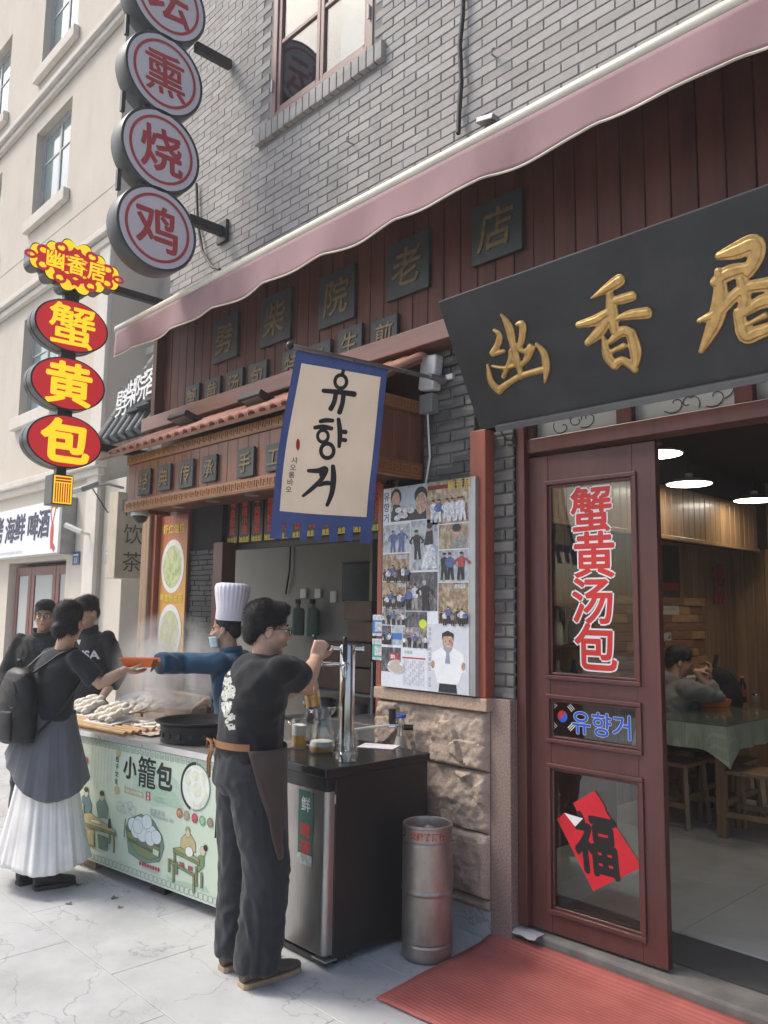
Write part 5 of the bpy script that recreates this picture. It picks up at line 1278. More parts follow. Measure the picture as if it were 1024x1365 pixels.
# two bakers at a table
q = new(); q.ol = True; q.ink(teal).P([(95, 500), (115, 480), (140, 490), (160, 545), (158, 600), (120, 610), (98, 560)]); q.ink(tealb).P([(190, 540), (215, 510), (245, 515), (268, 570), (262, 640), (200, 630)])
for a, b in ((126, 465), (228, 490)):
    q.ink(plain((.6, .52, .38))).D(a, b, 15, 1.3); q.ink(dk).D(a, b - 14, 15, .6)
q.ink(tan).P([(75, 610), (150, 600), (320, 720), (300, 740), (75, 660)]); q.ink(wh).P([(140, 640), (200, 650), (230, 680), (170, 665)]); q.ink(olive).P([(75, 650), (320, 735), (322, 755), (75, 670)])
for a, b, c_ in ((90, 660, 780), (305, 745, 860), (110, 660, 720), (280, 735, 800)): q.P([(a - 5, b), (a + 5, b), (a + 5, c_), (a - 5, c_)])
q.ink(tan)
for a in (115, 155): q.P([(a - 22, 700), (a + 22, 715), (a + 22, 820), (a - 22, 800)])
q.P([(75, 530), (110, 540), (112, 630), (75, 620)]); q.P([(45, 500), (70, 505), (70, 600), (45, 590)]); q.ink(tealb).P([(200, 740), (270, 765), (262, 850), (210, 830)]); q.ink(dk).P([(272, 640), (284, 640), (288, 700), (270, 700)]); q.out('bakers_print', ct)
# man and child at a table
q = new(); q.ol = True; q.ink(tan).P([(740, 770), (765, 740), (805, 745), (835, 800), (835, 860), (735, 840)]); q.ink(olive2).D(785, 715, 16, .9); q.ink(plain((.6, .52, .38))).D(786, 738, 14, 1.2); q.ink(plain((.16, .28, .12))).P([(855, 880), (890, 880), (890, 950), (850, 990), (845, 930)]); q.ink(plain((.6, .52, .38))).D(882, 850, 20); q.ink(dk).D(900, 830, 13)
q.ink(olive).P([(690, 830), (730, 850), (860, 920), (862, 945), (690, 860)]); q.ink(olive2).P([(690, 830), (740, 825), (862, 905), (860, 925)]); q.ink(wh).D(795, 855, 26, .8); q.ink(olive).P([(660, 900), (830, 1000), (830, 1020), (658, 920)])
for a, b, c_ in ((664, 900, 985), (692, 940, 1050), (824, 1010, 1120), (840, 950, 1080), (700, 860, 920), (875, 990, 1090), (712, 920, 1000)): q.P([(a - 6, b), (a + 6, b), (a + 6, c_), (a - 6, c_)])
q.ink(rd).P([(735, 920), (760, 930), (758, 955), (735, 945)]); q.P([(790, 945), (818, 955), (815, 975), (790, 970)]); q.out('diners_print', ct)
q = new(); q.ink(rd)
for k in range(8): q.D(475 + k * 17, 930 + k * 6, 8)
q.out('dots_print', ct); q = new(); q.ink(greyl); q.T('欢迎品尝 地址电话'.replace(' ', ''), 540, 975, .018); q.out('caption_print', ct); q = new(); q.ink(rd)
for a, b in ((100, 250), (125, 262), (118, 318)): q.D(a, b, 13)
q.out('flower_print', ct); q = new(); q.ink(tealb)
for a, b in ((60, 150), (85, 185), (70, 120), (92, 385), (85, 400)): q.D(a, b, 20, .6)
q.out('leaf_print', ct)
q = art(); q.ink(plain((.25, .3, .27)))
for row, (z, h) in enumerate(((CTOP - .085, .05), (.075, .04))):
    x = .02
    while x < CL - .06:
        if row == 0: q.line([(x, z + h), (x, z + .012), (x + .03, z + .012), (x + .03, z + h * .6), (x + .016, z + h * .6), (x + .016, z + h * .35)], .0032); q.line([(x, z + h), (x + .05, z + h)], .003)
        else: q.ring(x + .02, z + h / 2, .026, .018, .003, 14)
        q.k = 2; x += .048 if row == 0 else .04
o = q.out('border_pattern', ct); o['kind'] = 'stuff'

def cl(x, y, z=CTOP): return (CO + Matrix.Rotation(CA, 3, 'Z') @ Vector((x, y, 0))) + Vector((0, 0, z))
# wok stove
sx, sy = -4.36, 2.62
st = thing('wok_stove', 'black iron wok set in a round burner ring with vent holes', 'stove', (sx, sy, CTOP))
mat('cast_iron', (.02, .02, .021), .5, metal=.5, var=.3, bump=.25, dirt=.4, dirtcol=(.06, .05, .045))
q = MB(); q.lathe([(.21, 0), (.21, .012), (.205, .02), (.212, .085), (.218, .1)], (sx, sy, CTOP + .001), 40, cap=False); o = q.build('burner_ring', 'cast_iron', st, smooth=40); o.modifiers.new('s', 'SOLIDIFY').thickness = .008
for k in range(18):
    a = 2 * pi * k / 18; d = Vector((cos(a), sin(a), 0)); MB().cyl(Vector((sx, sy, CTOP + .045)) + d * .207, Vector((sx, sy, CTOP + .045)) + d * .2155, .015, n=12).build('vent_hole', 'plastic_black', st)
q = MB(); q.lathe([(.24, .112), (.247, .122), (.23, .122), (.18, .07), (.1, .035), (.001, .024)], (sx, sy, CTOP), 40, cap=False); q.build('wok', 'cast_iron', st, smooth=40)
sp = thing('wok_spatula', 'iron spatula with a red handle lying in the wok', 'spatula', (sx, sy, CTOP + .06))
MB().tube([(sx + .0, sy - .02, CTOP + .05), (sx + .13, sy + .05, CTOP + .1), (sx + .2, sy + .085, CTOP + .125)], .008, 8).build('shaft', 'black_metal', sp); MB().tube([(sx + .2, sy + .085, CTOP + .125), (sx + .31, sy + .14, CTOP + .165)], .013, 8).build('handle', plain((.3, .03, .03)), sp)
bx('blade', (sx - .06, sy - .05, CTOP + .034), (sx + .01, sy + .02, CTOP + .04), 'black_metal', sp)
# trays, plates, buns
mat('bun', (.72, .66, .55), .6, var=.08, scale=30, bump=.15); mat('bamboo', (.45, .27, .11), .6, var=.25, scale=12, stretch=(1, 1, 5), bump=.2); mat('china', (.75, .75, .73), .2, var=.03); mat('dough', (.75, .7, .6), .7, var=.06, bump=.3)
def bun(parent, p, r, seed):
    q = MB(); rg = random.Random(seed); n = 16; vs = []
    prof = [(.25, 0), (.85, .04), (1, .22), (.9, .45), (.55, .62), (.18, .68), (.05, .66)]
    for k, (a, b) in enumerate(prof):
        for j in range(n):
            an = 2 * pi * j / n; w_ = 1 + (.07 * sin(an * 8 + seed) if 2 < k < 6 else 0); vs.append((p[0] + r * a * w_ * cos(an), p[1] + r * a * w_ * sin(an), p[2] + r * b))
    fs = [(k * n + j, k * n + (j + 1) % n, (k + 1) * n + (j + 1) % n, (k + 1) * n + j) for k in range(len(prof) - 1) for j in range(n)] + [tuple(range(n - 1, -1, -1)), tuple((len(prof) - 1) * n + j for j in range(n))]
    o = q.add(vs, fs).build('bun', 'bun', parent, smooth=70); return o
rg = random.Random(11)
for i, (px, py, zz, tilt) in enumerate(((178, 938, .9, .5), (198, 938, .9, .42), (222, 938, .9, .38))):
    p = onZ(px, py, zz); p = Vector((p.x, p.y, zz))
    t = thing('bun_tray', ('round tray of pale buns tipped up, farthest along the counter', 'round tray of pale buns tipped up between two others', 'round tray of pale buns tipped up beside the bamboo steamer')[i], 'tray', tuple(p - Vector((0, 0, .09))), group='tipped trays of buns')
    M_ = Matrix.Translation(p) @ Matrix.Rotation(.6, 4, 'Z') @ Matrix.Rotation(tilt, 4, 'X')
    q = MB(); q.lathe([(.001, 0), (.12, 0), (.135, .016), (.139, .016), (.125, -.006), (.001, -.006)], (0, 0, 0), 36, M_, cap=False); q.build('tray', 'china' if i == 0 else 'bamboo', t, smooth=40)
    for k in range(9):
        a = k * 2.399; rr = .036 * sqrt(k); b = bun(t, (rr * cos(a), rr * sin(a), .001), .028, k); b.data.transform(M_)
p = onZ(252, 946, .88); t = thing('bamboo_steamer', 'flat round bamboo steamer basket beside the wok', 'steamer', (p.x, p.y, CTOP))
q = MB(); q.lathe([(.001, .002), (.15, .002), (.15, .085), (.165, .085), (.165, 0), (.001, 0)], (p.x, p.y, CTOP + .002), 40, cap=False); q.build('basket', 'bamboo', t, smooth=40)
for z in (.025, .07): q = MB(); q.lathe([(.165, -.008), (.171, -.008), (.171, .008), (.165, .008)], (p.x, p.y, CTOP + z), 40, cap=False); q.build('band', mat('bamboo_dark', (.3, .17, .07), .6), t, smooth=40)
for k in range(7): a = k * .9; bun(t, (p.x + .085 * cos(a) * (k > 0), p.y + .085 * sin(a) * (k > 0), CTOP + .01), .042, k)
t = thing('bamboo_rack', 'low bamboo rack under the plates at the counter edge', 'rack', tuple(cl(.45, .12)))
for j in range(5): MB().cyl(cl(.03, .06 + j * .05, CTOP + .02), cl(.92, .03 + j * .05, CTOP + .02), .014, n=10).build('rod', 'bamboo', t)
for i, (px, py) in enumerate(((116, 946), (148, 957))):
    p = onZ(px, py, .88); t = thing('dumpling_plate', ('white plate of folded dumplings beside the woman', 'white rectangular plate heaped with dumplings nearest the wok')[i], 'plate', (p.x, p.y, .86), group='plates of dumplings')
    M_ = Matrix.Translation((p.x, p.y, .865)) @ Matrix.Rotation(.12, 4, 'Z') @ Matrix.Rotation(.16, 4, 'X')
    MB().box(-.17, -.1, 0, .17, .1, .012, M_).build('plate', 'china', t, bevel=.006)
    for k in range(24):
        q = MB(); q.ell((0, 0, 0), (.022, .042, .02), 10, 7, M_ @ Matrix.Translation((-.1 + .05 * (k % 5) + .01 * (k // 5), -.06 + .03 * (k // 5), .03 + (0, .014, .04, .026, .05)[k // 5] + .01 * (k % 2))) @ Matrix.Rotation(.5 * (k % 3) - .5, 4, 'Z')); q.build('dumpling', 'dough', t, smooth=80)
p = cl(.7, .3); t = thing('bun_cloth', 'damp cloth with flat white dough pieces on the counter top', 'cloth', tuple(p)); q = MB(); vs = []
for i in range(21):
    for j in range(13): a, b = i / 20, j / 12; vs.append(cl(.42 + .62 * a, .12 + .32 * b, CTOP + .006 + .012 * abs(noise.noise(Vector((a * 6, b * 5, 2)))) + .003))
q.add(vs, [(i * 13 + j, (i + 1) * 13 + j, (i + 1) * 13 + j + 1, i * 13 + j + 1) for i in range(20) for j in range(12)]); o = q.build('cloth', mat('wet_cloth', (.5, .44, .36), .6, var=.12, scale=8), t); shade(o.data, 170)
for k in range(8): M_ = Matrix.Translation(cl(.52 + .11 * (k % 4), .24 + .1 * (k // 4), CTOP + .024)) @ Matrix.Rotation(k * 1.3, 4, 'Z'); MB().box(-.045, -.03, 0, .045, .03, .014, M_).build('dough_piece', 'dough', t, bevel=.006)

# ================================================================== beer fridge and what stands on it
fr = thing('beer_fridge', 'black under-counter beer fridge with brushed steel door', 'fridge', (-3.24, 2.8, 0))
FX0, FX1, FY0, FY1, FZ = -3.52, -2.955, 2.52, 3.14, .84
mat('fridge_black', (.012, .0125, .014), .38, var=.15, scale=3, dirt=.2, dirtcol=(.03, .03, .03)); 
def brushed():
    m, n, b = _nodes('brushed_steel'); c = _ramp(n, _noise(n, _pos(n, (60, 60, 1.2)), 8, 4), [(.3, (.34, .33, .32)), (.7, (.46, .45, .43))]); n.links.new(c, b.inputs[0]); b.inputs['Metallic'].default_value = .9
    n.links.new(_ramp(n, _noise(n, _pos(n), 5, 3), [(.3, .3), (.7, .45)]), b.inputs['Roughness']); _bump(n, b, _noise(n, _pos(n, (1, 1, 90)), 6, 3), .04, .002)
brushed()
bx('cabinet', (FX0, FY0, .035), (FX1, FY1, FZ), 'fridge_black', fr, .005)
bx('top_slab', (FX0 - .012, 2.45, FZ + .001), (FX1 + .008, FY1 + .01, FZ + .042), mat('fridge_top', (.014, .014, .015), .22, var=.2, scale=6, dirt=.3, dirtcol=(.04, .04, .04)), fr, .006)
q = MB(); pts = [(FX0 + .003, FY0 - .002), (FX0 + .003, FY0 - .05)] + [(FX1 - .03 + .027 * sin(a * pi / 12), FY0 - .023 - .03 * cos(a * pi / 12)) for a in range(7)] + [(FX1 - .003, FY0 - .002)]
q.prism(pts, lambda a, b, c: Vector((a, b, c)), .06, FZ - .065); q.build('steel_door', 'brushed_steel', fr, smooth=40)
bx('handle_recess', (FX0 + .003, FY0 - .055, FZ - .064), (FX1 - .002, FY0 - .002, FZ - .003), 'plastic_black', fr, .006)
bx('kick_plate', (FX0 + .02, FY0 - .03, .012), (FX1 - .02, FY0 + .1, .034), 'plastic_black', fr, .003)
for x in (FX0 + .05, FX1 - .05):
    for y in (FY0 + .05, FY1 - .05): MB().cyl((x, y, 0), (x, y, .035), .02, n=12).build('foot', 'plastic_black', fr)
MB().cyl((FX1 + .002, FY0 - .004, FZ - .12), (FX1 + .002, FY0 - .004, FZ - .08), .004, n=8).build('hinge_pin', 'zinc', fr)
bx('hinge_plate', (FX1 - .09, FY0 - .05, .036), (FX1 + .01, FY0 + .02, .042), 'zinc', fr, .002)
q = Print(frame((-3.105, FY0 - .0535, .6), (1, 0, 0), (0, 0, 1)), .0006); q.ink(plain((.03, .13, .1))).rect(-.055, -.17, .055, .16); q.ink(wht).text('鲜', 0, .1, .07, .02); q.ink(plain((.5, .05, .05))).text('啤酒', .0, -.02, .08, .04, True, 1.0); q.ink(mat('ice_print', (.4, .5, .48), .4, var=.5, scale=40)).rect(-.055, -.17, .055, -.125); q.out('sticker', fr)
ZT = FZ + .0425
glass = pane_mat('clear_glass', (.94, .955, .95), 2.0, .04); 
def beer_mat():
    m, n, b = _nodes('beer'); b.inputs['Base Color'].default_value = (.85, .5, .08, 1); b.inputs['Roughness'].default_value = .3; tr = n.nodes.new('ShaderNodeBsdfTranslucent'); tr.inputs[0].default_value = (1, .74, .16, 1); mx = n.nodes.new('ShaderNodeMixShader'); mx.inputs[0].default_value = .55; n.links.new(b.outputs[0], mx.inputs[1]); n.links.new(tr.outputs[0], mx.inputs[2]); n.links.new(mx.outputs[0], n.nodes['Material Output'].inputs[0]); b.inputs['IOR'].default_value = 1.1; b.inputs['Roughness'].default_value = .05
beer_mat(); mat('foam', (.82, .8, .74), .8, var=.04, bump=.3, bscale=300)
def mug(name, label, p, r, h, beer, foam, dimple=False, hang=0, group='beer mugs', rot=0):
    t = thing(name, label, 'mug', p, rot, group); n = 28
    prof = [(r * .93, 0), (r * .96, .004), (r, h * .2), (r, h), (r - .0015, h + .002), (r - .003, h), (r - .003, .012), (.001, .01)]
    q = MB(); q.lathe(prof, (0, 0, 0), n, cap=False); q.add([(r * .93 * cos(2 * pi * k / n), r * .93 * sin(2 * pi * k / n), 0) for k in range(n)], [tuple(range(n - 1, -1, -1))])
    if dimple:
        for k, v in enumerate(q.v):
            rr = sqrt(v[0] ** 2 + v[1] ** 2)
    q.build('glass', glass, t, smooth=50)
    if dimple:
        for row in range(4):
            for k in range(11):
                a = 2 * pi * (k + .5 * (row % 2)) / 11; z = h * (.2 + .19 * row); MB().ell((r * cos(a), r * sin(a), z), (.009, .009, .0095), 8, 6).build('dimple', glass, t, smooth=80)
    q = MB(); q.tube([(r - .004, 0, h * .82), (r + .025, 0, h * .85), (r + .045, 0, h * .68), (r + .045, 0, h * .38), (r + .025, 0, h * .2), (r - .004, 0, h * .22)], .0075, 10); q.build('handle', glass, t, smooth=70)
    if beer: q = MB(); q.lathe([(r - .0034, .013), (r - .0034, h * beer)], (0, 0, 0), n); q.build('beer', 'beer', t, smooth=50)
    if foam: q = MB(); q.lathe([(r - .0034, h * beer + .0005), (r - .0034, h * foam), (r * .6, h * foam + .006), (.001, h * foam + .008)], (0, 0, 0), n, cap=False); q.add([((r - .0034) * cos(2 * pi * k / n), (r - .0034) * sin(2 * pi * k / n), h * beer + .0005) for k in range(n)], [tuple(range(n - 1, -1, -1))]); q.build('foam', 'foam', t, smooth=50)
    return t
p = onZ(398, 997, ZT); mug('beer_mug', 'half drunk beer mug with thick foam on the fridge top', (p.x, p.y, ZT), .043, .15, .45, .78, rot=3.6)
p = onZ(463, 1014, ZT); mug('dimpled_mug', 'empty dimpled glass mug at the fridge edge', (p.x, p.y, ZT), .047, .135, 0, 0, True, rot=3.5)
p = onZ(429, 1003, ZT)
t = thing('glass_pitcher', 'glass pitcher with a little beer and foam left inside', 'pitcher', (p.x, p.y, ZT), 3.6)
q = MB(); prof = [(.062, .0), (.067, .004), (.07, .03), (.06, .1), (.046, .16), (.044, .18), (.05, .215), (.052, .225), (.047, .224), (.041, .18), (.043, .16), (.056, .1), (.066, .03), (.063, .01), (.001, .008)]
q.lathe(prof, (0, 0, 0), 32, cap=False); q.add([(.062 * cos(2 * pi * k / 32), .062 * sin(2 * pi * k / 32), 0) for k in range(32)], [tuple(range(31, -1, -1))])
for k, v in enumerate(q.v):
    an = atan2(v[1], v[0]); 
    if v[2] > .18: d = max(0, cos(an - pi)) ** 6 * (v[2] - .18) * .9; q.v[k] = (v[0] - d, v[1], v[2] + d * .3)
q.build('glass', glass, t, smooth=50); MB().tube([(.045, 0, .2), (.075, 0, .205), (.098, 0, .17), (.095, 0, .09), (.066, 0, .05)], .0085, 10).build('handle', glass, t, smooth=70)
MB().lathe([(.062, .0105), (.0652, .028), (.064, .036)], (0, 0, 0), 32).build('beer', 'beer', t, smooth=50); MB().lathe([(.064, .0365), (.0595, .058), (.03, .064), (.001, .06)], (0, 0, 0), 32).build('foam', 'foam', t, smooth=50)
# beer tower
tx, ty = -3.17, 2.765
bt = thing('beer_tower', 'tall polished steel beer tower with black tap handles', 'beer tower', (tx, ty, ZT))
chrome = mat('chrome', (.62, .6, .57), .14, metal=1., var=.1); 
MB().lathe([(.06, 0), (.06, .012), (.04, .02), (.039, .545), (.036, .551)], (tx, ty, ZT), 32).build('column', chrome, bt, smooth=40)
dirL = Vector((-.69, -.72, 0)).normalized(); dirV = Vector((.72, -.69, 0))
for off, nm in ((0, ''),):
    MB().tube([Vector((tx, ty, ZT + .53)) - dirL * .075, Vector((tx, ty, ZT + .53)) + dirL * .075], .014, 12).build('cross_bar', chrome, bt, smooth=40)
for sgn in (-1, 1): MB().cyl(Vector((tx, ty, ZT + .53)) + dirL * .075 * sgn, Vector((tx, ty, ZT + .53)) + dirL * .085 * sgn, .02, n=16).build('end_cap', chrome, bt, smooth=40)
tc = Vector((tx, ty, ZT + .452))
def tap(base, d, nm, hand):
    q = MB(); q.tube([base, base + d * .05, base + d * .09], [.012, .014, .011], 12); q.ell(base + d * .1, .02, 14, 10); q.tube([base + d * .1, base + d * .14 + Vector((0, 0, -.015)), base + d * .145 + Vector((0, 0, -.06))], [.011, .01, .007], 10)
    tp2 = q.build('tap', chrome, bt, smooth=60)
    MB().tube([base + d * .1 + Vector((0, 0, .015)), base + d * .1 + hand * .4, base + d * .1 + hand], [.006, .011, .013], 10, round_=True).build('tap_handle', 'plastic_black', tp2, smooth=70)
tap(tc + dirL * .038, dirL, 'a', dirL * .035 + Vector((0, 0, .135))); tap(tc + dirV * .036 + Vector((0, 0, .0)), (dirV + dirL * .2).normalized() * .5, 'b', Vector((0, 0, .13)))
# gas cylinder standing behind the fridge
gx, gy = -3.22, 3.2
gc = thing('gas_cylinder', 'grey gas cylinder with blue valve wheel behind the fridge', 'cylinder', (gx, gy, 0))
mat('cylinder_grey', (.36, .34, .3), .5, metal=.3, var=.15, dirt=.3)
MB().lathe([(.065, 0), (.07, .02), (.07, .76), (.06, .83), (.03, .895), (.022, .93)], (gx, gy, 0), 28).build('body', 'cylinder_grey', gc, smooth=40)
MB().lathe([(.017, .93), (.017, 1.0), (.012, 1.03)], (gx, gy, 0), 16).build('valve', chrome, gc, smooth=40); MB().lathe([(.03, 1.028), (.034, 1.035), (.03, 1.045), (.01, 1.045)], (gx, gy, 0), 10).build('valve_wheel', plain((.03, .12, .42)), gc)
MB().tube([(gx, gy, .985), Vector((gx, gy, .985)) + dirL * .06], .014, 10).build('regulator', chrome, gc); MB().cyl(Vector((gx, gy, 1.0)) + dirL * .045, Vector((gx, gy, 1.075)) + dirL * .045, .02, n=14).build('gauge', 'plastic_black', gc); MB().cyl(Vector((gx, gy, .975)) - dirL * .02, Vector((gx, gy, .975)) - dirL * .07, .016, n=12).build('knob', 'plastic_black', gc)
MB().tube([Vector((gx, gy, .985)) + dirL * .06, Vector((gx, gy, .97)) + dirL * .18, Vector((gx - .02, gy - .06, .95)) + dirL * .28], .007, 8).build('hose', plain((.5, .48, .4)), gc)
pa = onZ(505, 995, ZT); q = MB(); q.box(-.1, -.07, 0, .1, .07, .002, Matrix.Translation((pa.x, pa.y, ZT + .0005)) @ Matrix.Rotation(.5, 4, 'Z')); tag(q.build('paper_sheet', plain((.7, .68, .72))), 'loose white paper lying at the back of the fridge top', 'paper')
# keg
kx, ky, kr, kh = -2.765, 2.94, .119, .605
kg = thing('beer_keg', 'dented steel beer keg with red lettering standing by the door mat', 'keg', (kx, ky, 0))
def keg_mat():
    m, n, b = _nodes('keg_steel'); p = _pos(n); c = _ramp(n, _noise(n, _pos(n, (1, 1, .35)), 9, 7, .65), [(.3, (.3, .265, .235)), (.7, (.48, .43, .385))]); c = _mix(n, c, (.22, .17, .13), _ramp(n, _noise(n, p, 38, 6, .75), [(.58, 0), (.7, .7)])); n.links.new(c, b.inputs[0]); b.inputs['Metallic'].default_value = .78
    n.links.new(_ramp(n, _noise(n, p, 14, 5), [(.3, .34), (.7, .5)]), b.inputs['Roughness']); _bump(n, b, _noise(n, p, 9, 4), .12, .01)
keg_mat()
prof = [(.09, .0), (kr - .012, .004), (kr - .004, .014), (kr, .03), (kr, .034), (kr, .068), (kr, .072), (kr - .004, .077), (kr - .004, .081), (kr, .086), (kr, .09), (kr, .292), (kr, .297), (kr + .003, .301), (kr + .0035, .307), (kr + .003, .313), (kr, .317), (kr, .322), (kr, .515), (kr, .52), (kr - .004, .525), (kr - .004, .531), (kr, .536), (kr, .54), (kr, kh - .014), (kr, kh - .01), (kr + .002, kh - .006), (kr, kh), (kr - .006, kh + .003), (kr - .011, kh), (kr - .013, kh - .006), (kr - .013, kh - .05), (.05, kh - .06), (.001, kh - .06)]
MB().lathe(prof, (kx, ky, 0), 56, cap=False).build('barrel', 'keg_steel', kg, smooth=40)
MB().lathe([(.028, kh - .058), (.028, kh - .03), (.034, kh - .028), (.034, kh - .02), (.02, kh - .018), (.012, kh - .012), (.001, kh - .01)], (kx, ky, 0), 24).build('spear_fitting', 'keg_steel', kg, smooth=40)
for i, ch in enumerate('公膠特酒行'):
    a = -1.42 + i * .3
    vs, fs = glyph(ch, .04); q = MB(); q.add([(kx + (kr + .0012) * cos(a + x * .034 / kr), ky + (kr + .0012) * sin(a + x * .034 / kr), .566 + y * .036) for x, y in vs], fs); q.build('lettering', plain((.42, .05, .05)), kg)
a = -2.12; MB().tube([(kx + (kr + .001) * cos(a + .22 * cos(t)), ky + (kr + .001) * sin(a + .22 * cos(t)), .568 + .018 * sin(t)) for t in [k * pi / 10 for k in range(21)]], .004, 6).build('hand_hole', 'plastic_black', kg)
MB().tube([(-2.65, 3.05, .008), (-2.6, 3.16, .008), (-2.62, 3.28, .009), (-2.68, 3.3, .01)], .006, 6).build('floor_cable', 'cable'); tag(bpy.data.objects['floor_cable'], 'thin black cable on the paving behind the keg', 'cable')
# things in the kitchen
def simple_box(name, label, cat, a, b, m, group=None, bevel=.006): o = MB().box(*a, *b).build(name, m, bevel=bevel); return tag(o, label, cat, group)
t = thing('wall_screen', 'dark framed picture on the pale kitchen back wall', 'picture', (-4.88, KB, 1.68)); bx('frame', (-5.1, KB - .03, 1.67), (-4.66, KB - .002, 1.99), 'black_metal', t); bx('print', (-5.085, KB - .034, 1.685), (-4.675, KB - .0305, 1.975), mat('screen_dark', (.03, .045, .05), .3, var=.6, scale=4), t, 0)
for i, x in enumerate((-5.63, -5.43)):
    t = thing('soap_dispenser', ('green bottle hanging on the kitchen wall, farther from the picture', 'green bottle hanging on the kitchen wall, nearer the picture')[i], 'dispenser', (x, KB - .06, 1.4), group='green bottles on the kitchen wall'); MB().lathe([(.055, 0), (.06, .02), (.06, .2), (.05, .23), (.02, .24), (.02, .27)], (x, KB - .07, 1.38), 18).build('bottle', plain((.16, .25, .18)), t, smooth=40); MB().cyl((x, KB - .07, 1.65), (x, KB - .07, 1.69), .026, n=12).build('cap', 'plastic_black', t); bx('hook_plate', (x - .04, KB - .02, 1.7), (x + .04, KB - .001, 1.78), 'plastic_white', t)
simple_box('wall_socket', 'white socket plate on the pale kitchen wall', 'socket', (-5.27, KB - .015, 1.66), (-5.19, KB - .001, 1.76), 'plastic_white')
cb = MB().tube([onY(388, 720, KB - .02), onY(386, 760, KB - .03), onY(381, 792, KB - .02)], .009, 6).build('kitchen_wire', 'cable'); tag(cb, 'black wire hanging down the pale kitchen wall', 'wire')
mat('carton', (.13, .085, .06), .8, var=.2)
for i, (x, y, z) in enumerate(((-4.9, 3.95, 1.02), (-4.58, 3.95, 1.02), (-4.58, 3.95, 1.2), (-4.9, 3.95, 1.2), (-4.55, 3.96, 1.38), (-4.58, 3.95, 1.53))):
    simple_box('carton', 'brown carton stacked on the kitchen shelf, %s' % ('lower one far end', 'lower one near end', 'second layer near end', 'second layer far end', 'third layer', 'topmost')[i], 'carton', (x, y, z), (x + .3, y + .28, z + .165 if i < 4 else z + .14), 'carton', 'cartons in the kitchen')
t = thing('kitchen_rack', 'dark metal kitchen rack with pans behind the beer tower', 'rack', (-4.4, 3.9, 0)); 
for x in (-5.3, -4.2):
    for y in (3.9, 4.3): MB().cyl((x, y, .02), (x, y, 1.25), .014, n=8).build('upright', 'grey_metal', t)
for z in (.4, .75, 1.0): bx('shelf', (-5.3, 3.9, z), (-4.2, 4.3, z + .015), 'grey_metal', t, 0)
for i, (x, z, r) in enumerate(((-5.0, .765, .12), (-4.6, .765, .13), (-4.4, .415, .14), (-5.1, .415, .12))):
    q = thing('steel_pot', 'steel pot on the kitchen rack, %s' % ('upper shelf far side', 'upper shelf near side', 'lower shelf near side', 'lower shelf far side')[i], 'pot', (x, 4.1, z), group='pots on the kitchen rack'); MB().lathe([(r, .001), (r, .15), (r - .006, .15), (r - .006, .01), (.001, .01)], (x, 4.1, z), 24).build('pot', 'grey_metal', q, smooth=40); MB().tube([(x + r, 4.1, z + .11), (x + r + .05, 4.1, z + .12), (x + r + .05, 4.1, z + .09)], .007, 6).build('handle', 'grey_metal', q)
simple_box('work_table', 'steel work table standing inside the kitchen behind the fridge', 'table', (-4.2, 3.5, .02), (-3.64, 4.0, .9), mat('bench_grey', (.22, .22, .21), .5, metal=.3, var=.2))
# ================================================================== inside the dining room
lampm = emit('lamp_glow', (1, .9, .74), 13)
mat('lamp_shade', (.7, .68, .62), .4)
for i, (x, y) in enumerate(((-2.85, 5.93), (-2.86, 7.17), (-2.6, 4.95))):
    z = 2.6 if i < 2 else 2.66
    t = thing('pendant_lamp', ('lit white pendant lamp over the green table', 'lit white pendant lamp deepest in the dining room', 'lit white pendant lamp just inside the doorway')[i], 'lamp', (x, y, z), group='lit pendant lamps')
    MB().lathe([(.17, -.002), (.175, .004), (.1, .035), (.03, .05), (.03, .08)], (x, y, z), 32).build('shade', 'lamp_shade', t, smooth=40); MB().lathe([(.001, -.02), (.06, -.018), (.155, -.006), (.165, -.0025)], (x, y, z), 32, cap=False).build('glow_disc', lampm, t, smooth=60)
    MB().cyl((x, y, z + .08), (x, y, 2.9), .006, n=6).build('cord', 'cable', t)
q = thing('ceiling_panel', 'pale square air conditioning panel on the dark ceiling', 'air conditioner', (-1.6, 5.4, 2.85)); bx('case', (-2.05, 4.75, 2.86), (-1.2, 5.6, 2.899), 'lamp_shade', q); 
for k in range(2): bx('louvre', (-1.95 + .1 * k, 4.85 + .08 * k, 2.852 - .003 * k), (-1.3 - .1 * k, 5.5 - .08 * k, 2.858 - .003 * k), 'strip_grey' if k == 0 else 'lamp_shade', q)
# table
TZ = .855
tb = thing('dining_table', 'square dining table with pine legs by the doorway', 'table', (-2.85, 6.1, .1))
TX0, TX1, TY0, TY1 = -3.12, -2.47, 5.57, 6.75
bx('table_top', (TX0 + .02, TY0 + .02, TZ - .03), (TX1 - .02, TY1 - .02, TZ - .006), 'pine', tb)
for x in (TX0 + .08, TX1 - .08):
    for y in (TY0 + .08, TY1 - .08): bx('leg', (x - .03, y - .03, .102), (x + .03, y + .03, TZ - .03), 'pine', tb, .004)
def check_mat():
    m, n, b = _nodes('green_check'); p = _pos(n); ck = n.nodes.new('ShaderNodeTexBrick'); ck.inputs['Scale'].default_value = 22; ck.inputs['Mortar Size'].default_value = .04; ck.offset = 0; ck.inputs['Color1'].default_value = (.4, .47, .33, 1); ck.inputs['Color2'].default_value = (.36, .43, .3, 1); ck.inputs['Mortar'].default_value = (.5, .55, .42, 1)
    n.links.new(p, ck.inputs[0]); n.links.new(ck.outputs[0], b.inputs[0]); b.inputs['Roughness'].default_value = .7
check_mat()
tc = thing('tablecloth', 'pale green checked tablecloth under a glass sheet', 'tablecloth', (-2.85, 6.1, TZ)); q = MB(); vs = []
per = []
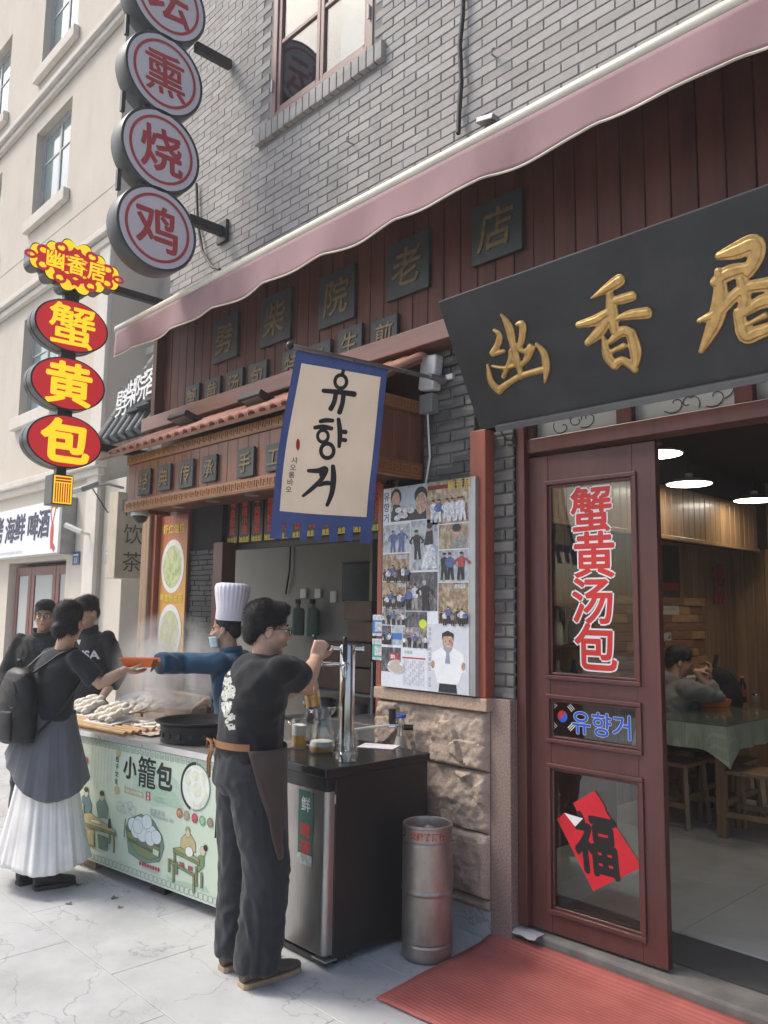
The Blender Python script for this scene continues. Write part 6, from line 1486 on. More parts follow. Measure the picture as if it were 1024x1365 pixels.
for k in range(120):
    t = k / 120 * 2 * (TX1 - TX0 + TY1 - TY0); a, b = TX1 - TX0, TY1 - TY0
    if t < a: per.append((TX0 + t, TY0, 0, -1))
    elif t < a + b: per.append((TX1, TY0 + t - a, 1, 0))
    elif t < 2 * a + b: per.append((TX1 - (t - a - b), TY1, 0, 1))
    else: per.append((TX0, TY1 - (t - 2 * a - b), -1, 0))
for j in range(7):
    for k, (x, y, nx, ny) in enumerate(per):
        cr = max(0, 1 - min(abs(Vector((x, y)) - Vector(c)).__abs__().length if False else (Vector((x, y)) - Vector(c)).length for c in ((TX0, TY0), (TX1, TY0), (TX1, TY1), (TX0, TY1))) / .16)
        f_ = j / 6; vs.append((x + nx * (.004 + .012 * f_ * sin(k * .8)) + (.05 * cr * f_ if x > -2.8 else -.05 * cr * f_), y + ny * (.004 + .012 * f_ * sin(k * .8)) - (.05 * cr * f_ if y < 6 else -.05 * cr * f_), TZ - .0035 - f_ * (.17 + .11 * cr ** 1.5)))
q.add(vs, [(j * 120 + k, j * 120 + (k + 1) % 120, (j + 1) * 120 + (k + 1) % 120, (j + 1) * 120 + k) for j in range(6) for k in range(120)] + [tuple(range(120))]); o = q.build('cloth', 'green_check', tc, smooth=50)
bx('glass_sheet', (TX0 - .004, TY0 - .004, TZ - .003), (TX1 + .004, TY1 + .004, TZ + .003), mat('table_glass', (.1, .13, .1), .08, coat=.5), tc, .001)
ZTt = TZ + .0035
def stool(p, rot, label):
    t = thing('wooden_stool', label, 'stool', p, rot, 'pine stools'); s = .15
    MB().box(-s - .015, -s - .015, .42, s + .015, s + .015, .45).build('seat', 'pine', t, bevel=.006)
    for x in (-1, 1):
        for y in (-1, 1): MB().tube([(x * (s - .01) * 1.0, y * (s - .01), .42), (x * (s + .015), y * (s + .015), 0)], .021, 4).build('leg', 'pine', t)
    for z in (.14,):
        for a in (-1, 1): MB().box(-s, a * s - .012, z, s, a * s + .012, z + .035).build('stretcher', 'pine', t); MB().box(a * s - .012, -s, z + .06, a * s + .012, s, z + .095).build('stretcher', 'pine', t)
p = onZ(1003, 1026, .55); stool((p.x, p.y, .1025), .1, 'pine stool standing out beside the table leg')
for i, (x, y) in enumerate(((-2.95, 5.78), (-2.72, 6.15), (-3.27, 6.3))): stool((x, y, .1025), .05 * i, ('pine stool tucked under the table near the doorway', 'pine stool under the middle of the table', 'pine stool the seated man sits on')[i])
p = onZ(899, 944, ZTt); t = thing('tissue_pack', 'open pack of white tissues on the table corner', 'tissues', (p.x, p.y, ZTt)); MB().box(-.1, -.05, 0, .1, .05, .035, Matrix.Translation((p.x, p.y, ZTt + .0005)) @ Matrix.Rotation(.3, 4, 'Z')).build('pack', plain((.5, .48, .44)), t, bevel=.01)
q = MB(); q.tube([(p.x - .04, p.y, ZTt + .03), (p.x - .045, p.y, ZTt + .1), (p.x + .02, p.y + .02, ZTt + .11), (p.x + .09, p.y + .05, ZTt + .05)], [.02, .035, .03, .012], 8, ell=(1, .35)); q.build('tissue', plain((.6, .58, .54)), t, smooth=60)
p = onZ(950, 942, ZTt); t = thing('orange_basket', 'orange plastic basket of napkins on the table', 'basket', (p.x, p.y, ZTt)); M_ = Matrix.Translation((p.x, p.y, ZTt + .001)) @ Matrix.Rotation(.75, 4, 'Z')
q = MB(); q.add([(-.11, -.06, 0), (.11, -.06, 0), (.11, .06, 0), (-.11, .06, 0), (-.13, -.075, .065), (.13, -.075, .065), (.13, .075, .065), (-.13, .075, .065)], [(3, 2, 1, 0), (0, 1, 5, 4), (1, 2, 6, 5), (2, 3, 7, 6), (3, 0, 4, 7)], M_); o = q.build('basket', mat('orange_plastic', (.75, .16, .02), .4, var=.05), t); o.modifiers.new('s', 'SOLIDIFY').thickness = .004
for k in range(4): MB().box(-.05, -.04, 0, .05, .04, .012, M_ @ Matrix.Translation((-.05 + .04 * k, 0, .05)) @ Matrix.Rotation(.6 * k, 4, 'Y')).build('napkin', plain((.6, .58, .52)), t, bevel=.003)
for i, (px, c_) in enumerate(((977, (.35, .03, .04)), (992, (.4, .05, .05)))):
    p = onZ(px, 938, ZTt); p = p + Vector((-.05, .1, 0)); t = thing('sauce_bottle', ('soft drink bottle with a red label behind the basket, nearer the man', 'soft drink bottle with a red label behind the basket, farther from the man')[i], 'bottle', (p.x, p.y, ZTt), group='bottles on the table')
    MB().lathe([(.03, 0), (.032, .01), (.032, .12), (.028, .15), (.013, .19), (.012, .205)], (p.x, p.y, ZTt + .0005), 18).build('bottle', mat('cola', (.03, .012, .01), .1, coat=.5), t, smooth=40); MB().lathe([(.0328, .05), (.0328, .11)], (p.x, p.y, ZTt), 18, cap=False).build('label', plain(c_), t, smooth=40); MB().lathe([(.014, .206), (.014, .224)], (p.x, p.y, ZTt), 14).build('cap', plain((.6, .35, .1)), t, smooth=40)
p = onZ(1008, 938, ZTt); t = thing('condiment_jar', 'small jar of condiment at the table side', 'jar', (p.x, p.y, ZTt)); MB().lathe([(.03, 0), (.033, .01), (.033, .06), (.025, .07)], (p.x, p.y, ZTt + .0005), 18).build('jar', plain((.2, .15, .1)), t, smooth=40); MB().lathe([(.028, .0705), (.028, .085)], (p.x, p.y, ZTt), 18).build('lid', 'chrome', t, smooth=40)
p = onZ(1006, 915, .86); t = thing('chopstick_holder', 'grey utensil holder at the far side of the table', 'holder', (p.x, p.y, ZTt)); MB().lathe([(.045, 0), (.05, .16), (.046, .16), (.042, .01), (.001, .01)], (p.x, p.y, ZTt + .0005), 20).build('cup', plain((.2, .22, .22)), t, smooth=40)
for k in range(6): MB().cyl((p.x + .02 * cos(k), p.y + .02 * sin(k), ZTt + .02), (p.x + .035 * cos(k), p.y + .035 * sin(k), ZTt + .24), .004, n=6).build('chopstick', plain((.1, .06, .04)), t)
# knot ornament and framed banner on the left wall, dark coat behind the man
p = onX(957, 768, XL + .02); t = thing('knot_ornament', 'red paper knot ornament with tassels on the pine wall', 'ornament', tuple(p)); rd_ = plain((.28, .02, .03))
q = MB()
for k in range(8): a = k * pi / 4; q.tube([p + Vector((.012, .1 * cos(a + t_) * (1 if k % 2 else .75), .1 * sin(a + t_))) for t_ in (0, .25, .5, .75)], .018, 8, round_=True)
q.lathe([(.09, -.006), (.09, .006)], (0, 0, 0), 20, Matrix.Translation(p + Vector((.01, 0, 0))) @ Matrix.Rotation(pi / 2, 4, 'Y')); q.build('knot', rd_, t)
for dy in (-.08, 0, .08): MB().tube([p + Vector((.012, dy, -.1)), p + Vector((.012, dy, -.2)), p + Vector((.012, dy, -.27))], [.004, .012, .014], 8).build('tassel', rd_, t)
p = onX(887, 790, XL + .03); t = thing('framed_calligraphy', 'dark framed calligraphy picture on the pine wall', 'picture', tuple(p)); bx('frame', (XL + .003, p.y - .3, p.z - .5), (XL + .03, p.y + .3, p.z + .45), 'pine', t); bx('print', (XL + .0305, p.y - .27, p.z - .47), (XL + .033, p.y + .27, p.z + .42), plain((.03, .032, .04)), t, 0)
q = Print(frame((XL + .034, p.y, p.z), (0, 1, 0), (0, 0, 1)), .001); q.ink(plain((.45, .45, .42))).text('家', .05, -.25, .42, .04, shear=-.1); q.ink(plain((.3, .03, .03))).rect(-.2, .02, .24, .09); q.ink(plain((.45, .45, .42))).disc(-.16, .12, .05, .06); q.out('calligraphy', t)
p = Vector((-3.15, 6.95, 1.0)); t = thing('coat_on_chair', 'black coat hung over a chair behind the seated man', 'coat', (p.x, p.y, .1)); q = MB(); q.ell(p + Vector((0, 0, -.1)), (.2, .24, .26), 18, 12); q.ell(p + Vector((.02, -.08, .06)), (.13, .13, .1)); q.build('coat', mat('coat_black', (.008, .008, .012), .9), t, smooth=80); MB().box(p.x - .18, p.y - .18, .1025, p.x + .18, p.y + .18, .5).build('seat', 'pine', t)
# counter at the back of the room, seen through the door glass
cbk = thing('shelf_cabinet', 'dark drinks cabinet with bottles seen through the door glass', 'cabinet', (-3.3, 4.6, .1))
bx('carcass', (XL + .01, 4.2, .1025), (XL + .35, 5.3, 1.02), 'door_wood', cbk); 
for z in (1.35, 1.65): bx('shelf', (XL + .01, 4.2, z), (XL + .25, 5.3, z + .025), 'door_wood', cbk)
for i in range(10):
    y = 4.3 + (i % 5) * .2; z = 1.0205 if i < 5 else 1.376
    c_ = ((.05, .2, .08), (.3, .25, .05), (.35, .05, .04), (.5, .48, .42), (.04, .05, .12))[i % 5]; q = MB(); q.lathe([(.035, 0), (.038, .01), (.038, .14), (.015, .2), (.013, .25), (.001, .252)], (XL + .14, y, z), 14)
    tag(q.build('wine_bottle', plain(c_), smooth=40), '%s bottle on the %s of the drinks cabinet' % (('green', 'amber', 'red', 'cream', 'navy')[i % 5], 'worktop' if i < 5 else 'shelf'), 'bottle', 'bottles on the drinks cabinet')
# ================================================================== people
def wrinkle(me, fn):
    ns = [v.normal.copy() for v in me.vertices]
    for v, n_ in zip(me.vertices, ns): v.co += n_ * fn(v.co)
def finish(me, name, m, parent):
    me.name = name; me.materials.clear(); me.materials.append(MATS[m] if isinstance(m, str) else m); shade(me, 175); return put(name, me, parent)
def folds(amp, sx=9, sz=9, seed=0, fine=.25):
    o = Vector((seed * 3.7, seed * 1.3, seed * 5.1))
    def f(p):
        q = Vector((p.x * sx, p.y * sx, p.z * sz)) + o
        w_ = noise.noise(q * .5) * 1.2
        a = noise.noise(Vector((q.x + w_, q.y + w_, q.z * 1.3 + w_ * 1.5)))
        r = (1 - abs(a) * 2.2); r = max(-.4, r)
        return amp * (r * .75 + fine * noise.noise(q * 2.7))
    return f
V3 = Vector
def loft(mb, rings, n=22):
    """rings: (centre, half width vector, half depth vector)"""
    vs = []
    for c, a, b in rings:
        for j in range(n): t = 2 * pi * j / n; vs.append(V3(c) + V3(a) * cos(t) + V3(b) * sin(t))
    fs = [(k * n + j, k * n + (j + 1) % n, (k + 1) * n + (j + 1) % n, (k + 1) * n + j) for k in range(len(rings) - 1) for j in range(n)]
    fs += [tuple(range(n - 1, -1, -1)), tuple((len(rings) - 1) * n + j for j in range(n))]; mb.add(vs, fs)
def ik(a, c, l1, l2, hint):
    a, c = V3(a), V3(c); d = c - a; L = min(d.length, (l1 + l2) * .995); d = d.normalized(); x = (l1 * l1 - l2 * l2 + L * L) / (2 * L); h = sqrt(max(0, l1 * l1 - x * x)); hv = V3(hint); hv = (hv - d * hv.dot(d)).normalized(); return a + d * x + hv * h
def head_frame(c, f, up=(0, 0, 1)):
    f = V3(f).normalized(); r = f.cross(V3(up)).normalized(); u = r.cross(f); M = Matrix((r, f, u)).transposed().to_4x4(); M.translation = V3(c); return M
def add_head(mb, M, s=1., female=False):
    def E(c, r): mb.ell((0, 0, 0), r, 18, 12, M @ Matrix.Scale(s, 4) @ Matrix.Translation(c))
    E((0, -.014, .036), (.073, .092, .084)); E((0, .022, -.03), (.061, .066, .086)); E((0, .03, -.078), (.045, .05, .034)); E((0, .066, -.1), (.02, .018, .016)); E((0, -.03, -.03), (.06, .06, .06))
    for x in (-1, 1):
        E((x * .076, -.008, -.012), (.009, .021, .033)); E((x * .034, .06, -.03), (.024, .026, .026)); E((x * .03, .079, .016), (.024, .01, .008)); E((x * .012, .093, -.037), (.009, .01, .008))
    mb.tube([(0, .084, .012), (0, .097, -.012), (0, .108, -.033)], [.008, .009, .0125], 8, round_=True, M=M @ Matrix.Scale(s, 4)); E((0, .086, -.061), (.023, .012, .006)); E((0, .084, -.071), (.02, .012, .0065))
def face_bits(parent, M, s=1., brow='hair_black'):
    ey = mat('eye_white', (.7, .68, .65), .3, var=.02); ir = mat('iris', (.02, .013, .01), .2)
    for x in (-1, 1):
        MB().ell((0, 0, 0), (.014 * s, .008 * s, .0065 * s), 10, 7, M @ Matrix.Translation((x * .031 * s, .079 * s, .0))).build('eye', ey, parent, smooth=80); MB().ell((0, 0, 0), (.0065 * s, .005 * s, .0065 * s), 10, 7, M @ Matrix.Translation((x * .031 * s, .0845 * s, .0))).build('iris', ir, parent, smooth=80)
        MB().tube([(x * .014 * s, .0865 * s, .02 * s), (x * .034 * s, .084 * s, .025 * s), (x * .052 * s, .072 * s, .019 * s)], [.003 * s, .0042 * s, .002 * s], 6, M=M).build('eyebrow', brow, parent)
    MB().tube([(-.021 * s, .0935 * s, -.066 * s), (0, .099 * s, -.0645 * s), (.021 * s, .0935 * s, -.066 * s)], [.0015 * s, .003 * s, .0015 * s], 6, M=M).build('mouth', plain((.25, .08, .07)), parent)
def glasses(parent, M, s=1.):
    q = MB()
    for x in (-1, 1): q.tube([(x * .033 * s + .024 * s * cos(t), .098 * s, -.002 * s + .018 * s * sin(t)) for t in [k * pi / 10 for k in range(21)]], .0014, 6, M=M); q.tube([(x * .057 * s, .096 * s, .004 * s), (x * .08 * s, .04 * s, .004 * s), (x * .083 * s, -.01 * s, .002 * s), (x * .08 * s, -.03 * s, -.016 * s)], .0016, 6, M=M)
    q.tube([(-.01 * s, .099 * s, 0), (0, .101 * s, .004 * s), (.01 * s, .099 * s, 0)], .0014, 6, M=M); q.build('glasses', 'black_metal', parent)
def add_hair(parent, M, s, ells, strands=900, ln=.022, seed=1, m='hair_black', spread=.5, down=.6, extra=None, skipface=True):
    q = MB()
    for c, r in ells: q.ell((0, 0, 0), r, 18, 12, M @ Matrix.Scale(s, 4) @ Matrix.Translation(c))
    if extra: extra(q, M)
    me = remesh(q, .006, 3); wrinkle(me, lambda p: .0012 * noise.noise(p * 110) + .0012 * noise.noise(p * 40))
    rg = random.Random(seed); q = MB(); nv = len(me.vertices); U_ = M.to_3x3() @ V3((0, 0, 1)); B_ = M.to_3x3() @ V3((0, -1, 0)); Mi = M.inverted()
    vs = []; fs = []
    for k in range(strands):
        v = me.vertices[rg.randrange(nv)]; n_ = v.normal; lp = Mi @ v.co
        t = (-U_ * down * (1 if lp.z < .07 * s else .15) + n_ * (.55 if down > .3 else .9) + V3((rg.uniform(-1, 1), rg.uniform(-1, 1), rg.uniform(-1, 1))) * spread + (M.to_3x3() @ V3((0, .35 if down > .3 else .1, 0)) if lp.y > .0 else B_ * .1)); t.normalize(); L = ln * rg.uniform(.5, 1.3)
        a = n_.cross(t); a = a.normalized() * .0006 if a.length > 1e-3 else V3((.0006, 0, 0)); b = len(vs); p0 = v.co - n_ * .003; p1 = p0 + t * L * .55 + n_ * .002; p2 = p0 + t * L - U_ * .15 * L
        vs += [p0 - a, p0 + a, p1 - a * .7, p1 + a * .7, p2]; fs += [(b, b + 1, b + 3, b + 2), (b + 2, b + 3, b + 4)]
    o = len(me.vertices); allv = [tuple(v.co) for v in me.vertices] + [tuple(v) for v in vs]; allf = [tuple(p.vertices) for p in me.polygons] + [tuple(i + o for i in f) for f in fs]
    m2 = bpy.data.meshes.new('hair'); m2.from_pydata(allv, [], allf); return finish(m2, 'hair', m, parent)
def add_hand(mb, w, d, pn, thumb, curl=(.3, .35, .3), s=1., spread=.0, tc=.35, idx=None):
    """w wrist, d direction of the fingers, pn palm normal, thumb = +1/-1 side"""
    d = V3(d).normalized(); pn = V3(pn); pn = (pn - d * pn.dot(d)).normalized(); t = d.cross(pn) * thumb
    for o_, e in ((.024, .085), (.008, .09), (-.008, .088), (-.024, .08)): mb.tube([w + t * o_ * .6 * s - d * .01, w + t * o_ * s + d * e * .5 * s, w + t * o_ * s + d * e * s], [.016 * s, .0145 * s, .0125 * s], 10, round_=True)
    for i, (o_, L) in enumerate(((.03, .07), (.0105, .078), (-.0095, .073), (-.029, .058))):
        p = w + t * o_ * s + d * .083 * s; dd = d + t * spread * (1.5 - i); dd.normalize(); pts = [p]; ang = 0; cc = curl if not (idx and i == 0) else idx
        for k, fr in enumerate((.45, .32, .25)):
            ang += cc[k]; q = (dd * cos(ang) + pn * sin(ang)); p = p + q * L * fr * s; pts.append(p)
        mb.tube(pts, [.0098 * s, .0092 * s, .0084 * s, .0072 * s], 8, round_=True)
    b = w + d * .022 * s + t * .022 * s + pn * .004; d1 = (d * .62 + t * .7 + pn * tc).normalized(); p1 = b + d1 * .045 * s; d2 = (d * .85 + t * .3 + pn * (tc + .25)).normalized(); p2 = p1 + d2 * .032 * s; p3 = p2 + (d2 + pn * .25).normalized() * .024 * s
    mb.tube([b, p1, p2, p3], [.014 * s, .0115 * s, .0105 * s, .0085 * s], 8, round_=True)
def add_arm(mb, sh, el, wr, k=1.): mb.tube([sh, V3(sh).lerp(el, .5), el, V3(el).lerp(wr, .35), wr], [.05 * k, .045 * k, .038 * k, .039 * k, .026 * k], 14, round_=True)
def sleeve(mb, sh, el, wr, upto, r0, r1, r2=None):
    """upto 0..1 on the upper arm, 1..2 onto the forearm"""
    P_ = [V3(sh), V3(sh).lerp(el, .5)]; R_ = [r0, (r0 + r1) / 2]
    if upto <= 1: P_ = [V3(sh), V3(sh).lerp(el, upto * .5), V3(sh).lerp(el, upto)]; R_ = [r0, (r0 + r1) / 2, r1]
    else: P_ += [V3(el), V3(el).lerp(wr, (upto - 1) * .6), V3(el).lerp(wr, upto - 1)]; R_ += [r1, (r1 + (r2 or r1)) / 2, r2 or r1]
    mb.tube(P_, R_, 16, cap=True); mb.ell(P_[0], r0 * .98, 16, 10)
def skin_mat(name, c):
    m, n, b = _nodes(name); cc = _ramp(n, _noise(n, _pos(n), 25, 4), [(.3, sc(c, .88)), (.7, sc(c, 1.1))]); n.links.new(cc, b.inputs[0]); b.inputs['Roughness'].default_value = .5; b.inputs['Subsurface Weight'].default_value = .12; b.inputs['Subsurface Radius'].default_value = (.01, .004, .002); b.inputs['Subsurface Scale'].default_value = .5; _bump(n, b, _noise(n, _pos(n), 220, 3), .1, .001); return m
skin_mat('skin_light', (.56, .35, .25)); skin_mat('skin_mid', (.46, .27, .18))
mat('hair_black', (.014, .013, .013), .62, var=.4, scale=60, spec=.3)
def cloth(name, c, rough=.9, b=.25, s=350, var=.12, sheen=.15): return mat(name, c, rough, var=var, scale=5, bump=b, bscale=s, bdist=.0015, sheen=sheen, spec=.25)
def torso_rings(pel, chest, neck, rt, fw, w=(.165, .155, .18, .2, .13, .065), d=(.115, .105, .115, .12, .085, .06), hem=0.):
    rt, fw = V3(rt).normalized(), V3(fw).normalized(); pel, chest, neck = V3(pel), V3(chest), V3(neck); k = [pel - (chest - pel) * hem, pel.lerp(chest, .4), pel.lerp(chest, .8), chest.lerp(neck, .35), chest.lerp(neck, .78), neck]
    return [(c, rt * a, fw * b) for c, a, b in zip(k, w, d)]
def shoe(parent, heel, toe, m, sole, h=.075, w=.042, extra=None):
    heel, toe = V3(heel), V3(toe); d = (toe - heel); L = d.length; d.normalize(); r = d.cross(V3((0, 0, 1))); q = MB()
    up = V3((0, 0, 1)); prof = [(0, .75, h * 1.05), (.1, .85, h * 1.15), (.3, .9, h * 1.1), (.5, .95, h * .8), (.7, 1.1, h * .55), (.88, .95, h * .42), (1, .5, h * .3)]
    rings = [(heel + d * L * t + up * (.02 + hh / 2), r * w * k, up * hh / 2) for t, k, hh in prof]; vs = []
    loft(q, rings, 16); me = remesh(q, .006, 4); s_ = finish(me, 'shoe', m, parent)
    q = MB(); ol = [(t, k) for t, k in ((0, .6), (.06, .85), (.3, .92), (.55, 1.05), (.75, 1.15), (.92, .9), (1.0, .45))]; P2 = [(heel + d * L * t + r * w * k * 1.05) for t, k in ol] + [(heel + d * L * t - r * w * k * 1.05) for t, k in reversed(ol)]
    n_ = len(P2); q.add([tuple(p) for p in P2] + [tuple(p + up * .024) for p in P2], [tuple(range(n_ - 1, -1, -1)), tuple(range(n_, 2 * n_))] + [(i, (i + 1) % n_, (i + 1) % n_ + n_, i + n_) for i in range(n_)]); q.build('sole', sole, s_, bevel=.004); return s_
def on_surface(me_obj, verts2, faces, fn, m, name, parent, off=.003):
    """lay flat shapes onto a garment: fn(u,v) -> (origin, direction) of a ray"""
    me = me_obj.data; bvh = BVHTree.FromPolygons([v.co for v in me.vertices], [p.vertices for p in me.polygons]); q = MB(); vs = []
    for u, v in verts2:
        o_, d = fn(u, v); h = bvh.ray_cast(o_, d); vs.append((h[0] - V3(d).normalized() * off) if h[0] else None)
    ok = [f for f in faces if all(vs[i] is not None for i in f)]; vs = [v if v is not None else V3((0, 0, 0)) for v in vs]
    used = sorted({i for f in ok for i in f}); mp = {i: k for k, i in enumerate(used)}
    if not used: return None
    q.add([vs[i] for i in used], [tuple(mp[i] for i in f) for f in ok]); o = q.build(name, m, parent); shade(o.data, 170); return o

HAIR_SHORT = [((0, -.02, .05), (.08, .097, .082)), ((0, -.062, -.005), (.068, .05, .07)), ((0, .04, .092), (.06, .05, .034)), ((.066, -.02, .025), (.016, .04, .045)), ((-.066, -.02, .025), (.016, .04, .045))]
HAIR_FRINGE = HAIR_SHORT + [((0, .068, .065), (.062, .024, .034)), ((.05, .045, .06), (.028, .035, .04)), ((-.05, .045, .06), (.028, .035, .04))]

# ---------------------------------------------------------------- the man drawing beer
F = V3((.30, .954, 0)); R = V3((F.y, -F.x, 0)); base = V3((-3.15, 2.18, 0))
pv = thing('person', 'person in black T-shirt and dark apron drawing beer at the tower', 'person', tuple(base))
pel, che, nek = V3((-3.15, 2.16, .95)), V3((-3.135, 2.175, 1.24)), V3((-3.12, 2.215, 1.405))
hc = onX(357, 838, -3.095); HM = head_frame(hc, (.4, .91, -.1))
shR, shL = nek + R * .185 + V3((0, 0, -.055)) + F * .02, nek - R * .185 + V3((0, 0, -.055)) + F * .03
haR = onX(421, 880, -3.2); haL = onX(396, 918, -3.25)
elR = onX(407, 908, -3.03); elL = ik(shL, haL, .27, .25, (-.6, 0, -.8))
q = MB(); add_head(q, HM); q.tube([nek - V3((0, .0, .04)), hc + V3((0, -.01, -.06))], [.064, .056], 16, round_=True); loft(q, torso_rings(pel, che, nek, R, F, (.12, .12, .14, .14, .075, .055), (.08, .08, .085, .09, .06, .05)))
add_arm(q, shR, elR, haR, 1.22); add_arm(q, shL, elL, haL, 1.08)
add_hand(q, haR, V3((.05, .3, .85)), V3((-.75, .6, .1)), -1, (1.35, 1.45, 1.0), 1.05, tc=.6)
add_hand(q, haL, V3((.55, .5, .05)), V3((.5, -.5, .1)), -1, (.7, .9, .5), .95, tc=.4)
finish(remesh(q, .0062, 3), 'body', 'skin_light', pv)
add_hair(pv, HM, 1.03, HAIR_SHORT, 14000, .0125, 3, spread=.22, down=.32); face_bits(pv, HM); glasses(pv, HM, 1.02)
q = MB(); loft(q, torso_rings(pel, che, nek, R, F, (.19, .185, .205, .22, .178, .082), (.135, .135, .14, .14, .112, .078), .04)); sleeve(q, shR, elR, haR, .7, .064, .074); sleeve(q, shL, elL, haL, .7, .064, .074)
me = remesh(q, .01, 14); fo = folds(.012, 7, 6, 3, .45); wrinkle(me, lambda p: fo(p) + .005 * sin((p.z * 26 + p.x * 14 - p.y * 9)) * max(0, 1 - abs(p.z - 1.03) / .14)); tee = finish(me, 'tshirt', cloth('tee_black', (.013, .0135, .016)), pv)
hipR, hipL = pel + R * .095 + V3((0, 0, -.06)), pel - R * .095 + V3((0, 0, -.06)); knR, knL = V3((-3.035, 2.2, .49)), V3((-3.225, 2.195, .49)); anR, anL = V3((-3.06, 2.185, .085)), V3((-3.25, 2.21, .085))
q = MB(); loft(q, [(pel + V3((0, 0, .06)), R * .18, F * .13), (pel + V3((0, 0, -.02)), R * .2, F * .145), (pel + V3((0, 0, -.1)), R * .205, F * .15), (pel + V3((0, 0, -.15)), R * .17, F * .12)])
for h_, k_, a_ in ((hipR, knR, anR), (hipL, knL, anL)): q.tube([h_, h_.lerp(k_, .5), k_, k_.lerp(a_, .5), a_ + V3((0, 0, .03)), a_ + V3((0, .0, -.02))], [.118, .112, .102, .098, .1, .104], 18)
me = remesh(q, .01, 6); fo = folds(.008, 11, 7, 8, .7); wrinkle(me, lambda p: fo(p) * (.8 + .8 * max(0, 1 - abs(p.z - .2) / .2) + .4 * max(0, 1 - abs(p.z - .5) / .15))); finish(me, 'trousers', cloth('slate_trousers', (.022, .0245, .029), .85), pv)
# apron wrapped round the front, tied behind
q = MB(); n1, n2 = 34, 18; vs = []
for i in range(n1 + 1):
    u_ = i / n1
    for j in range(n2 + 1):
        v = j / n2; z = 1.005 - v * .46; a = radians((-22 + 48 * v) * (1 - u_) + 205 * u_); k = 1.13 + .12 * v; d = R * cos(a) * .196 * k + F * sin(a) * .15 * k; d += V3((noise.noise(V3((a * 3, v * 2, 0))), noise.noise(V3((a * 3, v * 2, 4))), 0)) * .014 * v
        vs.append(V3((pel.x, pel.y, z)) + d)
q.add(vs, [(i * (n2 + 1) + j, (i + 1) * (n2 + 1) + j, (i + 1) * (n2 + 1) + j + 1, i * (n2 + 1) + j + 1) for i in range(n1) for j in range(n2)]); o = q.build('apron', cloth('apron_brown', (.075, .054, .048), .8), pv); shade(o.data, 170); o.modifiers.new('t', 'SOLIDIFY').thickness = .003
q = MB(); strap = mat('apron_strap', (.28, .13, .05), .7, var=.2)
for j in (0, 1): q.add(*((lambda pts: (pts, [(k, k + 1, k + 1 + 30, k + 30) for k in range(29)]))([V3((pel.x, pel.y, 1.0 - .002 * j + (.03 if s2 else 0))) + R * cos(a) * .204 + F * sin(a) * .152 for s2 in (0, 1) for a in [radians(200 + 140 * k / 29) for k in range(30)]]))) if j == 0 else None
q.build('waist_strap', strap, pv)
kn = V3((pel.x, pel.y, 1.01)) - F * .152 - R * .03; q = MB()
q.tube([kn, kn - F * .02 + R * .03 + V3((0, 0, .02)), kn - F * .02 + R * .06 + V3((0, 0, -.02)), kn + V3((0, 0, -.005))], .006, 6); q.tube([kn, kn - F * .02 - R * .035 + V3((0, 0, .015)), kn - F * .015 - R * .05 + V3((0, 0, -.03)), kn], .006, 6); q.tube([kn, kn - F * .015 - R * .03 + V3((0, 0, -.07)), kn - F * .01 - R * .045 + V3((0, 0, -.14))], .006, 6); q.tube([kn, kn - F * .015 + V3((0, 0, -.08)), kn - F * .01 - R * .01 + V3((0, 0, -.15))], .007, 6); q.build('strap_bow', strap, pv)
sh_m = mat('shoe_brown', (.11, .085, .07), .8, var=.2, bump=.2); so_m = mat('sole_gum', (.4, .28, .17), .7)
sR = shoe(pv, (-3.07, 2.105, 0), (-3.05, 2.405, 0), sh_m, so_m, .08, .043); sL = shoe(pv, (-3.265, 2.13, 0), (-3.25, 2.42, 0), sh_m, so_m, .08, .043)
q = MB(); d_ = V3((.02, .3, 0)).normalized(); r_ = d_.cross(V3((0, 0, 1)))
for k, c_ in ((.42, (.06, .22, .5)), (.3, (.5, .16, .06))):
    p0 = V3((-3.07, 2.105, 0)) + d_ * .27 * k; q = MB(); q.add([p0 + r_ * .0415 + V3((0, 0, .03)), p0 + r_ * .0415 + d_ * .026 + V3((0, 0, .03)), p0 + r_ * .03 + d_ * .03 + V3((0, 0, .075)), p0 + r_ * .03 + d_ * .008 + V3((0, 0, .078))], [(0, 1, 2, 3)]); q.build('shoe_stripe', plain(c_), sR)
q = MB()
for k in range(4): p0 = V3((-3.07, 2.105, 0)) + d_ * (.13 + .022 * k); q.tube([p0 - r_ * .022 + V3((0, 0, .088 - .01 * k)), p0 + V3((0, 0, .1 - .011 * k)), p0 + r_ * .022 + V3((0, 0, .088 - .01 * k))], .003, 6)
q.build('laces', plain((.6, .58, .55)), sR)
# brush print down the back of the shirt, laid on the cloth
blobs = [[(165, 240), (245, 220), (243, 265), (215, 272), (235, 300), (230, 345), (190, 335), (185, 300), (160, 330), (145, 400), (140, 350)], [(160, 360), (200, 370), (240, 365), (248, 420), (230, 460), (180, 470), (150, 440), (140, 400)], [(120, 450), (150, 430), (155, 470), (130, 520), (112, 500)], [(170, 480), (240, 450), (285, 470), (290, 560), (270, 610), (215, 600), (165, 645), (135, 610), (130, 540)], [(128, 650), (180, 640), (250, 640), (245, 710), (225, 760), (205, 820), (160, 820), (150, 770), (130, 720)], [(215, 790), (250, 772), (290, 800), (285, 850), (235, 860), (190, 900), (165, 880)], [(175, 905), (240, 890), (285, 910), (290, 960), (215, 968), (200, 930)]]
wv_, wf_ = [], []
def inside(p, poly):
    c = False; x, y = p
    for i in range(len(poly)):
        (x0, y0), (x1, y1) = poly[i], poly[i - 1]
        if (y0 > y) != (y1 > y) and x < (x1 - x0) * (y - y0) / (y1 - y0) + x0: c = not c
    return c
gi = {}
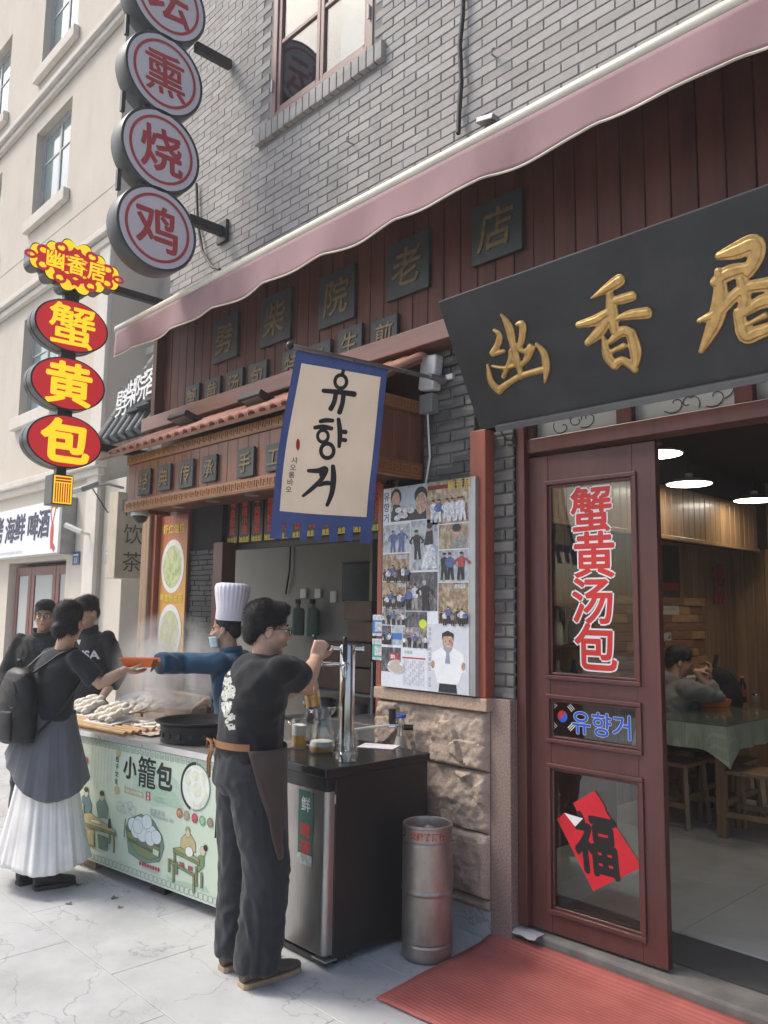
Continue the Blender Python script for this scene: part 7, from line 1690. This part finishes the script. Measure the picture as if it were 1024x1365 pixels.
for a in range(100, 300, 5):
    for b in range(212, 976, 5):
        c_ = (a + 2.5, b + 2.5); nn_ = noise.noise(V3((a * .03, b * .03, 1)))
        if any(inside((c_[0] + 6 * nn_, c_[1] + 6 * nn_), pl) for pl in blobs) and noise.noise(V3((a * .055, b * .04, 7))) < .38:
            f_ = []
            for da, db in ((0, 0), (5, 0), (5, 5), (0, 5)):
                k = (a + da, b + db)
                if k not in gi: gi[k] = len(wv_); wv_.append((280 + k[0] / 8.533, 860 + k[1] / 8.533))
                f_.append(gi[k])
            wf_.append(tuple(f_))
on_surface(tee, wv_, wf_, lambda u, v: (CAMP, _ray(u, v)), mat('shirt_print', (.5, .52, .46), .85, var=.3, scale=40), 'back_print', pv)
# the mug in his hand
mg = onX(418, 944, -3.25); hm = mug('beer_mug', 'full beer mug held under the tap', tuple(mg), .041, .15, .82, .97, rot=3.3); hm.rotation_euler = (-.12, .1, 3.3)

# ---------------------------------------------------------------- the woman with the backpack
F = V3((-.08, .997, 0)); R = V3((F.y, -F.x, 0)); b0 = V3((-4.95, 2.0, 0))
pw = thing('person', 'person in dark top and long white skirt carrying a black backpack', 'person', tuple(b0))
pel, che, nek = V3((-4.945, 1.97, .93)), V3((-4.92, 1.98, 1.2)), V3((-4.885, 2.0, 1.355)); hc = onY(93, 829, 2.0); HM = head_frame(hc, (-.5, .86, -.05))
shR, shL = nek + R * .165 + V3((0, 0, -.05)), nek - R * .165 + V3((0, 0, -.05)); haR = onX(166, 893, -4.60) ; elR = onX(133, 912, -4.62); haL = V3((-5.13, 2.08, .82)); elL = ik(shL, haL, .25, .23, (-.7, -.3, -.5))
TRAY = onX(186, 884, -4.62)
q = MB(); add_head(q, HM, .97); q.tube([nek - V3((0, 0, .04)), hc + V3((0, -.01, -.06))], [.054, .047], 16, round_=True); loft(q, torso_rings(pel, che, nek, R, F, (.12, .11, .12, .14, .09, .05), (.08, .075, .085, .08, .055, .045))); add_arm(q, shR, elR, haR, .92); add_arm(q, shL, elL, haL, .9)
add_hand(q, haR, (TRAY - haR) + V3((0, 0, -.06)), V3((-.1, -.1, 1)), 1, (.25, .3, .3), .95, tc=.5); add_hand(q, haL, V3((0, .5, -.6)), V3((.8, 0, 0)), -1)
for x in (-.07, .08): q.tube([V3((b0.x + x, 1.98, .5)), V3((b0.x + x, 1.96, .3)), V3((b0.x + x + .02, 1.95, .09))], [.05, .048, .035], 12, round_=True)
finish(remesh(q, .0068, 3), 'body', 'skin_light', pw)
add_hair(pw, HM, 1.0, HAIR_SHORT + [((0, -.085, -.05), (.05, .04, .05)), ((.05, -.03, -.02), (.03, .05, .06)), ((-.05, -.03, -.02), (.03, .05, .06)), ((0, -.11, -.045), (.036, .03, .036))], 5000, .018, 5, spread=.1, down=1.4)
q = MB(); loft(q, torso_rings(pel, che, nek, R, F, (.165, .155, .17, .188, .152, .074), (.115, .11, .115, .115, .09, .064), -.02)); sleeve(q, shR, elR, haR, .84, .052, .064); sleeve(q, shL, elL, haL, .84, .052, .062); me = remesh(q, .011, 10); fo = folds(.006, 8, 7, 5); wrinkle(me, fo); finish(me, 'top', cloth('top_charcoal', (.02, .021, .025)), pw)
def skirt(name, z0, z1, r0, r1, m, pleat, np_, seed, hemfn=lambda a: 0, flare=1.4):
    q = MB(); n, rows = 220, 30; vs = []
    for i in range(n):
        a = 2 * pi * i / n
        for j in range(rows + 1):
            v = j / rows; rr = r0 + (r1 - r0) * v ** flare; ca, sa = cos(a), sin(a); pl = pleat * v ** .8 * (.45 * sin(a * np_ + 4 * noise.noise(V3((ca * 2, sa * 2, v * .8 + seed)))) + 1.5 * noise.noise(V3((ca * 4, sa * 4, v * .7 + seed))) + .8 * noise.noise(V3((ca * 11, sa * 11, v * .6 + seed))))
            z = z0 + (z1 + hemfn(a) - z0) * v; d = R * cos(a) * (rr + pl) + F * sin(a) * (rr * .8 + pl); vs.append(V3((b0.x - .01, b0.y - .02, z)) + d)
    q.add(vs, [(i * (rows + 1) + j, ((i + 1) % n) * (rows + 1) + j, ((i + 1) % n) * (rows + 1) + j + 1, i * (rows + 1) + j + 1) for i in range(n) for j in range(rows)]); o = q.build(name, m, pw); shade(o.data, 170); o.modifiers.new('t', 'SOLIDIFY').thickness = .003
skirt('white_skirt', .9, .135, .15, .31, cloth('skirt_white', (.78, .76, .73), .9, .15), .017, 17, 1, lambda a: .015 * sin(3 * a))
skirt('grey_wrap', .985, .62, .168, .28, cloth('wrap_grey', (.13, .135, .15), .9, .35, 200), .007, 5, 4, lambda a: -.1 * cos(a - .3) + .05 * sin(2 * a), 1.2)
for hx, hy, tx_, ty_ in ((-5.0, 1.86, -5.02, 2.08), (-4.86, 1.9, -4.83, 2.13)): shoe(pw, (hx, hy, 0), (tx_, ty_, 0), mat('shoe_black', (.012, .012, .013), .7, bump=.2), mat('sole_black', (.012, .012, .012), .6), .075, .043)
# backpack
bp = thing('backpack', 'black leather backpack worn on the back of the woman', 'backpack', tuple(b0 + V3((0, -.2, .85)))); leather = mat('leather_black', (.01, .0105, .012), .5, var=.25, bump=.25, bscale=40, spec=.4)
bc = V3((-4.97, 1.79, 1.03)); q = MB(); loft(q, [(bc + V3((0, 0, -.21)), R * .13, F * .055), (bc + V3((0, 0, -.2)), R * .165, F * .085), (bc + V3((0, -.01, -.05)), R * .175, F * .1), (bc + V3((0, -.005, .1)), R * .15, F * .085), (bc + V3((0, 0, .19)), R * .11, F * .06), (bc + V3((0, 0, .215)), R * .06, F * .03)], 26); me = remesh(q, .01, 6); fo = folds(.006, 6, 8, 9); wrinkle(me, fo); finish(me, 'bag', leather, bp)
q = MB(); loft(q, [(bc + V3((0, -.075, -.19)), R * .11, F * .02), (bc + V3((0, -.09, -.1)), R * .135, F * .035), (bc + V3((0, -.085, -.02)), R * .125, F * .025)], 22); finish(remesh(q, .008, 4), 'pocket', leather, bp)
q = MB(); q.tube([bc + R * a * .135 + V3((0, -.085, -.0)) for a in (-1, -.6, -.2, .2, .6, 1)], .004, 6); q.tube([bc + R * .12 * cos(t) + V3((0, -.07, .06 + .1 * sin(t))) for t in [k * pi / 10 for k in range(11)]], .004, 6); q.build('zip', 'black_metal', bp)
for s_ in (-1, 1): q = MB(); q.tube([bc + R * .07 * s_ + V3((0, .05, .19)), nek + R * .1 * s_ + V3((0, -.07, -.03)), nek + R * .11 * s_ + V3((0, .02, .012)), nek + R * .12 * s_ + F * .11 + V3((0, 0, -.1)), bc + R * .2 * s_ + V3((0, .16, -.02)), bc + R * .15 * s_ + V3((0, .03, -.17))], .018, 8, ell=(1, .35)); q.build('strap', leather, bp, smooth=60)
q = MB(); q.tube([bc + V3((-.03, 0, .21)), bc + V3((-.02, -.01, .26)), bc + V3((.02, -.01, .26)), bc + V3((.03, 0, .21))], .008, 8); q.build('grab_handle', leather, bp)
# orange takeaway tray
ot = thing('takeaway_tray', 'orange plastic tray handed across the counter', 'tray', tuple(TRAY)); M_ = Matrix.Translation(TRAY + V3((0, 0, -.02))) @ Matrix.Rotation(.85, 4, 'Z')
q = MB(); q.add([(-.075, -.045, 0), (.075, -.045, 0), (.075, .045, 0), (-.075, .045, 0), (-.1, -.062, .05), (.1, -.062, .05), (.1, .062, .05), (-.1, .062, .05), (-.112, -.07, .05), (.112, -.07, .05), (.112, .07, .05), (-.112, .07, .05)], [(3, 2, 1, 0), (0, 1, 5, 4), (1, 2, 6, 5), (2, 3, 7, 6), (3, 0, 4, 7), (4, 5, 9, 8), (5, 6, 10, 9), (6, 7, 11, 10), (7, 4, 8, 11)], M_); o = q.build('tray', 'orange_plastic', ot); o.modifiers.new('t', 'SOLIDIFY').thickness = .003
for k in range(4): b_ = bun(ot, (-.045 + .03 * k, .012 * (k % 2), .02), .03, k); b_.data.transform(M_)

# ---------------------------------------------------------------- the chef
F = V3((-.86, -.5, 0)).normalized(); R = V3((F.y, -F.x, 0)); b0 = V3((-4.62, 3.05, .02))
pc = thing('person', 'person in blue chef jacket, mask and tall white hat handing over food', 'person', tuple(b0)); hc = onY(301, 838, 2.98); HM = head_frame(hc, (-.8, -.6, -.1)); pel, che, nek = V3((-4.6, 3.06, .9)), V3((-4.62, 3.04, 1.17)), V3((hc.x + .03, hc.y + .03, 1.315))
shL, shR = nek - R * .18 + V3((0, 0, -.055)), nek + R * .18 + V3((0, 0, -.055)); haL = onX(206, 884, -4.66); elL = onX(245, 884, -4.7); haR = V3((-4.9, 3.0, .98)); elR = ik(shR, haR, .27, .25, (0, .5, -.7))
q = MB(); add_head(q, HM, .98); q.tube([nek - V3((0, 0, .04)), hc + V3((0.01, .01, -.06))], [.06, .053], 16, round_=True); loft(q, torso_rings(pel, che, nek, R, F, (.12, .12, .14, .15, .1, .055), (.08, .08, .085, .09, .06, .05))); add_arm(q, shL, elL, haL); add_arm(q, shR, elR, haR); add_hand(q, haL, (TRAY - haL) + V3((0, 0, .02)), V3((.0, .1, -1)), 1, (.35, .5, .4), .95, tc=.5); add_hand(q, haR, V3((-.6, -.2, -.4)), V3((0, 0, -1)), -1)
for s_ in (-1, 1): q.tube([pel + R * .09 * s_, pel + R * .1 * s_ + V3((0, 0, -.45)), pel + R * .1 * s_ + V3((0, 0, -.83))], [.09, .06, .04], 12, round_=True)
finish(remesh(q, .0065, 3), 'body', 'skin_mid', pc); face_bits(pc, HM, .98); add_hair(pc, HM, .99, [((0, -.02, .045), (.077, .093, .07)), ((0, -.06, -.01), (.066, .05, .065)), ((.066, -.018, .02), (.015, .036, .04)), ((-.066, -.018, .02), (.015, .036, .04))], 700, .016, 8)
q = MB(); loft(q, torso_rings(pel, che, nek, R, F, (.185, .18, .195, .21, .168, .078), (.13, .13, .13, .13, .1, .07), .5)); sleeve(q, shL, elL, haL, 1.86, .068, .064, .066); sleeve(q, shR, elR, haR, 1.86, .068, .064, .066); me = remesh(q, .01, 6); fo = folds(.008, 8, 8, 12); wrinkle(me, fo); finish(me, 'chef_jacket', cloth('chef_blue', (.022, .075, .14), .85), pc)
q = MB(); q.tube([nek + R * .07 * cos(a) + F * .065 * sin(a) + V3((0, 0, .015 - .012 * sin(a))) for a in [k * 2 * pi / 24 for k in range(25)]], .014, 8, ell=(.5, 1.6)); q.build('collar', 'chef_blue', pc, smooth=70)
for k in range(4): MB().ell(che + F * .137 + R * -.03 + V3((0, 0, .1 - .09 * k)), .011, 10, 7).build('button', mat('button_navy', (.02, .04, .08), .4), pc, smooth=80)
q = MB(); 
for s_ in (-1, 1): q.tube([pel + R * .09 * s_, pel + R * .1 * s_ + V3((0, 0, -.45)), pel + R * .1 * s_ + V3((0, 0, -.86))], [.11, .09, .085], 14)
me = remesh(q, .014, 4); finish(me, 'trousers', 'slate_trousers', pc)
for s_ in (-1, 1): h_ = b0 + R * .1 * s_ - F * .07; shoe(pc, (h_.x, h_.y, .02), tuple(V3((h_.x, h_.y, .02)) + F * .26), 'shoe_black', 'sole_black')
# hat
q = MB(); n, vs = 96, []; M_ = head_frame(hc + V3((.012, .012, .055)), (-.8, -.6, .05)); prof = [(.088, 0, 0), (.091, .012, 0), (.09, .075, .1), (.094, .11, .7), (.103, .17, 1), (.108, .215, 1), (.1, .238, .8), (.07, .247, .5), (.02, .242, .2)]
for r_, z, pl in prof:
    for k in range(n): a = 2 * pi * k / n; rr = r_ * (1 + .028 * pl * sin(a * 24)); vs.append(M_ @ V3((rr * cos(a) * .95, rr * sin(a) * 1.08 - .01, z)))
q.add(vs, [(j * n + k, j * n + (k + 1) % n, (j + 1) * n + (k + 1) % n, (j + 1) * n + k) for j in range(len(prof) - 1) for k in range(n)] + [tuple((len(prof) - 1) * n + k for k in range(n))]); q.build('chef_hat', cloth('hat_white', (.72, .7, .76), .85, .1), pc, smooth=60)
# mask pulled under the nose
q = MB(); vs = []; n1, n2 = 16, 8
for i in range(n1 + 1):
    a = radians(-75 + 150 * i / n1)
    for j in range(n2 + 1): v = j / n2; z = -.045 - .075 * v; rr = .092 - .012 * v + .01 * cos(a) ** 4 + .0015 * sin(v * 18); vs.append(HM @ V3((rr * .78 * sin(a), .014 + rr * 1.02 * cos(a) * 1.02, z)))
q.add(vs, [(i * (n2 + 1) + j, (i + 1) * (n2 + 1) + j, (i + 1) * (n2 + 1) + j + 1, i * (n2 + 1) + j + 1) for i in range(n1) for j in range(n2)]); o = q.build('face_mask', cloth('mask_blue', (.42, .6, .62), .8, .05), pc); shade(o.data, 170); o.modifiers.new('t', 'SOLIDIFY').thickness = .002
for x in (-1, 1): MB().tube([HM @ V3((x * .072, .035, -.06)), HM @ V3((x * .083, -.005, -.02)), HM @ V3((x * .08, -.022, .005))], .0018, 5).build('mask_strap', 'plastic_white', pc)

# ---------------------------------------------------------------- two men beyond the counter
def standing(label, hx, hy, Y, f, hf, top, topm, trm, skin, hair, H=1.0, arms=None, seed=1, inner=None, glass=False, col=None):
    hc = onY(hx, hy, Y); F = V3(f).normalized(); R = V3((F.y, -F.x, 0)); b0 = V3((hc.x, hc.y, 0)) - F * .02; p = thing('person', label, 'person', tuple(b0)); HM = head_frame(hc, hf)
    nek = hc + V3((0, 0, -.145)) - F * .02; che = nek + V3((0, 0, -.19)) - F * .01; pel = V3((b0.x, b0.y, nek.z - .48)); shR, shL = nek + R * .185 + V3((0, 0, -.05)), nek - R * .185 + V3((0, 0, -.05))
    haR, haL = (arms or (pel + R * .22 + F * .12 + V3((0, 0, -.02)), pel - R * .22 + F * .1 + V3((0, 0, -.02)))); elR, elL = ik(shR, haR, .27, .25, R * .5 - F * .6), ik(shL, haL, .27, .25, -R * .5 - F * .6)
    q = MB(); add_head(q, HM); q.tube([nek - V3((0, 0, .04)), hc + V3((0, 0, -.06)) - F * .01], [.06, .054], 16, round_=True); loft(q, torso_rings(pel, che, nek, R, F, (.12, .12, .14, .15, .1, .055), (.08, .08, .085, .09, .06, .05))); add_arm(q, shL, elL, haL); add_arm(q, shR, elR, haR); add_hand(q, haR, V3((0, 0, -1)) + F * .2, -R, -1 if False else 1); add_hand(q, haL, V3((0, 0, -1)) + F * .2, R, -1)
    for s_ in (-1, 1): q.tube([pel + R * .09 * s_, pel + R * .1 * s_ + V3((0, 0, -.42)), V3((pel.x, pel.y, .08)) + R * .1 * s_], [.09, .06, .04], 12, round_=True)
    finish(remesh(q, .007, 3), 'body', skin, p); face_bits(p, HM); add_hair(p, HM, 1.0, hair, 4500, .016, seed, spread=.2, down=1.0)
    if glass: glasses(p, HM)
    q = MB(); loft(q, torso_rings(pel, che, nek, R, F, (.18, .185, .2, .215, .176, .088), (.13, .13, .135, .135, .105, .078), .2)); sleeve(q, shL, elL, haL, 1.5, .06, .064, .062); sleeve(q, shR, elR, haR, 1.5, .06, .064, .062); me = remesh(q, .011, 12); fo = folds(.009, 8, 8, seed); wrinkle(me, fo); jk = finish(me, top, topm, p)
    q = MB(); q.tube([nek + R * .085 * cos(a) + F * (.08 * sin(a) + .01) + V3((0, 0, .02 - .035 * max(0, sin(a)))) for a in [k * 2 * pi / 24 for k in range(25)]], .02, 8, ell=(.45, 1.5)); q.build('collar', topm, p, smooth=70)
    if inner: on_surface(jk, [(-.05, .02), (.05, .02), (.035, -.06), (.01, -.2), (-.01, -.2), (-.035, -.06)], [(0, 1, 2, 5), (5, 2, 3, 4)], lambda u, v: (nek + F * .5 + R * u + V3((0, 0, v)), -F), inner, 'undershirt', p, .004)
    q = MB(); loft(q, [(pel + V3((0, 0, .05)), R * .165, F * .12), (pel + V3((0, 0, -.12)), R * .18, F * .13)])
    for s_ in (-1, 1): q.tube([pel + R * .09 * s_ + V3((0, 0, -.05)), pel + R * .1 * s_ + V3((0, 0, -.45)), V3((pel.x, pel.y, .05)) + R * .1 * s_], [.11, .09, .085], 14)
    me = remesh(q, .013, 5); fo = folds(.009, 7, 9, seed + 1); wrinkle(me, fo); finish(me, 'trousers', trm, p)
    for s_ in (-1, 1): h_ = b0 + R * .1 * s_ - F * .07; shoe(p, (h_.x, h_.y, 0), tuple(V3((h_.x, h_.y, 0)) + F * .26), 'shoe_black', 'sole_black')
    return p, jk, nek, F, R, che
standing('person with glasses in dark jacket and navy shirt behind the woman', 60, 821, 2.52, (.75, -.62, 0), (.85, -.5, -.02), 'jacket', cloth('jacket_olive', (.02, .021, .02)), 'slate_trousers', 'skin_mid', HAIR_SHORT, seed=21, inner=cloth('shirt_navy', (.03, .045, .12)), glass=True)
p2, jk, nek, F, R, che = standing('person with fringe in black jacket lettered USA', 115, 816, 2.66, (.5, -.86, 0), (.35, -.9, -.22), 'jacket', cloth('jacket_black', (.02, .021, .022), .85), cloth('trousers_stone', (.4, .38, .35)), 'skin_light', HAIR_FRINGE, seed=31, inner=cloth('tee_white', (.65, .65, .66)))
vs, fs = glyph('USA', .03); on_surface(jk, [(.1 + x * .085, -.17 + y * .085) for x, y in vs], fs, lambda u, v: (nek + F * .6 + R * -u + V3((0, 0, v)), -F), 'tee_white', 'chest_lettering', p2, .004)

# ---------------------------------------------------------------- the seated man inside
F = V3((.55, .83, 0)).normalized(); R = V3((F.y, -F.x, 0)); hc = onY(905, 882, 6.3); HM = head_frame(hc, (.75, .66, -.22))
ps = thing('person', 'person in grey hoodie seated at the table looking at a phone', 'person', (-3.27, 6.2, .1)); pel = V3((hc.x - .09, hc.y - .1, .64)); nek = hc + V3((0, 0, -.14)) - F * .05; che = pel.lerp(nek, .6) - F * .02; shR, shL = nek + R * .18 + V3((0, 0, -.06)), nek - R * .18 + V3((0, 0, -.06))
haR = onY(928, 895, 6.28); haL = onY(946, 902, 6.42); elR = ik(shR, haR, .26, .24, (.3, -.1, -1)); elL = ik(shL, haL, .27, .25, (.3, .3, -1))
q = MB(); add_head(q, HM); q.tube([nek - V3((0, 0, .04)), hc + V3((0, 0, -.06)) - F * .02], [.06, .054], 16, round_=True); loft(q, torso_rings(pel, che, nek, R, F, (.12, .12, .14, .15, .1, .055), (.08, .08, .085, .09, .06, .05))); add_arm(q, shR, elR, haR); add_arm(q, shL, elL, haL); add_hand(q, haR, V3((.6, .6, .25)), V3((0, 0, -1)), -1, (1.1, 1.1, .7), .9, idx=(.15, .1, .1)); add_hand(q, haL, V3((.1, .1, 1)), V3((-.6, -.5, .1)), 1, (.5, .6, .4), .9)
for s_ in (-1, 1): kn = pel + F * .36 + R * .1 * s_ + V3((0, 0, -.06)); q.tube([pel + R * .08 * s_, kn, kn + V3((0, 0, -.42))], [.08, .055, .04], 12, round_=True)
finish(remesh(q, .008, 3), 'body', 'skin_mid', ps); face_bits(ps, HM); add_hair(ps, HM, 1.0, HAIR_FRINGE, 900, .014, 41, spread=.2, down=.9)
q = MB(); loft(q, torso_rings(pel, che, nek, R, F, (.18, .18, .2, .21, .14, .08), (.13, .13, .14, .13, .1, .075), .1)); sleeve(q, shR, elR, haR, 1.5, .08, .07, .06); sleeve(q, shL, elL, haL, 1.75, .08, .07, .06); q.ell(nek - F * .08, (.1, .08, .07)); me = remesh(q, .011, 5); fo = folds(.01, 8, 8, 17); wrinkle(me, fo); finish(me, 'hoodie', cloth('hoodie_grey', (.2, .2, .19)), ps)
q = MB()
for s_ in (-1, 1): kn = pel + F * .36 + R * .1 * s_ + V3((0, 0, -.06)); q.tube([pel + R * .08 * s_, kn, kn + V3((0, 0, -.43))], [.11, .085, .075], 14, round_=True)
finish(remesh(q, .014, 4), 'trousers', 'slate_trousers', ps)
for s_ in (-1, 1): kn = pel + F * .36 + R * .1 * s_; shoe(ps, (kn.x, kn.y, .1025), tuple(V3((kn.x, kn.y, .1025)) + F * .22), 'shoe_black', 'sole_black')
ph = haL + V3((.03, .03, .1)); t = thing('mobile_phone', 'dark mobile phone held up by the seated man', 'phone', tuple(ph)); MB().box(-.036, -.004, -.075, .036, .004, .075, Matrix.Translation(ph) @ Matrix.Rotation(-.75, 4, 'Z') @ Matrix.Rotation(-.3, 4, 'X')).build('phone', 'plastic_black', t, bevel=.004)

bpy.data.scenes.remove(_TS)

# ================================================================== steam over the buns
def steam_mat():
    m, n, b = _nodes('steam'); n.nodes.remove(b); out = n.nodes['Material Output']; pv_ = n.nodes.new('ShaderNodeVolumePrincipled'); pv_.inputs['Color'].default_value = (.95, .95, .95, 1); pv_.inputs['Anisotropy'].default_value = .2
    tc_ = n.nodes.new('ShaderNodeTexCoord'); ln_ = n.nodes.new('ShaderNodeVectorMath'); ln_.operation = 'LENGTH'; n.links.new(tc_.outputs['Object'], ln_.inputs[0])
    fall = _ramp(n, ln_.outputs['Value'], [(.25, 1), (.95, 0)])
    ns = _ramp(n, _noise(n, _pos(n, (1, 1, .6)), 4.5, 6, .6, 1.2), [(.42, 0), (.75, 1)])
    n.links.new(_math(n, 'MULTIPLY', _math(n, 'MULTIPLY', fall, ns), 14.0), pv_.inputs['Density']); n.links.new(pv_.outputs[0], out.inputs['Volume'])
steam_mat()
for (cx, cy, cz_, rx, ry, rz) in ((-5.3, 2.95, 1.2, .75, .33, .42),):
    q = MB(); q.ell((0, 0, 0), (1, 1, 1), 24, 14); o = q.build('steam', 'steam', smooth=80); o.location = (cx, cy, cz_); o.scale = (rx, ry, rz); tag(o, 'thin white steam rising from the bun trays', 'steam', kind='stuff')
# bits of dry leaf on the paving
rg = random.Random(5)
for k in range(5):
    p = onZ(*((78, 1172), (104, 1180), (152, 1197), (160, 1210), (92, 1205), (140, 1260), (60, 1290), (250, 1330), (330, 1345))[k], .001); q = MB(); a0 = rg.random() * 6; L_ = rg.uniform(.012, .03)
    q.add([(p.x + L_ * cos(a0 + a) * (1 if j % 2 else .55), p.y + L_ * sin(a0 + a) * (1 if j % 2 else .55), .002 + .006 * (j % 2)) for j, a in enumerate((0, .9, 1.9, 2.8, 3.7, 4.6, 5.5))], [tuple(range(7))])
    tag(q.build('dry_leaf', plain((.17, .12, .08))), 'tiny brown leaf scrap lying on the pale paving', 'leaf', 'leaf scraps on the paving')
# added thin volume lifting the tones like veiling lens glare
hz = MB().box(-42, -24, -1.2, 16, 20, 14.8).build('lens_veil', 'steam'); tag(hz, 'thin added volume imitating veiling lens glare', 'lens_veil', kind='stuff')
m, n, b = _nodes('lens_veil_air'); n.nodes.remove(b); v_ = n.nodes.new('ShaderNodeVolumePrincipled'); v_.inputs['Color'].default_value = (.93, .945, .97, 1); v_.inputs['Density'].default_value = .0034; v_.inputs['Anisotropy'].default_value = .35
n.links.new(v_.outputs[0], n.nodes['Material Output'].inputs['Volume']); hz.data.materials.clear(); hz.data.materials.append(m)
for o in list(bpy.data.objects):
    if '_w' in o.keys(): del o['_w']
